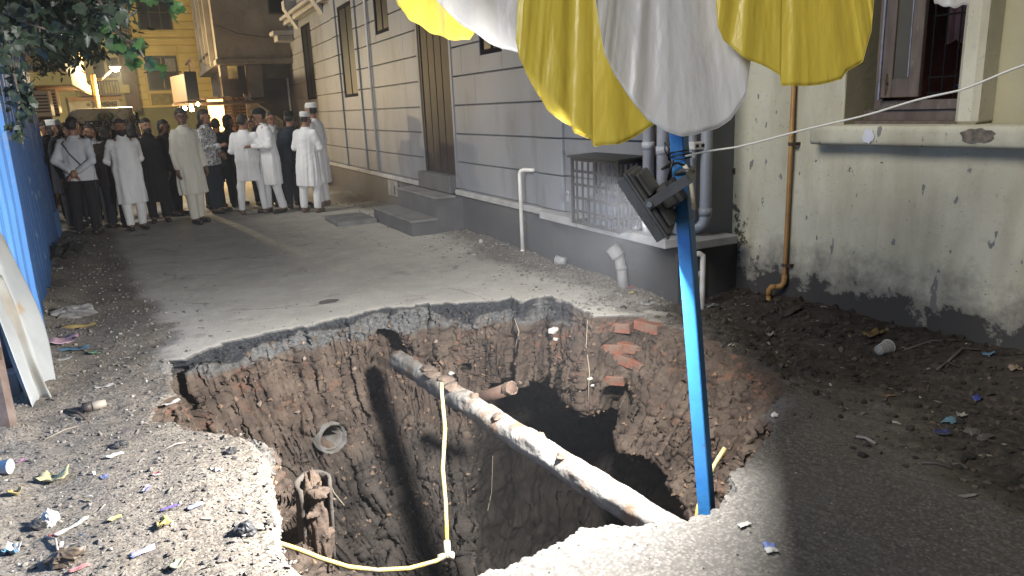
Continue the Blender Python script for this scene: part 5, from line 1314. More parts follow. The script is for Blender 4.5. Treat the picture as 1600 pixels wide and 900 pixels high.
# broken chips of the slab lying on the near rim
# ------------------------------------------------------------------ bunting drapes
def satin(name, c1, c2, trans):
    m = bpy.data.materials.new(name); m.use_nodes = True; nt = m.node_tree; N, L = nt.nodes, nt.links
    b = N['Principled BSDF']; b.inputs['Roughness'].default_value = .27; b.inputs['Specular IOR Level'].default_value = .5
    b.inputs['Anisotropic'].default_value = .7; b.inputs['Sheen Weight'].default_value = .25; b.inputs['Sheen Roughness'].default_value = .4
    tc = N.new('ShaderNodeTexCoord'); n = N.new('ShaderNodeTexNoise'); n.inputs['Scale'].default_value = 5
    mp = N.new('ShaderNodeMapping'); mp.inputs['Scale'].default_value = (4, 4, .5); L.new(tc.outputs['Object'], mp.inputs[0]); L.new(mp.outputs[0], n.inputs['Vector'])
    mx = N.new('ShaderNodeMix'); mx.data_type = 'RGBA'; mx.inputs[6].default_value = (*c1, 1); mx.inputs[7].default_value = (*c2, 1); L.new(n.outputs['Fac'], mx.inputs[0])
    L.new(mx.outputs[2], b.inputs['Base Color'])
    tr = N.new('ShaderNodeBsdfTranslucent'); L.new(mx.outputs[2], tr.inputs[0]); ms = N.new('ShaderNodeMixShader'); ms.inputs[0].default_value = trans
    L.new(b.outputs[0], ms.inputs[1]); L.new(tr.outputs[0], ms.inputs[2]); L.new(ms.outputs[0], N['Material Output'].inputs[0])
    w_ = N.new('ShaderNodeTexNoise'); w_.inputs['Scale'].default_value = 9; w_.inputs['Detail'].default_value = 4
    mp2 = N.new('ShaderNodeMapping'); mp2.inputs['Scale'].default_value = (2.5, 2.5, .6); L.new(tc.outputs['Object'], mp2.inputs[0]); L.new(mp2.outputs[0], w_.inputs['Vector'])
    bp = N.new('ShaderNodeBump'); bp.inputs['Strength'].default_value = .35; bp.inputs['Distance'].default_value = .02; L.new(w_.outputs['Fac'], bp.inputs['Height']); L.new(bp.outputs[0], b.inputs['Normal'])
    return m
M_YSAT = satin('yellow satin', (0.80, 0.67, 0.12), (0.72, 0.57, 0.075), .42)
M_WSAT = satin('white satin', (0.78, 0.77, 0.765), (0.72, 0.71, 0.705), .45)
def drape(label, outline, depth, m, seed, folds=7, toppx=-190, amp=.016):
    o_ = np.array(outline, float); seg_ = np.r_[0, np.cumsum(np.hypot(*np.diff(o_, axis=0).T))]; nu = 150; nv_ = 46
    t = np.linspace(0, 1, nu); bx = np.interp(t, seg_ / seg_[-1], o_[:, 0]); by = np.interp(t, seg_ / seg_[-1], o_[:, 1])
    by = by + 1.2 * np.sin(t * 40 + seed)
    tx = o_[0, 0] + (o_[-1, 0] - o_[0, 0]) * (.04 + .92 * t)
    rg = np.random.default_rng(seed); ph = rng.uniform(0, 6.28, 5)
    P = np.zeros((nv_, nu, 3))
    for j in range(nv_):
        s_ = j / (nv_ - 1)                       # 0 bottom .. 1 top
        xx = bx + (tx - bx) * s_ ; yy = by + (toppx - by) * s_
        w_ = np.sin(math.pi * np.clip(t, 0, 1)) ** .4
        q = np.stack([t * folds * 2.2 + seed, s_ * .8 + 0 * t, 0 * t], 1)
        off = amp * w_ * (1.0 - .3 * s_) * (np.sin(t * folds * 6.28 * .6 + 2.2 * fbm(q * .35, 1, seed + 40) + ph[0]) * .3 + .55 * fbm(q * V(.8, 1, 1), 1, seed) + .1 * fbm(q * V(2.2, 1.2, 1), 2, seed + 7)) + .02 * math.sin(s_ * 2.5 + ph[2])
        for i in range(nu): P[j, i] = atd(xx[i], yy[i], depth + off[i])
    me = npmesh('bunting_drape', P.reshape(-1, 3), np.array([(j * nu + i, j * nu + i + 1, (j + 1) * nu + i + 1, (j + 1) * nu + i) for j in range(nv_ - 1) for i in range(nu - 1)]))
    o = link('bunting_drape', me, m); md = o.modifiers.new('thick', 'SOLIDIFY'); md.thickness = .0012
    # hem as a part
    hm = MB().tube([tuple(p) for p in P[0]], .0016, 5).build('hem', m, o, True)
    return tag(o, label, 'bunting', 'scalloped satin drapes hung over the lane')
drape('yellow satin scallop hanging in front of the dark door top', [(612, -20), (622, 8), (640, 30), (672, 50), (700, 61), (733, 63), (741, 50), (748, -20)], 3.75, M_YSAT, 501, 4)
drape('white satin scallop nearest the dark door, overlapping a yellow one', [(668, -20), (683, 0), (700, 20), (730, 44), (765, 66), (785, 77), (812, 81), (850, 79), (885, 68), (907, 49), (910, -20)], 3.5, M_WSAT, 502, 6)
drape('large yellow satin scallop above the black cage', [(806, 60), (812, 90), (822, 114), (855, 172), (894, 199), (897, 208), (925, 217), (928, 228), (965, 226), (1003, 207), (1030, 190), (1046, 100)], 3.07, M_YSAT, 503, 8, -150)
drape('largest white satin scallop, over the top of the blue pole', [(928, -20), (937, 40), (945, 82), (960, 117), (985, 152), (1012, 188), (1040, 204), (1065, 212), (1090, 210), (1120, 201), (1142, 185), (1166, 150), (1172, 100), (1178, -20)], 2.98, M_WSAT, 504, 9)
drape('small yellow satin tip between the two big white scallops', [(880, -30), (888, 0), (908, 9), (950, 15), (985, 10), (1002, 0), (1008, -30)], 3.2, M_YSAT, 505, 3)
drape('large yellow satin scallop in front of the pale green wall and gas pipe', [(1117, -20), (1122, 40), (1131, 64), (1165, 90), (1219, 116), (1221, 133), (1258, 135), (1315, 124), (1323, 112), (1348, 95), (1361, 50), (1367, -20)], 2.92, M_YSAT, 506, 10)
drape('tip of a white satin scallop by the shuttered window', [(1456, -30), (1461, 6), (1490, 12), (1513, 6), (1516, -30)], 2.8, M_WSAT, 507, 2)

# ------------------------------------------------------------------ blue sheet fence, leaning tin sheet, old post
M_BSHEET = mat('blue sheet paint', (0.10, 0.27, 0.62), .45, (0.085, 0.22, 0.53), 3, 6, .08, 20, spec=.5, stain=(.3, .33, .38), sscale=2.4, swidth=(.6, .74), stretch=(1, 1, .5))
M_BSHEET2 = mat('dark blue sheet paint', (0.028, 0.07, 0.17), .5, (0.02, 0.055, 0.14), 3, 6, .1, 20, stain=(.16, .2, .25), sscale=3, swidth=(.58, .72))
fence = thing('blue_fence', 'tall bright blue corrugated metal sheet fence along the lane', 'fence', loc=(-1, 7, 0))
def corr(x0, y0, x1, y1, z0, z1, m, pitch=.2, seed=0):
    L0 = math.hypot(x1 - x0, y1 - y0); n = int(L0 / .0125); mb = MB(); nz_ = 8
    tx_, ty_ = (x1 - x0) / L0, (y1 - y0) / L0; nx_, ny_ = ty_, -tx_
    s = np.linspace(0, L0, n); ph = (s % pitch) / pitch
    dpt = .024 * (sstep(.0, .08, ph) - sstep(.22, .3, ph)) + .006 * (sstep(.5, .53, ph) - sstep(.56, .59, ph)) + .006 * (sstep(.74, .77, ph) - sstep(.8, .83, ph))
    zz_ = np.linspace(z0, z1, nz_)
    S, Z = np.meshgrid(s, zz_); PP = np.stack([S.ravel(), Z.ravel(), 0 * S.ravel() + seed], 1)
    dd = np.tile(dpt, nz_) + .018 * fbm(PP * V(1.2, .9, 1), 3, seed)
    bot_ = (Z.ravel() < z0 + .001) * .03 * fbm(PP * 9, 2, seed + 1)
    mb.v = [(x0 + tx_ * a + nx_ * d, y0 + ty_ * a + ny_ * d, z + b) for a, z, d, b in zip(S.ravel(), Z.ravel(), dd, bot_)]
    mb.f = [(j * n + i, j * n + i + 1, (j + 1) * n + i + 1, (j + 1) * n + i) for j in range(nz_ - 1) for i in range(n - 1)]
    return mb
cur = [(-1.75, -1.2), (-1.62, .2), (-1.5, 1.5), (-1.4, 2.6), (-1.3, 3.7), (-1.18, 4.8), (-1.07, 5.85), (-.98, 6.9)]
for i, ((xa_, ya_), (xb2, yb2)) in enumerate(zip(cur[:-1], cur[1:])):
    o = hb('sheet', corr(xa_, ya_, xb2, yb2, .02, 2.42 + .03 * (i % 2), M_BSHEET, seed=600 + i), M_BSHEET, fence, True); md = o.modifiers.new('thick', 'SOLIDIFY'); md.thickness = .002
    hb('rail', MB().box((xa_ - .09, ya_, 1.9), (xa_ - .05, yb2, 1.95)).box((xa_ - .09, ya_, .6), (xa_ - .05, yb2, .65)), M_BRACK, fence)
fence2 = thing('blue_fence', 'darker blue metal sheet fence farther along, behind the hanging leaves', 'fence', loc=(-1.2, 10, 0))
cur2 = [(-1.0, 6.93), (-1.08, 8.1), (-1.16, 9.3), (-1.24, 10.5), (-1.31, 11.7), (-1.38, 12.9)]
for i, ((xa_, ya_), (xb2, yb2)) in enumerate(zip(cur2[:-1], cur2[1:])):
    o = hb('sheet', corr(xa_, ya_, xb2, yb2, .02, 2.62 + .04 * (i % 2), M_BSHEET2, pitch=.28, seed=620 + i), M_BSHEET2, fence2, True); md = o.modifiers.new('thick', 'SOLIDIFY'); md.thickness = .002
    hb('post', MB().box((xa_ - .1, ya_ - .03, 0), (xa_ - .04, ya_ + .03, 2.75)), M_BRACK, fence2)
hb('foot_sheet', MB().box((-1.36, 12.2, .0), (-1.33, 12.92, .42)), M_BSHEET, fence2)
# ragged dark stone pillar at the fence end
# leaning white tin sheet: ribbed, dented, its lower corner standing on the dirt
M_TIN = mat('white painted tin', (0.30, 0.31, 0.31), .45, (0.24, 0.25, 0.255), 3, 6, .1, 20, spec=.5, stain=(.28, .2, .12), sscale=4.5, swidth=(.58, .68))
tl = [(0, 385), (12, 420), (28, 475), (48, 540), (66, 585), (92, 598)]
t = thing('tin_sheet', 'bent white ribbed tin sheet leaning on the blue fence', 'sheet', loc=(-.95, 5.0, 0))
b_in, b_out = gp(62, 634), gp(95, 600)
top_l = V(*atd(-60, 262, 5.0)); top_r = V(*atd(5, 375, 5.5))
c00, c10 = gp(52, 640) , gp(96, 596)
up0 = V(*atd(-75, 300, 4.55)); up1 = V(*atd(-8, 330, 5.35))
nu, nv_ = 40, 30; mb = MB(); 
nrm_ = np.cross(c10 - c00, up0 - c00); nrm_ /= np.linalg.norm(nrm_)
for j in range(nv_):
    for i in range(nu):
        a, s_ = i / (nu - 1), j / (nv_ - 1)
        p = (c00 * (1 - a) + c10 * a) * (1 - s_) + (up0 * (1 - a) + up1 * a) * s_
        d = .03 * (float(sstep(.3, .38, a)) - float(sstep(.5, .58, a))) + .035 * math.sin(s_ * 5 + a * 2) * a + .02 * float(sstep(.45, .5, s_ + a * .3)) * (1 - a)
        mb.v.append(tuple(p - nrm_ * d + V(.02 * math.sin(s_ * 7) * a, 0, .018 * math.sin(a * 11) * (s_ < .02))))
mb.f = [(j * nu + i, j * nu + i + 1, (j + 1) * nu + i + 1, (j + 1) * nu + i) for j in range(nv_ - 1) for i in range(nu - 1)]
o = hb('panel', mb, M_TIN, t, True); md = o.modifiers.new('thick', 'SOLIDIFY'); md.thickness = .004
t2 = thing('tin_strip', 'narrow grey folded tin strip standing in front of the white tin sheet', 'sheet', loc=(-.95, 4.9, 0))
c00, c10 = gp(38, 632), gp(78, 632); up0, up1 = V(*atd(-40, 420, 4.6)), V(*atd(-4, 430, 4.75)); mb = MB()
for j in range(20):
    for i in range(10):
        a, s_ = i / 9, j / 19; p = (c00 * (1 - a) + c10 * a) * (1 - s_) + (up0 * (1 - a) + up1 * a) * s_
        mb.v.append(tuple(p - FW * (.05 * abs(a - .5) + .015 * math.sin(s_ * 6)) + FW * .06))
mb.f = [(j * 10 + i, j * 10 + i + 1, (j + 1) * 10 + i + 1, (j + 1) * 10 + i) for j in range(19) for i in range(9)]
o = hb('panel', mb, mat('grey tin', (.27, .27, .25), .5, (.2, .18, .15), 5, 6), t2, True); md = o.modifiers.new('thick', 'SOLIDIFY'); md.thickness = .004
M_RUSTP = mat('rusty brown post', (.07, .045, .035), .8, (.12, .09, .075), 6, 6, .25, 30)
pb_ = gp(16, 682); up_p = atd(-28, 470, 4.3)
d_ = V(*up_p) - pb_
ps3 = tag(None or thing('old_post', 'rusty brown square post leaning in the dirt by the tin sheet', 'post', loc=tuple(pb_)), None)
mb = MB(); ex = RT * .035; ey = V(.43, .9, 0) * .03
for s_ in (-.06, 1.6):
    c = pb_ + d_ * s_
    for u_, w_ in ((-1, -1), (1, -1), (1, 1), (-1, 1)): mb.v.append(tuple(c + ex * u_ + ey * w_))
mb.f = [(0, 1, 5, 4), (1, 2, 6, 5), (2, 3, 7, 6), (3, 0, 4, 7), (4, 5, 6, 7), (3, 2, 1, 0)]
hb('shaft', mb, M_RUSTP, ps3)
hb('hinge_plate', MB().box(tuple(pb_ + d_ * .55 + ex * 1.02 + V(-.002, -.03, -.03)), tuple(pb_ + d_ * .55 + ex * 1.02 + V(.01, .03, .03))), M_BRACK, ps3)
# concrete block behind the strip
bc = gp(24, 622)
tag(MB().box((-.05, -.06, -.02), (.05, .06, .16), .008).build('concrete_block', M_STEP), 'small upright concrete block in the gap behind the tin strip', 'block').location = tuple(bc)
# ------------------------------------------------------------------ floodlight's own light
fd = bpy.data.lights.new('floodlight_beam', 'AREA'); fd.shape = 'RECTANGLE'; fd.size = .27; fd.size_y = .23; fd.energy = FLOOD_W; fd.spread = R(180); fd.color = (1.0, .985, .955)
fo = bpy.data.objects.new('floodlight_beam', fd); col.objects.link(fo)
fo.matrix_world = Matrix(((fu[0], fv[0], -FN[0], 0), (fu[1], fv[1], -FN[1], 0), (fu[2], fv[2], -FN[2], 0), (0, 0, 0, 1)))
fo.location = Vector(FC + FN * .0005)
# ------------------------------------------------------------------ people: signed-distance bodies turned into one continuous skin each
class Field:
    def __init__(s, lo, hi, h):
        s.h = h; s.lo = np.array(lo, np.float32); s.n = np.ceil((np.array(hi) - s.lo) / h).astype(int) + 1
        s.f = np.full(s.n, .2, np.float32)
        s.ax = [s.lo[k] + np.arange(s.n[k], dtype=np.float32) * h for k in range(3)]
    def sl(s, lo, hi):
        a = np.maximum(0, np.floor((np.asarray(lo) - s.lo) / s.h).astype(int)); b = np.minimum(s.n, np.ceil((np.asarray(hi) - s.lo) / s.h).astype(int) + 1)
        b = np.maximum(b, a + 1)
        S = tuple(slice(i, j) for i, j in zip(a, b)); X = s.ax[0][S[0]][:, None, None]; Y = s.ax[1][S[1]][None, :, None]; Z = s.ax[2][S[2]][None, None]
        return S, X, Y, Z
    def put(s, S, d, k):
        a = s.f[S]
        if k <= 0: s.f[S] = np.minimum(a, d); return
        q = np.clip(.5 + .5 * (a - d) / k, 0, 1); s.f[S] = a * (1 - q) + d * q - k * q * (1 - q)
    def cap(s, a, b, ra, rb, k=.03):
        a, b = np.asarray(a, float), np.asarray(b, float); m = max(ra, rb) + k + .05
        S, X, Y, Z = s.sl(np.minimum(a, b) - m, np.maximum(a, b) + m)
        ba = b - a; L = ba @ ba + 1e-9
        t = np.clip(((X - a[0]) * ba[0] + (Y - a[1]) * ba[1] + (Z - a[2]) * ba[2]) / L, 0, 1)
        d = np.sqrt((X - a[0] - t * ba[0]) ** 2 + (Y - a[1] - t * ba[1]) ** 2 + (Z - a[2] - t * ba[2]) ** 2) - (ra + (rb - ra) * t)
        s.put(S, d, k)
    def ell(s, c, r, k=.03, sub=False, cut=None):
        c, r = np.asarray(c, float), np.asarray(r, float); m = k + .05
        S, X, Y, Z = s.sl(c - r - m, c + r + m)
        q = np.sqrt(((X - c[0]) / r[0]) ** 2 + ((Y - c[1]) / r[1]) ** 2 + ((Z - c[2]) / r[2]) ** 2)
        d = (q - 1) * r.min()
        if cut is not None: d = np.maximum(d, cut(X, Y, Z))
        if sub: s.f[S] = np.maximum(s.f[S], -d)
        else: s.put(S, d, k)
    def tower(s, prof, k=.03, n=0, amp=0., ph=0., slit=0.):
        pf = np.array(prof, float); z0, z1 = pf[0, 0], pf[-1, 0]; m = .12
        ex = (pf[:, 3].max() + m, pf[:, 4].max() + m)
        S, X, Y, Z = s.sl((pf[:, 1].min() - ex[0], pf[:, 2].min() - ex[1], z0 - m), (pf[:, 1].max() + ex[0], pf[:, 2].max() + ex[1], z1 + m))
        it = lambda c: np.interp(Z.ravel(), pf[:, 0], pf[:, c]).reshape(1, 1, -1)
        cx, cy, a, b = it(1), it(2), it(3), it(4)
        phi = np.arctan2((Y - cy) / b, (X - cx) / a)
        w = 1.0
        if n:
            t = np.clip((z1 - Z) / (z1 - z0), 0, 1); w = 1 + amp * t * (np.sin(n * phi + ph + 2 * np.sin(3 * phi + ph) ) + .5 * np.sin((n * 2 + 1) * phi + 2.2 * ph + 3 * t))
        q = np.sqrt(((X - cx) / (a * w)) ** 2 + ((Y - cy) / (b * w)) ** 2)
        d = (q - 1) * np.minimum(a, b); d = np.maximum(d, np.maximum(z0 - Z, Z - z1)); s.put(S, d, k)
    def mesh(s):
        f = s.f; ins = f < 0
        ab = np.zeros(tuple(np.array(f.shape) - 1), np.int8)
        corners = [(i, j, k) for i in (0, 1) for j in (0, 1) for k in (0, 1)]
        n0, n1, n2 = ab.shape
        for i, j, k in corners: ab += ins[i:i + n0, j:j + n1, k:k + n2]
        act = (ab > 0) & (ab < 8); idx = np.argwhere(act)
        if len(idx) == 0: return np.zeros((0, 3)), np.zeros((0, 4), int)
        num = -np.ones(ab.shape, np.int32); num[act] = np.arange(len(idx))
        val = {c: f[idx[:, 0] + c[0], idx[:, 1] + c[1], idx[:, 2] + c[2]] for c in corners}
        acc = np.zeros((len(idx), 3)); cnt = np.zeros(len(idx))
        for c in corners:
            for a in range(3):
                if c[a] == 0:
                    e = list(c); e[a] = 1; e = tuple(e); v0, v1 = val[c], val[e]; m = (v0 < 0) != (v1 < 0)
                    t = np.where(m, v0 / (v0 - v1 + 1e-12), 0); p = np.array(c, float)[None] + np.eye(3)[a][None] * t[:, None]
                    acc += p * m[:, None]; cnt += m
        V_ = (idx + acc / cnt[:, None]) * s.h + s.lo
        quads = []
        for a in range(3):
            o1, o2 = (a + 1) % 3, (a + 2) % 3
            sa = [slice(None)] * 3; sb = [slice(None)] * 3; sa[a] = slice(0, -1); sb[a] = slice(1, None)
            ch = ins[tuple(sa)] != ins[tuple(sb)]; e = np.argwhere(ch)
            ok = (e[:, o1] > 0) & (e[:, o2] > 0) & (e[:, o1] < ab.shape[o1]) & (e[:, o2] < ab.shape[o2]); e = e[ok]
            if len(e) == 0: continue
            def cell(d1, d2):
                c = e.copy(); c[:, o1] += d1; c[:, o2] += d2; return num[c[:, 0], c[:, 1], c[:, 2]]
            q = np.stack([cell(-1, -1), cell(0, -1), cell(0, 0), cell(-1, 0)], 1)
            fl_ = ~ins[tuple(sa)][e[:, 0], e[:, 1], e[:, 2]]
            q[fl_] = q[fl_][:, ::-1]; quads.append(q)
        qd = np.concatenate(quads); qd = qd[(qd >= 0).all(1)]
        return V_, qd
SKIN = [mat('skin', (.24, .125, .075), .55, (.2, .1, .06), 12, 4), mat('skin light', (.33, .19, .12), .55, (.27, .15, .095), 12, 4), mat('skin dark', (.13, .07, .045), .55, (.1, .055, .035), 12)]
M_HAIR = mat('black hair', (.012, .01, .009), .6, (.02, .017, .015), 30, 4, .4, 90)
M_EYEW = mat('eye white', (.3, .27, .25), .4); M_EYED = mat('iris', (.012, .008, .006), .2); M_LIP = mat('lips', (.2, .075, .06), .5)
def cloth(name, c1, c2=None, bump=.25): return mat(name, c1, .85, c2 or tuple(x * .82 for x in c1), 3, 5, bump, 16, spec=.2, stretch=(2, 2, .6))
M_KW = cloth('white kurta cotton', (.66, .66, .675)); M_KC = cloth('cream kurta cotton', (.55, .525, .46)); M_KB = cloth('black cotton', (.011, .011, .013)); M_DK = cloth('dark navy cloth', (.014, .016, .022)); M_DK2 = cloth('dark brown cloth', (.028, .02, .018))
M_JEAN = cloth('dark jeans', (.018, .021, .03)); M_SHW = cloth('white shirt cotton', (.46, .47, .50)); M_GREYT = cloth('grey trousers', (.07, .07, .075)); M_VESTB = cloth('dark blue vest', (.02, .028, .04)); M_SHOE = mat('dark shoes', (.015, .014, .014), .4); M_SOLE = mat('white sole', (.6, .6, .58), .6); M_SAND = mat('brown sandals', (.11, .07, .045), .6)
M_CAPW = mat('white cap cotton', (.62, .62, .6), .8, (.5, .5, .48), 30)
M_WATCH = mat('watch', (.3, .3, .32), .3, metal=.8)
def pattern_mat(kind):
    m = bpy.data.materials.new(kind); m.use_nodes = True; N, L = m.node_tree.nodes, m.node_tree.links; b = N['Principled BSDF']; b.inputs['Roughness'].default_value = .85
    tc = N.new('ShaderNodeTexCoord')
    r = N.new('ShaderNodeValToRGB'); r.color_ramp.interpolation = 'CONSTANT' if kind == 'printed shirt' else 'LINEAR'
    e = r.color_ramp.elements
    if kind == 'printed shirt':
        v = N.new('ShaderNodeTexVoronoi'); v.inputs['Scale'].default_value = 12; n = N.new('ShaderNodeTexNoise'); n.inputs['Scale'].default_value = 14
        mp = N.new('ShaderNodeMix'); mp.data_type = 'VECTOR'; mp.inputs[0].default_value = .2; L.new(tc.outputs['Object'], mp.inputs[4]); L.new(n.outputs['Color'], mp.inputs[5]); L.new(mp.outputs[1], v.inputs['Vector'])
        L.new(v.outputs['Distance'], r.inputs[0]); e[0].color = (.02, .022, .028, 1); e[1].position = .2; e[1].color = (.5, .5, .5, 1); x = e.new(.43); x.color = (.03, .032, .04, 1); x = e.new(.62); x.color = (.5, .5, .52, 1)
    else:
        w1 = N.new('ShaderNodeTexWave'); w1.bands_direction = 'X'; w1.inputs['Scale'].default_value = 9; w2 = N.new('ShaderNodeTexWave'); w2.bands_direction = 'Z'; w2.inputs['Scale'].default_value = 9
        for w in (w1, w2): L.new(tc.outputs['Object'], w.inputs['Vector'])
        a = N.new('ShaderNodeMath'); a.operation = 'MAXIMUM'; L.new(w1.outputs['Fac'], a.inputs[0]); L.new(w2.outputs['Fac'], a.inputs[1]); L.new(a.outputs[0], r.inputs[0])
        e[0].color = (.16, .16, .17, 1); e[1].color = (.42, .42, .43, 1); e[0].position = .5
    L.new(r.outputs[0], b.inputs['Base Color']); return m
M_PRINT, M_CHECK = pattern_mat('printed shirt'), pattern_mat('checked shirt')
ARMS = {   # elbow, wrist for the right (x>0) side; front of the body is -y
    'hang': ((.225, .02, 1.1), (.235, -.05, .86)), 'behind': ((.25, .13, 1.11), (.045, .175, .96)), 'fold': ((.25, -.02, 1.12), (.06, -.25, 1.13)),
    'phone': ((.24, -.03, 1.12), (.13, -.27, 1.2)), 'hip': ((.30, .08, 1.14), (.16, -.12, 1.0)), 'front': ((.24, .0, 1.11), (.05, -.2, .93))}
def person(foot, height, face, label, top='kurta', topmat=M_KW, legmat=M_KW, arms=('hang', 'hang'), legs=.1, hem=None, cap=None, beard=0, hair=1, skin=0, nod=0., turn=0., shoe=M_SHOE, build=1.0, lean=0.0, watch=False, hb_=.0085, vest=None, wide=1.0, strap=None, stride=0.0):
    k = height / 1.72
    root = thing('person', label, 'person', 'men standing about in the lane', loc=foot); root.rotation_euler = (random.uniform(-.03, .03), random.uniform(-.035, .035), face); root.scale = (k, k, k)
    g = random.random() * 6
    LX = legs; ank = lambda s: V(s * LX, (stride if s > 0 else -stride), .075); kne = lambda s: V(s * (LX * .72 + .035), -.02 + (stride * .5 if s > 0 else -stride * .5), .49); hip = lambda s: V(s * .09, 0, .9)
    sh = lambda s: V(s * .163 * build, .01 + lean * .5, 1.378); hc = V(0, -.02 - nod * .05 + lean * .7, 1.605 - nod * .02)
    ct, st_ = math.cos(turn), math.sin(turn)
    def H(x, y, z):          # head-local to body; face is -y
        cn, sn = math.cos(nod), math.sin(nod); y2, z2 = y * cn - z * sn * -1 * -1, z * cn
        y2 = y * cn + 0 * z; y2 = y * cn - z * sn; z2 = z * cn + y * sn
        return hc + V(x * ct - y2 * st_, x * st_ + y2 * ct, z2)
    F = Field((-.55, -.42, -.01), (.55, .42, 1.78), hb_)
    # legs, trunk
    for s in (-1, 1):
        F.cap(hip(s), kne(s), .085, .055); F.cap(kne(s), ank(s) + V(0, .01, .02), .052, .036); F.cap(ank(s), ank(s) + V(s * .015, -.13, -.035), .036, .026); F.cap(ank(s), ank(s) + V(0, .03, -.04), .033, .03)
    F.tower([(.85, 0, 0, .15, .11), (.95, 0, 0, .165 * build, .115), (1.08, 0, lean * .1, .145 * build, .105 * build), (1.28, 0, lean * .3, .17 * build, .115 * build), (1.40, 0, lean * .5, .15 * build, .085), (1.45, 0, lean * .5, .08, .06)], .04)
    F.cap((0, lean * .55 + .005, 1.42), hc + V(0, .02, -.05), .058, .052, .03)
    wrs = []
    for s, ar in ((-1, arms[0]), (1, arms[1])):
        e, w = (V(*q) * V(s, 1, 1) + V(0, lean * .4, 0) for q in ARMS[ar]); 
        F.cap(sh(s), e, .05, .038, .03); F.cap(e, w, .037, .026, .02); wrs.append((s, e, w))
        d = (w - e) / np.linalg.norm(w - e)
        if ar == 'hang': pn, fd_, td = V(s, 0, 0), V(0, -.1, -1.), V(0, -1, -.4)
        else: pn, fd_, td = V(0, -.3, 1), d, V(-s * .3, -.2, .9)
        fd_ = fd_ / np.linalg.norm(fd_); sp = np.cross(pn, fd_); sp /= np.linalg.norm(sp); inn = np.cross(sp, fd_) * (1 if ar != 'hang' else 1)
        inn = -pn if ar == 'hang' else -pn
        pc_ = w + fd_ * .05
        F.cap(w, pc_, .024, .03, .015); F.ell(pc_ + fd_ * .012, np.abs(sp) * .04 + np.abs(fd_) * .045 + np.abs(pn) * .018 + .004, .01)
        for q, ln in zip((-1.5, -.5, .5, 1.5), (.052, .066, .062, .046)):
            b0_ = pc_ + fd_ * .045 + sp * q * .0205; b1 = b0_ + fd_ * ln * .55 + inn * .008 + sp * q * .003; b2 = b1 + fd_ * ln * .5 + inn * .022
            F.cap(b0_, b1, .0092, .0088, .002); F.cap(b1, b2, .0088, .0075, .002)
        tb = pc_ - fd_ * .01 + td / np.linalg.norm(td) * .03; F.cap(w + fd_ * .03, tb, .013, .012, .006); F.cap(tb, tb + fd_ * .04 + td * .006, .011, .009, .003)
    # head
    F.ell(hc + V(0, .008, .02), (.076, .094, .098), .03); F.ell(H(0, -.03, -.055), (.054, .058, .06), .03)
    F.cap(H(0, -.088, .012), H(0, -.108, -.024), .009, .015, .012)
    F.ell(H(0, -.088, -.098), (.024, .02, .018), .02)
    for s in (-1, 1):
        F.ell(H(s * .079, .012, -.01), (.012, .022, .032), .006); F.ell(H(s * .03, -.09, .022), (.02, .012, .008), .012); F.ell(H(s * .032, -.096, .002), (.013, .01, .008), .0, True)
    F.ell(H(0, -.094, -.056), (.024, .01, .0065), .004)
    def emit(F_, name, m, par=root, smooth=True, folds_=0):
        v, q = F_.mesh()
        if len(v) == 0: return None
        if folds_:
            n1 = fbm(v * V(11, 11, 3.2) + g * 9, 2, 900); n2 = fbm(np.c_[v[:, 0] * 9 + v[:, 2] * 7, v[:, 1] * 9, v[:, 2] * 13 - np.abs(v[:, 0]) * 10] + g * 5, 2, 910)
            sl_ = sstep(.9, 1.15, v[:, 2]); v[:, :2] *= (1 + folds_ * (n1 * (1 - .5 * sl_) + .6 * n2 * (.4 + .6 * sl_)))[:, None]
            v[:, 2] += .004 * n2 * (v[:, 2] > v[:, 2].min() + .03)
        o = link(name, npmesh(name, v, q), m, par, smooth); return o
    body = emit(F, 'body', SKIN[skin])
    eyes = []
    for s in (-1, 1):
        E_ = MB().lathe([(0, -.0075), (.008, -.004), (.0105, 0), (.008, .004), (0, .0075)], (0, 0, 0), 10); c = H(s * .032, -.084, .003); E_.v = [tuple(np.array(p) + c) for p in E_.v]
        eo = E_.build('eye', M_EYEW, root, True); I_ = MB().lathe([(0, -.006), (.005, -.003), (.006, 0), (.005, .003), (0, .006)], (0, 0, 0), 8); c = H(s * .032, -.0905, .003); I_.v = [tuple(np.array(p) + c) for p in I_.v]; I_.build('iris', M_EYED, eo, True)
        MB().tube([H(s * .014, -.1, .026), H(s * .032, -.1005, .031), H(s * .052, -.09, .025)], [.0025, .003, .002], 6).build('eyebrow', M_HAIR, root, True)
    MB().tube([H(-.024, -.098, -.057), H(0, -.105, -.056), H(.024, -.098, -.057)], [.003, .005, .003], 6).build('lips', M_LIP, root, True)
    # hair, beard, cap
    if hair:
        h_ = Field(hc - .17, hc + V(.17, .19, .2), .009)
        def cutf(X, Y, Z):
            x, y, z = X - hc[0], Y - hc[1], Z - hc[2]; xx, yy = x * ct + y * st_, -x * st_ + y * ct
            line = .062 - .25 * np.clip(np.abs(xx) - .03, 0, .1)
            return np.maximum(np.minimum(line - z, .022 - yy), -.07 - z)
        h_.ell(hc + V(0, .012, .028), (.086, .104, .106), .01, cut=cutf)
        if hair > 1: h_.ell(hc + V(0, .05, -.06), (.075, .06, .08), .03)
        P_ = np.stack(np.meshgrid(*h_.ax, indexing='ij'), -1).reshape(-1, 3)
        h_.f += (.005 * fbm(P_ * 45, 2, int(g * 100))).reshape(h_.f.shape).astype(np.float32)
        emit(h_, 'hair', M_HAIR)
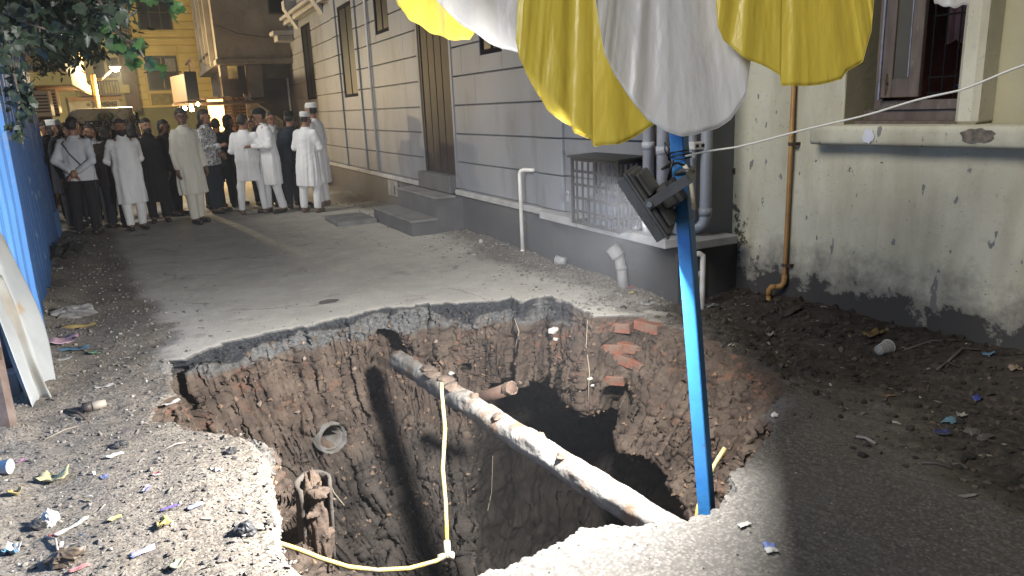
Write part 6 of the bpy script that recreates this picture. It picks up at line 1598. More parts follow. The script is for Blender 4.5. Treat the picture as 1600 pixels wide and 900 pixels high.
    if beard:
        b_ = Field(hc - .2, hc + V(.2, .2, .1), .008)
        b_.ell(H(0, -.045, -.08), (.063, .06, .048 + .012 * beard), .02, cut=lambda X, Y, Z: (Z - hc[2] + .035)); b_.cap(H(0, -.088, -.1), H(0, -.092, -.1 - .025 * beard), .03, .022, .02)
        b_.cap(H(-.026, -.097, -.046), H(.026, -.097, -.046), .007, .007, .004); b_.ell(H(0, -.108, -.06), (.022, .02, .01), 0, True)
        emit(b_, 'beard', M_HAIR)
    if cap is not None:
        c_ = Field(hc - .16, hc + V(.16, .17, .2), .009)
        ty = .0 if cap[1] == 'kufi' else -.0
        if cap[1] == 'kufi': c_.tower([(hc[2] + .045, hc[0], hc[1] + .012, .086, .106), (hc[2] + .115, hc[0], hc[1] + .02, .083, .102), (hc[2] + .135, hc[0], hc[1] + .022, .068, .088)], .01)
        else: c_.ell(hc + V(0, .014, .05), (.09, .11, .088), .01, cut=lambda X, Y, Z: -(Z - hc[2] - .035)); c_.cap(H(-.045, -.1, .05), H(.045, -.1, .05), .012, .012, .02); c_.ell(H(0, -.125, .048), (.06, .05, .008), .01)
        emit(c_, 'cap', cap[0])
    # clothes
    n_ = int(5 + g)
    if top == 'kurta': z0 = hem or .52; pf = [(z0, 0, .0, .215 * wide, .165 * wide), (.8, 0, 0, .205 * wide, .16 * wide), (.95, 0, 0, .195 * build, .148 * build), (1.1, 0, lean * .15, .178 * build, .14 * build), (1.27, 0, lean * .3, .188 * build, .138 * build), (1.365, 0, lean * .5, .172 * build, .112), (1.42, 0, lean * .5, .118, .085), (1.475, 0, lean * .5, .066, .064)]
    else: z0 = hem or .82; pf = [(z0, 0, 0, .19 * build, .145 * build), (.95, 0, 0, .195 * build, .148 * build), (1.1, 0, lean * .15, .18 * build, .142 * build), (1.27, 0, lean * .3, .19 * build, .138 * build), (1.365, 0, lean * .5, .174 * build, .112), (1.42, 0, lean * .5, .118, .085), (1.475, 0, lean * .5, .066, .064)]
    C = Field((-.5, -.42, z0 - .05), (.5, .42, 1.56), .0115)
    C.tower(pf, .03, n_, .055 if top == 'kurta' else .03, g)
    for s, e, w in wrs:
        C.cap(sh(s), e, .057, .053, .06); wl_ = e + (w - e) * .93; C.cap(e, wl_, .052, .043, .02)
    P_ = C.f
    zz_ = C.ax[2][None, None]; xx_ = C.ax[0][:, None, None]; yy_ = C.ax[1][None, :, None]
    co = emit(C, 'kurta' if top == 'kurta' else 'shirt', topmat, folds_=.05)
    # collar
    cc_ = V(0, lean * .5, 1.47)
    MB().tube([cc_ + V(.066 * math.sin(a), .062 * math.cos(a) - .004, -.018 * math.cos(a + math.pi) * -1) for a in np.linspace(.0, 6.28, 20)], .011, 6).build('collar', topmat, co, True)
    if vest is not None:
        Vf = Field((-.4, -.4, .8), (.4, .4, 1.56), .012); pv2 = [(z, x, y, a + .014, b + .014) for z, x, y, a, b in pf if z >= .9]; pv2 = [(.88, 0, 0, .21, .165)] + pv2[:-1]
        Vf.tower(pv2, .03, n_, .02, g); emit(Vf, 'vest', vest)
    # trousers
    Tm = Field((-.5, -.4, .04), (.5, .4, 1.12), .0115)
    Tm.tower([(.84, 0, 0, .165, .125), (.95, 0, 0, .168 * build, .125 * build), (1.04, 0, 0, .16 * build, .12 * build)], .03)
    for s in (-1, 1): Tm.cap(hip(s) - V(0, 0, .02), kne(s), .102 * wide ** .5, .078 * wide, .04); Tm.cap(kne(s), ank(s) + V(0, .005, .04), .076 * wide, .062 * wide, .03)
    X_, Y_, Z_ = Tm.ax[0][:, None, None], Tm.ax[1][None, :, None], Tm.ax[2][None, None]
    Tm.f = np.maximum(Tm.f, .085 - Z_); Tm.f = Tm.f.astype(np.float32)
    emit(Tm, 'trousers', legmat, folds_=.045)
    for s in (-1, 1):
        Sf = Field(ank(s) + V(-.09, -.24, -.09), ank(s) + V(.09, .12, .06), .009)
        Sf.cap(ank(s) + V(0, .035, -.03), ank(s) + V(s * .02, -.15, -.04), .04, .037, .02); Sf.cap(ank(s) + V(0, .01, 0), ank(s) + V(0, -.03, -.03), .043, .04, .02)
        Z_ = Sf.ax[2][None, None]; Sf.f = np.maximum(Sf.f, .004 - Z_).astype(np.float32); emit(Sf, 'shoe', shoe)
    if watch:
        s, e, w = wrs[1]; d = (w - e) / np.linalg.norm(w - e); MB().tube([w - d * .012, w + d * .014], .033, 14).build('watch', M_WATCH, root, True)
    if strap is not None:
        MB().tube([V(.13, -.03, 1.44), V(.12, .12, 1.36), V(.02, .155, 1.2), V(-.12, .15, 1.02)], .011, 6).build('strap', strap, root, True)
    return root
def pf_(px, py): p = onz(px, py); return (p[0], p[1], float(ground_z(p[:1], p[1:2])[0]))
def hgt(px, fy, hx, hy):
    p = onz(px, fy); d = ray(hx, hy); return float((CAM + d * ((p - CAM) @ FW))[2])
def facing(p, deg):      # 0 = looks at the camera, 90 = looks to the viewer's right, 180 = away
    return math.atan2(p[0] - CAM[0], -(p[1] - CAM[1])) * 1.0 + R(deg) + 0.0
def put(px, fy, hx, hy, deg, label, **kw):
    p = pf_(px, fy); base = math.atan2(CAM[1] - p[1], CAM[0] - p[0]) + math.pi / 2     # local -y towards the camera
    return person(p, max(1.55, min(1.86, hgt(px, fy, hx, hy))), base + R(deg), label, **kw)
CW, CB = (M_CAPW, 'kufi'), (M_KB, 'peak')
put(118, 364, 102, 193, 75, 'man in dark clothes and white skullcap right beside the blue fence', topmat=M_DK, legmat=M_DK, cap=CW, beard=1, hair=2, hem=.6)
put(140, 371, 131, 188, 158, 'man in white shirt and black trousers, hands clasped behind his back', top='shirt', topmat=M_SHW, legmat=M_KB, arms=('behind', 'behind'), legs=.12, build=1.1, hair=1, turn=-.3, strap=M_GREYT)
put(163, 356, 157, 193, -35, 'bearded man in checked shirt facing the man in white shirt', top='shirt', topmat=M_CHECK, legmat=M_GREYT, arms=('hang', 'hang'), beard=1, nod=.15, turn=-.4)
put(188, 357, 180, 196, 150, 'man in dark brown jacket behind the smiling man in white kurta', top='shirt', topmat=M_DK2, legmat=M_DK, hem=.72, hair=2, build=1.05)
put(216, 360, 203, 187, 12, 'stout bearded man in long white kurta facing the pit, hands behind him', topmat=M_KW, legmat=M_KW, arms=('behind', 'behind'), hem=.43, beard=1, skin=0, build=1.12, hair=1, legs=.09)
put(252, 348, 243, 186, 5, 'bearded man in long black kurta standing square to the pit', topmat=M_KB, legmat=M_KB, arms=('hang', 'hang'), hem=.36, beard=1, skin=1, build=1.12, wide=1.08, turn=.2)
put(278, 338, 268, 188, 60, 'man in dark clothes half hidden behind the man in black kurta', topmat=M_DK2, legmat=M_DK, hair=2)
put(312, 350, 289, 172, 32, 'tall man in long cream kurta with wristwatch under the bulbs', topmat=M_KC, legmat=M_KC, arms=('hang', 'hang'), hem=.46, watch=True, skin=2, turn=-.6, legs=.08, build=.95, lean=-.02, shoe=M_SHOE, stride=.05)
put(343, 334, 320, 173, 62, 'long haired man in black and white printed shirt and dark jeans', top='shirt', topmat=M_PRINT, legmat=M_JEAN, arms=('fold', 'hip'), hair=2, build=1.08, lean=-.03)
put(398, 336, 380, 181, 172, 'man in short white kurta seen from behind with legs apart', topmat=M_KW, legmat=M_KW, arms=('hip', 'fold'), hem=.6, legs=.19, turn=-.7, hair=1, build=1.05, wide=.85, shoe=M_SAND)
put(432, 333, 404, 171, -72, 'man in white kurta and black peaked cap bending to the man beside him', topmat=M_KW, legmat=M_KW, arms=('fold', 'fold'), hem=.48, cap=CB, nod=.35, beard=0, build=1.05, legs=.13, lean=-.07, shoe=M_SHOE, stride=.08)
put(440, 322, 430, 175, 10, 'man in pale open shirt looking out between two men in white', top='shirt', topmat=M_SHW, legmat=M_DK, arms=('fold', 'fold'), nod=.2)
put(463, 327, 455, 176, 165, 'man in dark blue vest seen from behind next to the white caps', top='shirt', topmat=M_DK, legmat=M_DK, vest=M_VESTB, hair=1, cap=(M_KB, 'kufi'))
put(487, 333, 477, 176, 150, 'man in creased white kurta and white skullcap, back turned', topmat=M_KW, legmat=M_KW, arms=('fold', 'fold'), hem=.47, cap=CW, legs=.13, shoe=M_SAND, nod=.3, turn=-.5)
put(507, 323, 492, 163, -120, 'tallest man in white kurta and white skullcap nearest the grey wall', topmat=M_KW, legmat=M_KW, arms=('hang', 'hang'), hem=.4, cap=CW, shoe=M_SAND, nod=.15)
# the dark group farther back
BK = [(150, 350, 146, 196, 40, 'man in dark shirt between the checked shirt and the white shirt', 1), (232, 344, 226, 194, 160, 'man in dark jacket between the white kurta and the black kurta', 2), (330, 328, 330, 192, 100, 'man in black behind the printed shirt', 1), (470, 322, 466, 184, 120, 'man in black behind the dark blue vest', 1), (340, 326, 338, 190, 150, 'man in dark clothes beside the folded shutters', 2), (358, 326, 352, 186, 175, 'man in dark jacket between printed shirt and short white kurta', 1), (372, 322, 368, 181, 120, 'man with thick dark hair just behind the short white kurta', 2), (268, 330, 262, 190, 170, 'man with dark shawl behind the black kurta', 1), (98, 352, 92, 196, 20, 'man in black in the shadow at the end of the blue fence', 1), (190, 344, 186, 200, 10, 'man with dark beard in front of the van', 1), (128, 352, 118, 198, 60, 'man in black next to the white skullcap', 2), (412, 322, 395, 186, 30, 'man in dark shirt hidden between the two talking men in white', 1)]
for i, (px, fy, hx, hy, dg, lb, hr) in enumerate(BK):
    put(px, fy, hx, hy, dg, lb, top='shirt' if i % 2 else 'kurta', topmat=(M_DK, M_DK2, M_KB)[i % 3], legmat=(M_DK, M_KB)[i % 2], hair=hr, hb_=.012, beard=i % 2)
# ------------------------------------------------------------------ overhanging tree at the fence, leaves one by one
def leaf_mat(name, c1, c2):
    m = mat(name, c1, .45, c2, 6, 4, .15, 30, spec=.45); nt = m.node_tree; N, L = nt.nodes, nt.links
    tr = N.new('ShaderNodeBsdfTranslucent'); tr.inputs[0].default_value = (*[min(1, x * 1.6) for x in c1], 1); ms = N.new('ShaderNodeMixShader'); ms.inputs[0].default_value = .25
    L.new(N['Principled BSDF'].outputs[0], ms.inputs[1]); L.new(tr.outputs[0], ms.inputs[2]); L.new(ms.outputs[0], N['Material Output'].inputs[0]); return m
M_LEAF = [leaf_mat('dark leaf', (.018, .03, .016), (.013, .023, .013)), leaf_mat('grey green leaf', (.026, .038, .024), (.02, .03, .02)), leaf_mat('fresh leaf', (.03, .07, .02), (.024, .056, .018))]
M_BARK = mat('bark', (.10, .075, .055), .9, (.06, .045, .035), 12, 6, .4, 30)
def leaf_mesh(name, lob, m):
    # vine-like leaf: lobed outline folded along its midrib, stalk end at the origin, tip along +y
    n = 9; v, f = [(0, 0, 0)], []
    out = {0: [(.0, 0), (.32, .05), (.50, .25), (.38, .42), (.46, .58), (.22, .72), (.0, 1.0)], 1: [(0, 0), (.2, .12), (.3, .35), (.27, .6), (.14, .84), (0, 1)], 2: [(0, 0), (.38, -.06), (.46, .2), (.30, .36), (.56, .55), (.24, .6), (.16, .8), (0, 1.02)]}[lob]
    mid = [(0, y) for _, y in out]
    v = []; 
    for s in (-1, 1):
        b = len(v)
        for (x, y), (_, ym) in zip(out, mid):
            v.append((0, max(0, y), -.06 * (y - .5) ** 2 * 2)); v.append((s * x, y, .16 * x + .05 * math.sin(7 * y) - .25 * (y - .5) ** 2 * .6))
        for i in range(len(out) - 1):
            q = (b + 2 * i, b + 2 * i + 1, b + 2 * i + 3, b + 2 * i + 2); f.append(q if s > 0 else q[::-1])
    me = bpy.data.meshes.new(name); me.from_pydata(v, [], f); me.update(); me.materials.append(m)
    me.polygons.foreach_set('use_smooth', [True] * len(me.polygons)); return me
LM = [leaf_mesh('leaf', l, M_LEAF[c]) for l, c in ((0, 0), (0, 1), (2, 1), (2, 0), (0, 2), (2, 2))]
SMALL = [leaf_mesh('leaf', 1, M_LEAF[0])]
def place_leaf(p, size, parent, me, droop=.7):
    o = bpy.data.objects.new('leaf', me); col.objects.link(o); o.parent = parent
    o.location = Vector(tuple(p)) - parent_world(parent)
    d = V(rng.normal(0, .7), rng.normal(0, .7), -droop + rng.normal(0, .45)); d /= np.linalg.norm(d)
    q = Vector(tuple(d)).to_track_quat('Y', 'Z'); o.rotation_euler = (q @ Matrix.Rotation(rng.uniform(0, 6.28), 3, 'Y').to_quaternion()).to_euler(); o.scale = (size,) * 3
    return o
tree = thing('fence_tree', 'dark tree with broad lobed leaves hanging over the blue fence', 'tree', loc=(-1.9, 5.6, 0))
trunk_pts = [(-1.95, 5.5, -.1), (-1.93, 5.55, .9), (-1.85, 5.6, 1.9), (-1.7, 5.6, 2.7), (-1.5, 5.5, 3.3), (-1.2, 5.3, 3.7)]
hb('trunk', MB().tube(trunk_pts, [.11, .1, .09, .075, .06, .04], 12), M_BARK, tree, True)
sprays = []     # photo polyline, depth start, depth end, leaf size, count, spread px
sprays.append(([(-60, -80), (10, -35), (60, 10), (62, 50)], 4.6, 4.4, .075, 66, 34, (0, 1)))
sprays.append(([(-40, 0), (10, 20), (40, 35), (70, 45)], 4.4, 4.3, .075, 50, 28, (0, 1, 3)))
sprays.append(([(40, -60), (90, -20), (130, 5), (170, 28)], 4.8, 4.6, .07, 56, 20, (0, 1, 3)))
sprays.append(([(130, -40), (160, 10), (180, 45), (205, 80)], 4.5, 4.3, .08, 34, 13, (1, 4, 2)))
sprays.append(([(175, 40), (200, 65), (215, 72), (228, 96)], 4.3, 4.25, .085, 11, 8, (4, 5, 4)))
sprays.append(([(228, 92), (240, 100), (252, 104)], 4.25, 4.2, .11, 3, 4, (5, 4)))
sprays.append(([(210, -30), (235, -5), (262, 4), (270, 8)], 4.4, 4.3, .09, 13, 8, (5, 4)))
sprays.append(([(-30, 30), (10, 75), (20, 110), (30, 150)], 4.2, 4.3, .06, 34, 11, (1, 0)))
sprays.append(([(15, 100), (30, 150), (28, 190), (32, 215)], 4.3, 4.4, .05, 24, 7, (1,)))
budget = 292; left_over = []
for pl, d0, d1, sz, cnt, spd, kinds in sprays:
    pl = np.array(pl, float); n = len(pl)
    cen = [atd(x, y, d0 + (d1 - d0) * i / (n - 1)) for i, (x, y) in enumerate(pl)]
    hb('branch', MB().tube(cen, [.014, .011, .008, .005][:n] if n == 4 else [.008, .006, .004], 6), M_BARK, tree, True)
    for k in range(cnt):
        t = rng.random() * (n - 1); i = min(int(t), n - 2); c = pl[i] + (pl[i + 1] - pl[i]) * (t - i)
        dd = d0 + (d1 - d0) * t / (n - 1) + rng.normal(0, .16)
        p = atd(c[0] + rng.normal(0, spd), c[1] + rng.normal(0, spd * .8) , dd)
        if budget > 0: place_leaf(p, sz * rng.uniform(.7, 1.25), tree, LM[kinds[rng.integers(len(kinds))]]); budget -= 1
hb('limb', MB().tube([(-1.5, 5.5, 3.3), tuple(atd(-60, -60, 4.6))], [.05, .02], 8), M_BARK, tree, True)
hb('limb', MB().tube([(-1.3, 5.4, 3.6), tuple(atd(40, -50, 4.8))], [.04, .015], 8), M_BARK, tree, True)
hb('limb', MB().tube([tuple(atd(40, -50, 4.8)), tuple(atd(130, -40, 4.5)), tuple(atd(210, -30, 4.4))], [.015, .012, .008], 8), M_BARK, tree, True)
def leaf_mass(name, parent, label, spec, kinds):
    vs, fs = [], []; nn_ = 0
    base = np.array([(0, 0, 0), (.22, .3, .04), (.16, .7, .02), (0, 1, -.08), (-.16, .7, .02), (-.22, .3, .04), (0, .5, -.02)]); fc = np.array([(0, 1, 6), (1, 2, 6), (2, 3, 6), (3, 4, 6), (4, 5, 6), (5, 0, 6)])
    for (x, y, sx, sy, dep, sd, cnt, sz) in spec:
        for k in range(cnt):
            p = atd(rng.normal(x, sx), rng.normal(y, sy), rng.normal(dep, sd)); d = V(rng.normal(0, .6), rng.normal(0, .6), -.6 + rng.normal(0, .4)); d /= np.linalg.norm(d)
            M_ = np.array((Vector(tuple(d)).to_track_quat('Y', 'Z') @ Matrix.Rotation(rng.uniform(0, 6.28), 3, 'Y').to_quaternion()).to_matrix())
            vs.append((base * sz * rng.uniform(.7, 1.3)) @ M_.T + p); fs.append(fc + nn_); nn_ += 7
    me = npmesh(name, np.concatenate(vs), None, np.concatenate(fs)); o = link(name, me, M_LEAF[kinds], parent); o.location = -parent_world(parent) if parent else (0, 0, 0)
    return tag(o, label, kind='stuff')
leaf_mass('small_leaves', tree, 'small dark leaves filling the crown', [(20, 0, 40, 28, 5.0, .3, 420, .09), (100, 20, 40, 22, 5.3, .3, 420, .10), (165, 8, 22, 18, 5.0, .2, 150, .08), (-60, 40, 40, 60, 4.9, .4, 300, .11)], 0)
# the far darker tree lit from behind between fence and overhanging storey
t2 = thing('dark_tree', 'dark small leaved tree crown in front of the glowing overhang', 'tree', loc=(-1.9, 14, 0))
hb('trunk', MB().tube([(-1.95, 14, -.1), (-1.9, 14, 1.5), (-1.75, 13.9, 3.0), (-1.4, 13.7, 3.9)], [.1, .09, .07, .04], 10), M_BARK, t2, True)
for a, b in (((-1.75, 13.9, 3.0), (80, 50)), ((-1.4, 13.7, 3.9), (120, 40)), ((-1.4, 13.7, 3.9), (150, 60))): hb('branch', MB().tube([a, tuple(atd(b[0], b[1], 12.0))], [.035, .01], 7), M_BARK, t2, True)
leaf_mass('crown', t2, 'dark crown of small leaves', [(85, 65, 22, 16, 12.2, .4, 420, .15), (120, 60, 20, 14, 12.2, .4, 380, .14), (140, 30, 30, 20, 12.0, .4, 380, .15), (70, 95, 12, 12, 12.2, .3, 120, .13), (108, 88, 14, 8, 12.2, .3, 90, .12), (150, 75, 8, 8, 12.2, .3, 50, .12)], 0)
# thin creeper hanging down the bright fence
cr = thing('hanging_creeper', 'thin pale creeper hanging down in front of the bright blue fence', 'creeper', loc=tuple(atd(30, 150, 4.4)))
for k, pl in enumerate((((14, 60), (24, 120), (34, 160), (40, 190)), ((30, 90), (22, 140), (30, 200), (36, 225)), ((40, 110), (44, 150), (36, 180)))):
    cen = [atd(x, y, 4.35) for x, y in pl]; hb('stem', MB().tube(cen, .004, 5), M_BARK, cr, True)
    for i in range(26):
        t = rng.random() * (len(pl) - 1); a = int(t); c = np.array(pl[a]) + (np.array(pl[a + 1]) - np.array(pl[a])) * (t - a)
        place_leaf(atd(c[0] + rng.normal(0, 6), c[1] + rng.normal(0, 6), 4.35 + rng.normal(0, .05)), .055 * rng.uniform(.7, 1.3), cr, SMALL[0] if i % 3 else LM[1], 1.0)

# ------------------------------------------------------------------ litter, each piece its own thing
_lm = {}
def lm(c, rough=.6):
    c = tuple(.72 * x + .28 * sum(c) / 3 for x in c)
    if c not in _lm: _lm[c] = mat('litter %d' % len(_lm), tuple(x * .55 for x in c), rough, tuple(x * .4 for x in c), 20, 4, .15, 40)
    return _lm[c]
def scrap(name, cat, label, px, py, w, l, color, curl=.4, rz=None, seed=0, group=None, lift=.004, nseg=9, c2=None, disc=False):
    p = gp(px, py); rg = np.random.default_rng(seed + int(px * 7 + py)); a = rg.uniform(0, 3.14) if rz is None else R(rz)
    u, v = np.meshgrid(np.linspace(-1, 1, nseg), np.linspace(-1, 1, nseg)); P = np.stack([u.ravel(), v.ravel(), 0 * u.ravel()], 1)
    if disc: P[:, :2] = np.stack([P[:, 0] * np.sqrt(1 - P[:, 1] ** 2 / 2), P[:, 1] * np.sqrt(1 - P[:, 0] ** 2 / 2)], 1)
    ed = 1 + .22 * fbm(P * 1.7 + seed, 2, seed); x = P[:, 0] * w / 2 * ed; y = P[:, 1] * l / 2 * (1 + .2 * fbm(P * 1.9 + 5, 2, seed + 3))
    z = curl * min(w, l) * (.35 * fbm(P * 1.3 + seed * 2.3, 3, seed + 9) + .35 * np.abs(P[:, 0]) ** 2 * rg.uniform(0, 1) + .3 * np.abs(P[:, 1]) ** 2 * rg.uniform(0, 1)); z = z - z.min() + lift
    Q_ = np.stack([x * math.cos(a) - y * math.sin(a) + p[0], x * math.sin(a) + y * math.cos(a) + p[1], z + p[2]], 1)
    me = npmesh(name, Q_ - p, np.array([(j * nseg + i, j * nseg + i + 1, (j + 1) * nseg + i + 1, (j + 1) * nseg + i) for j in range(nseg - 1) for i in range(nseg - 1)]))
    o = link(name, me, lm(color)); o.location = tuple(p); md = o.modifiers.new('thick', 'SOLIDIFY'); md.thickness = .0015
    if c2: 
        me.materials.append(lm(c2)); k = nseg - 1
        for i, f in enumerate(me.polygons): f.material_index = 1 if (i % k) < k * .4 else 0
    return tag(o, label, cat, group)
def rock(name, cat, label, px, py, r, m, sq=(1.2, 1, .7), seed=0, group=None):
    p = gp(px, py); o = lump(name, (0, 0, r * .35), r, m, None, 700 + seed, sq, 12, .4, 1.6); o.location = tuple(p); o.data.polygons.foreach_set('use_smooth', [False] * len(o.data.polygons)); return tag(o, label, cat, group)
def stick(label, a, b, r, c, name='stick', cat='stick', bend=.01, group=None):
    p, q = gp(*a), gp(*b); p[2] += r * 1.2; q[2] += r * 1.2; m_ = (p + q) / 2 + V(bend, bend, bend * .5)
    o = MB().tube([V(0, 0, 0), m_ - p, q - p], r, 7).build(name, lm(c), None, True); o.location = tuple(p); return tag(o, label, cat, group)
# paper cup
cp = gp(4, 748); t = thing('paper_cup', 'white paper cup lying on its side at the gravel edge', 'cup', loc=tuple(cp + V(0, 0, .034)), rz=R(-30))
m_ = MB().lathe([(0, -.045), (.024, -.045), (.026, -.042), (.035, .045), (.037, .047), (.0345, .047), (.0235, -.040), (0, -.040)], seg=20); m_.v = [(-z, y, x) for x, y, z in m_.v]; m_.v = [tuple(Matrix.Rotation(R(190), 3, 'Z') @ Vector(p)) for p in m_.v]
m_.build('body', lm((.62, .63, .66)), t, True)
scrap('wrapper', 'wrapper', 'large torn pale yellow wrapper beside the paper cup', 82, 748, .085, .13, (.62, .55, .22), .6, 60, 1)
scrap('wrapper', 'wrapper', 'small bright yellow crumpled wrapper with long shadow', 257, 827, .05, .045, (.7, .5, .06), 1.2, 20, 2)
scrap('wrapper', 'wrapper', 'tiny orange yellow wrapper below the paper cup', 27, 782, .04, .05, (.62, .45, .08), 1.0, None, 3)
scrap('wrapper', 'wrapper', 'yellow scrap with a white end between two dark stones', 180, 813, .05, .03, (.6, .55, .15), .5, 10, 4)
scrap('wrapper', 'wrapper', 'purple and white sachet on the pale gravel', 230, 766, .03, .055, (.28, .25, .55), .4, -30, 5, c2=(.6, .58, .62))
scrap('sachet', 'sachet', 'small square slate blue sachet lying flat', 164, 748, .035, .04, (.16, .2, .45), .3, 20, 6)
scrap('sachet', 'sachet', 'red and white sachet scrap near the slab edge', 245, 744, .03, .035, (.6, .06, .08), .5, None, 7, c2=(.65, .6, .58))
scrap('sachet', 'sachet', 'narrow violet strip with a pink edge', 264, 795, .075, .02, (.18, .1, .42), .3, 15, 8)
scrap('sachet', 'sachet', 'pale blue torn strip right of the violet strip', 306, 795, .06, .03, (.3, .38, .68), .4, 25, 9)
scrap('sachet', 'sachet', 'white and lilac sachet low on the gravel', 224, 866, .09, .035, (.52, .48, .62), .4, 20, 10, c2=(.4, .38, .7))
scrap('sachet', 'sachet', 'red sachet corner by the lower dirt', 85, 835, .025, .04, (.6, .07, .06), .5, None, 11)
scrap('sachet', 'sachet', 'pink red strip at the very front of the gravel', 124, 893, .07, .025, (.6, .2, .2), .4, 20, 12)
scrap('leaf_scrap', 'scrap', 'white boat shaped foam scrap', 180, 715, .075, .03, (.6, .58, .52), .8, 10, 13)
scrap('paper_scrap', 'paper', 'long twisted white paper strip', 112, 825, .13, .02, (.55, .53, .5), .9, 38, 14)
scrap('paper_scrap', 'paper', 'white and blue paper corner at the front left', 20, 862, .06, .05, (.6, .62, .64), .9, 70, 15, c2=(.12, .4, .6))
scrap('paper_scrap', 'paper', 'pale green paper scrap near the hose end', 278, 882, .04, .06, (.52, .55, .3), .5, -30, 16)
scrap('paper_scrap', 'paper', 'white paper scrap below the pink bag', 100, 570, .1, .04, (.6, .6, .58), .4, 5, 17)
scrap('paper_scrap', 'paper', 'crumpled whitish paper by the rolled packet', 165, 608, .11, .035, (.55, .52, .48), .5, 12, 18)
scrap('paper_scrap', 'paper', 'white scrap at the left end of the slab edge', 268, 628, .1, .035, (.62, .58, .5), .4, 30, 19)
scrap('plastic_scrap', 'plastic', 'pink plastic scrap near the front left paper cup', 34, 726, .04, .025, (.6, .2, .45), .4, None, 20)
scrap('plastic_bag', 'bag', 'pink cloth bag with a blue edge lying by the blue fence', 95, 545, .24, .17, (.50, .27, .36), .45, 10, 21, nseg=14)
scrap('plastic_bag', 'bag', 'blue plastic sheet tucked under the pink bag', 112, 552, .26, .1, (.07, .24, .38), .5, -8, 22)
scrap('plastic_scrap', 'plastic', 'small green film scrap by the blue bag', 148, 556, .1, .06, (.15, .36, .2), .6, None, 23)
scrap('pouch', 'pouch', 'flat mustard yellow pouch below the big flat stone', 124, 512, .24, .1, (.5, .34, .06), .4, 8, 24)
scrap('garbage_heap', 'rubbish', 'dark mound of wet leaves and bags at the foot of the far blue fence', 95, 420, .55, .5, (.025, .03, .02), .8, 0, 25, nseg=16)
scrap('plastic_bag', 'bag', 'white scrap of bag on the dark mound by the fence', 92, 428, .2, .1, (.4, .42, .42), .7, None, 26)
rock('flat_stone', 'stone', 'large flat grey stone close to the blue fence', 116, 497, .1, M_STEP, (1.5, .9, .5), 1)
rock('brown_stone', 'stone', 'upright brown stone in front with dark shadow', 80, 815, .04, M_WSTONE, (.8, .8, 1.3), 2)
rock('dark_stone', 'stone', 'dark lump of asphalt beside the brown stone', 62, 822, .03, lm((.05, .045, .045)), (1.2, 1, .7), 3)
rock('dark_stone', 'stone', 'dark stone near the slab edge and hose', 385, 828, .035, lm((.06, .06, .065)), (1.1, 1, .8), 4)
rock('dark_stone', 'stone', 'small dark stone on the pale slab, nearer the pit', 362, 710, .024, lm((.055, .052, .052)), (1.1, 1, .7), 5)
rock('dark_stone', 'stone', 'small dark stone in the middle of the pale gravel', 188, 697, .026, lm((.06, .055, .052)), (1.3, 1, .6), 6)
rock('brown_stone', 'stone', 'brown burnt clod low on the front gravel', 102, 880, .045, lm((.16, .1, .05)), (1.4, 1, .6), 7)
stick('short brown stick pointing at the rolled packet', (103, 640), (135, 658), .008, (.14, .085, .06))
t = thing('rolled_packet', 'rolled packet with dark end and pale paper beside the brown stick', 'packet', loc=tuple(gp(145, 640)))
p_ = gp(138, 640); MB().tube([V(-.05, 0, .03), V(0, .0, .03)], .03, 12).build('end', lm((.06, .04, .035)), t, True); MB().tube([V(0, 0, .03), V(.07, .02, .028)], [.03, .022], 12).build('paper', lm((.5, .4, .3)), t, True)
for i, (a, b, c) in enumerate((((70, 690), (120, 668), (.33, .27, .2)), ((290, 690), (250, 705), (.36, .3, .24)), ((90, 860), (70, 838), (.4, .35, .3)))):
    stick(['thin pale twig below the old post', 'thin pale twig near the slab corner', 'short pale twig by the red sachet corner'][i], a, b, .005, c, 'twig', 'twig', .015)
# right side, dark mud
scrap('wrapper', 'wrapper', 'light blue torn wrapper on the dark mud', 1487, 658, .11, .05, (.14, .36, .52), .7, 10, 31)
scrap('paper_scrap', 'paper', 'white corner of paper stuck to the light blue wrapper', 1502, 650, .05, .04, (.45, .42, .36), .7, None, 32)
scrap('sachet', 'sachet', 'dark navy sachet with grey edge below the light blue wrapper', 1473, 681, .06, .07, (.035, .05, .2), .4, 60, 33, c2=(.12, .12, .16))
scrap('sachet', 'sachet', 'small sky blue scrap near the foot of the green wall', 1541, 576, .055, .06, (.12, .32, .55), .9, None, 34)
scrap('sachet', 'sachet', 'deep blue crumpled scrap between wall and light blue wrapper', 1527, 622, .05, .04, (.02, .05, .4), .9, None, 35)
scrap('pouch', 'pouch', 'crumpled mustard pouch close to the clear cup', 1362, 541, .17, .07, (.33, .2, .035), 1.0, 5, 36)
scrap('wrapper', 'wrapper', 'small orange brown wrapper on the mud beside the asphalt', 1393, 620, .07, .03, (.32, .17, .07), .5, -20, 37)
scrap('paper_scrap', 'paper', 'crumpled pale orange paper near the right wall foot', 1583, 598, .06, .06, (.4, .27, .16), 1.0, None, 38)
scrap('paper_scrap', 'paper', 'white paper tag standing behind the pit edge', 1205, 525, .05, .05, (.42, .4, .37), 1.0, 80, 39)
scrap('paper_scrap', 'paper', 'white torn paper at the foot of the corner pipes', 1112, 481, .13, .06, (.5, .5, .48), .5, 0, 40)
scrap('cloth_rag', 'rag', 'large dirty brown rag against the sooty wall foot', 1240, 497, .3, .14, (.10, .075, .055), 1.0, 5, 41, nseg=16)
scrap('paper_scrap', 'paper', 'small white scrap on the shaded asphalt', 1512, 781, .07, .02, (.36, .34, .32), .6, -15, 42)
scrap('paper_scrap', 'paper', 'flat white scrap on the lit rim near the pole foot', 1163, 826, .055, .025, (.5, .48, .45), .4, 0, 43)
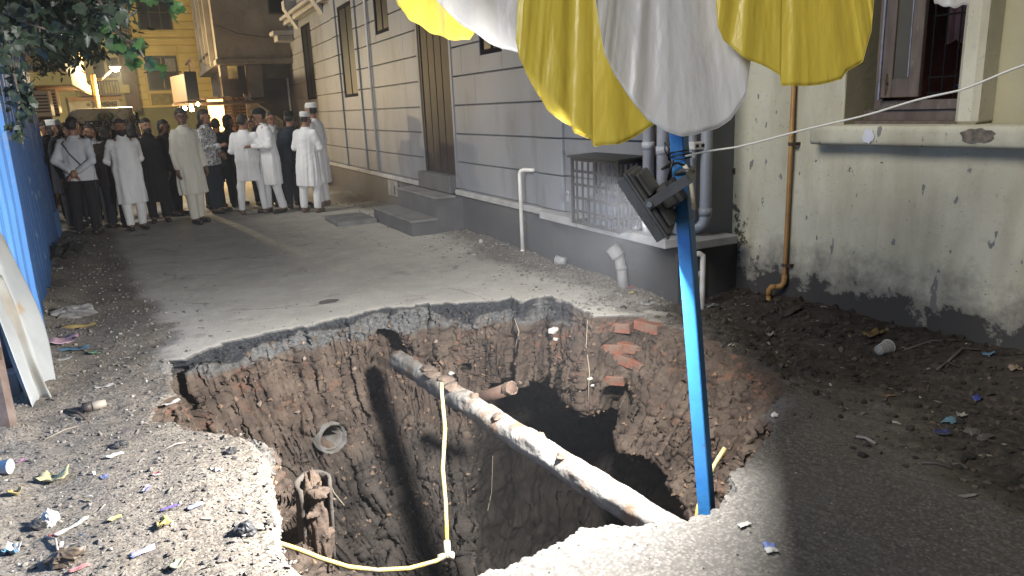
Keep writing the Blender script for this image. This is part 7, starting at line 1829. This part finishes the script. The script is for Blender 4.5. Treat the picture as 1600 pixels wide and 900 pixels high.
scrap('wrapper', 'wrapper', 'blue and white printed wrapper on the lit asphalt', 1204, 863, .06, .045, (.12, .2, .6), .4, 60, 44, c2=(.6, .58, .52))
rock('brown_stone', 'stone', 'flat brown stone beside the light blue wrapper', 1520, 678, .035, lm((.17, .14, .12)), (1, 1, .6), 8)
rock('brown_stone', 'stone', 'long low stone below the light blue wrapper', 1538, 692, .03, lm((.15, .125, .11)), (1.5, .8, .5), 9)
stick('short white stick on the dim asphalt', (1338, 686), (1368, 698), .008, (.4, .38, .36))
stick('thin grey stick across the shaded asphalt', (1440, 728), (1488, 733), .006, (.14, .12, .11))
stick('short grey stick beside the thin grey stick', (1488, 726), (1512, 730), .007, (.16, .14, .13))
stick('long pale straw lying before the wall foot', (1412, 560), (1500, 556), .006, (.2, .16, .12), bend=.03)
stick('curved dry stalk nearer the wall foot', (1478, 580), (1530, 570), .008, (.16, .125, .1), bend=.05)
stick('dry stalk below the curved stalk', (1462, 592), (1498, 588), .007, (.15, .11, .09), bend=.04)
M_CLEAR = mat('clear plastic', (.9, .9, .9), .12, spec=.6); M_CLEAR.node_tree.nodes['Principled BSDF'].inputs['Transmission Weight'].default_value = .85; M_CLEAR.node_tree.nodes['Principled BSDF'].inputs['IOR'].default_value = 1.12
def clear_cup(label, px, py, r, l, rz):
    p = gp(px, py); t = thing('plastic_cup', label, 'cup', loc=tuple(p + V(0, 0, r)), rz=R(rz))
    m_ = MB().lathe([(0, 0), (r * .7, 0), (r * .72, .003), (r, l), (r * 1.05, l + .003), (r * .97, l + .002), (r * .69, .004), (0, .004)], seg=20); m_.v = [(z, y, x) for x, y, z in m_.v]; m_.build('body', M_CLEAR, t, True)
    MB().tube([(l, r * math.cos(a), r * math.sin(a)) for a in np.linspace(0, 6.28, 20)], .003, 6).build('rim', lm((.6, .6, .6)), t, True)
clear_cup('clear plastic cup on its side in the dark mud', 1372, 562, .045, .11, 10)
clear_cup('clear plastic cup standing out on the dirt by the grey wall', 884, 420, .05, .1, 120)
rock('white_lump', 'stone', 'small white lump on the road edge before the steps', 752, 381, .03, lm((.6, .6, .6)), (1, 1, 1), 10)
scrap('paper_scrap', 'paper', 'crumpled white paper right at the road side of the bent pipe', 790, 388, .12, .05, (.3, .34, .4), .6, 0, 45)
scrap('wrapper', 'wrapper', 'tiny yellow wrapper near the drain stub', 987, 463, .06, .03, (.6, .5, .1), .8, 0, 46)
scrap('wrapper', 'wrapper', 'tiny red wrapper near the drain stub', 985, 454, .05, .03, (.5, .1, .06), .8, 0, 47)
scrap('paper_scrap', 'paper', 'flat white scrap on the rim above the bricks', 1016, 478, .14, .05, (.45, .44, .42), .4, 0, 48)
scrap('road_stain', 'patch', 'dark oval damp patch on the asphalt before the pit', 514, 474, .2, .14, (.2, .18, .16), .02, 20, 49, lift=.002, nseg=15, disc=True)
# uncountable tiny scraps
def confetti():
    vs, fs, cs_ = [], [], []; n = 0
    for k in range(800):
        if k < 360: y = 1.9 + 6 * rng.random() ** 2; x = rng.uniform(-1.1, .5)
        elif k < 480: x = rng.uniform(3.1, 4.4); y = rng.uniform(1.3, 4.4)
        else: y = 5 + 5 * rng.random(); x = 3.7 - abs(rng.normal(0, .4))
        if in_hole(np.array([x]), np.array([y]))[0]: continue
        z = float(ground_z(np.array([x]), np.array([y]))[0]) + .004; a = rng.uniform(0, 6.28); w, l = rng.uniform(.002, .007), rng.uniform(.008, .032)
        q = [(-l, -w, 0), (0, -w * 1.3, rng.uniform(0, .012)), (l, -w * .7, rng.uniform(0, .012)), (l * .8, w, rng.uniform(0, .01)), (0, w, rng.uniform(.002, .014)), (-l, w * .8, 0)]
        vs += [(p[0] * math.cos(a) - p[1] * math.sin(a) + x, p[0] * math.sin(a) + p[1] * math.cos(a) + y, p[2] + z) for p in q]; fs += [(n, n + 1, n + 4, n + 5), (n + 1, n + 2, n + 3, n + 4)]; n += 6
        cs_ += [rng.random()] * 6
    me = npmesh('litter_flecks', np.array(vs), np.array(fs)); c = np.ones((n, 4), np.float32); c[:, 0] = cs_
    me.color_attributes.new('tint', 'FLOAT_COLOR', 'POINT').data.foreach_set('color', c.ravel())
    tag(link('litter_flecks', me, tint_mat('fleck', [(0, (.08, .065, .05)), (.4, (.13, .11, .09)), (.8, (.2, .18, .155)), (1, (.34, .33, .31))], .8), smooth=False), 'tiny scraps of paper, straw and film trodden into the dirt', kind='stuff')
confetti()

# ------------------------------------------------------------------ glow haze round the whole place, added to make the floodlight's glow
hz = tag(MB().box((-80, -75, -4.2), (85, 85, 11.5)).build('haze'), 'thin haze added over the lane for the floodlight glow', kind='stuff')
hm = bpy.data.materials.new('glow haze'); hm.use_nodes = True; hn = hm.node_tree
hn.nodes.remove(hn.nodes['Principled BSDF']); pv_ = hn.nodes.new('ShaderNodeVolumePrincipled'); pv_.inputs['Color'].default_value = (.86, .9, 1, 1); pv_.inputs['Density'].default_value = .0021; pv_.inputs['Anisotropy'].default_value = .3
hn.links.new(pv_.outputs[0], hn.nodes['Material Output'].inputs['Volume']); hz.data.materials.append(hm)
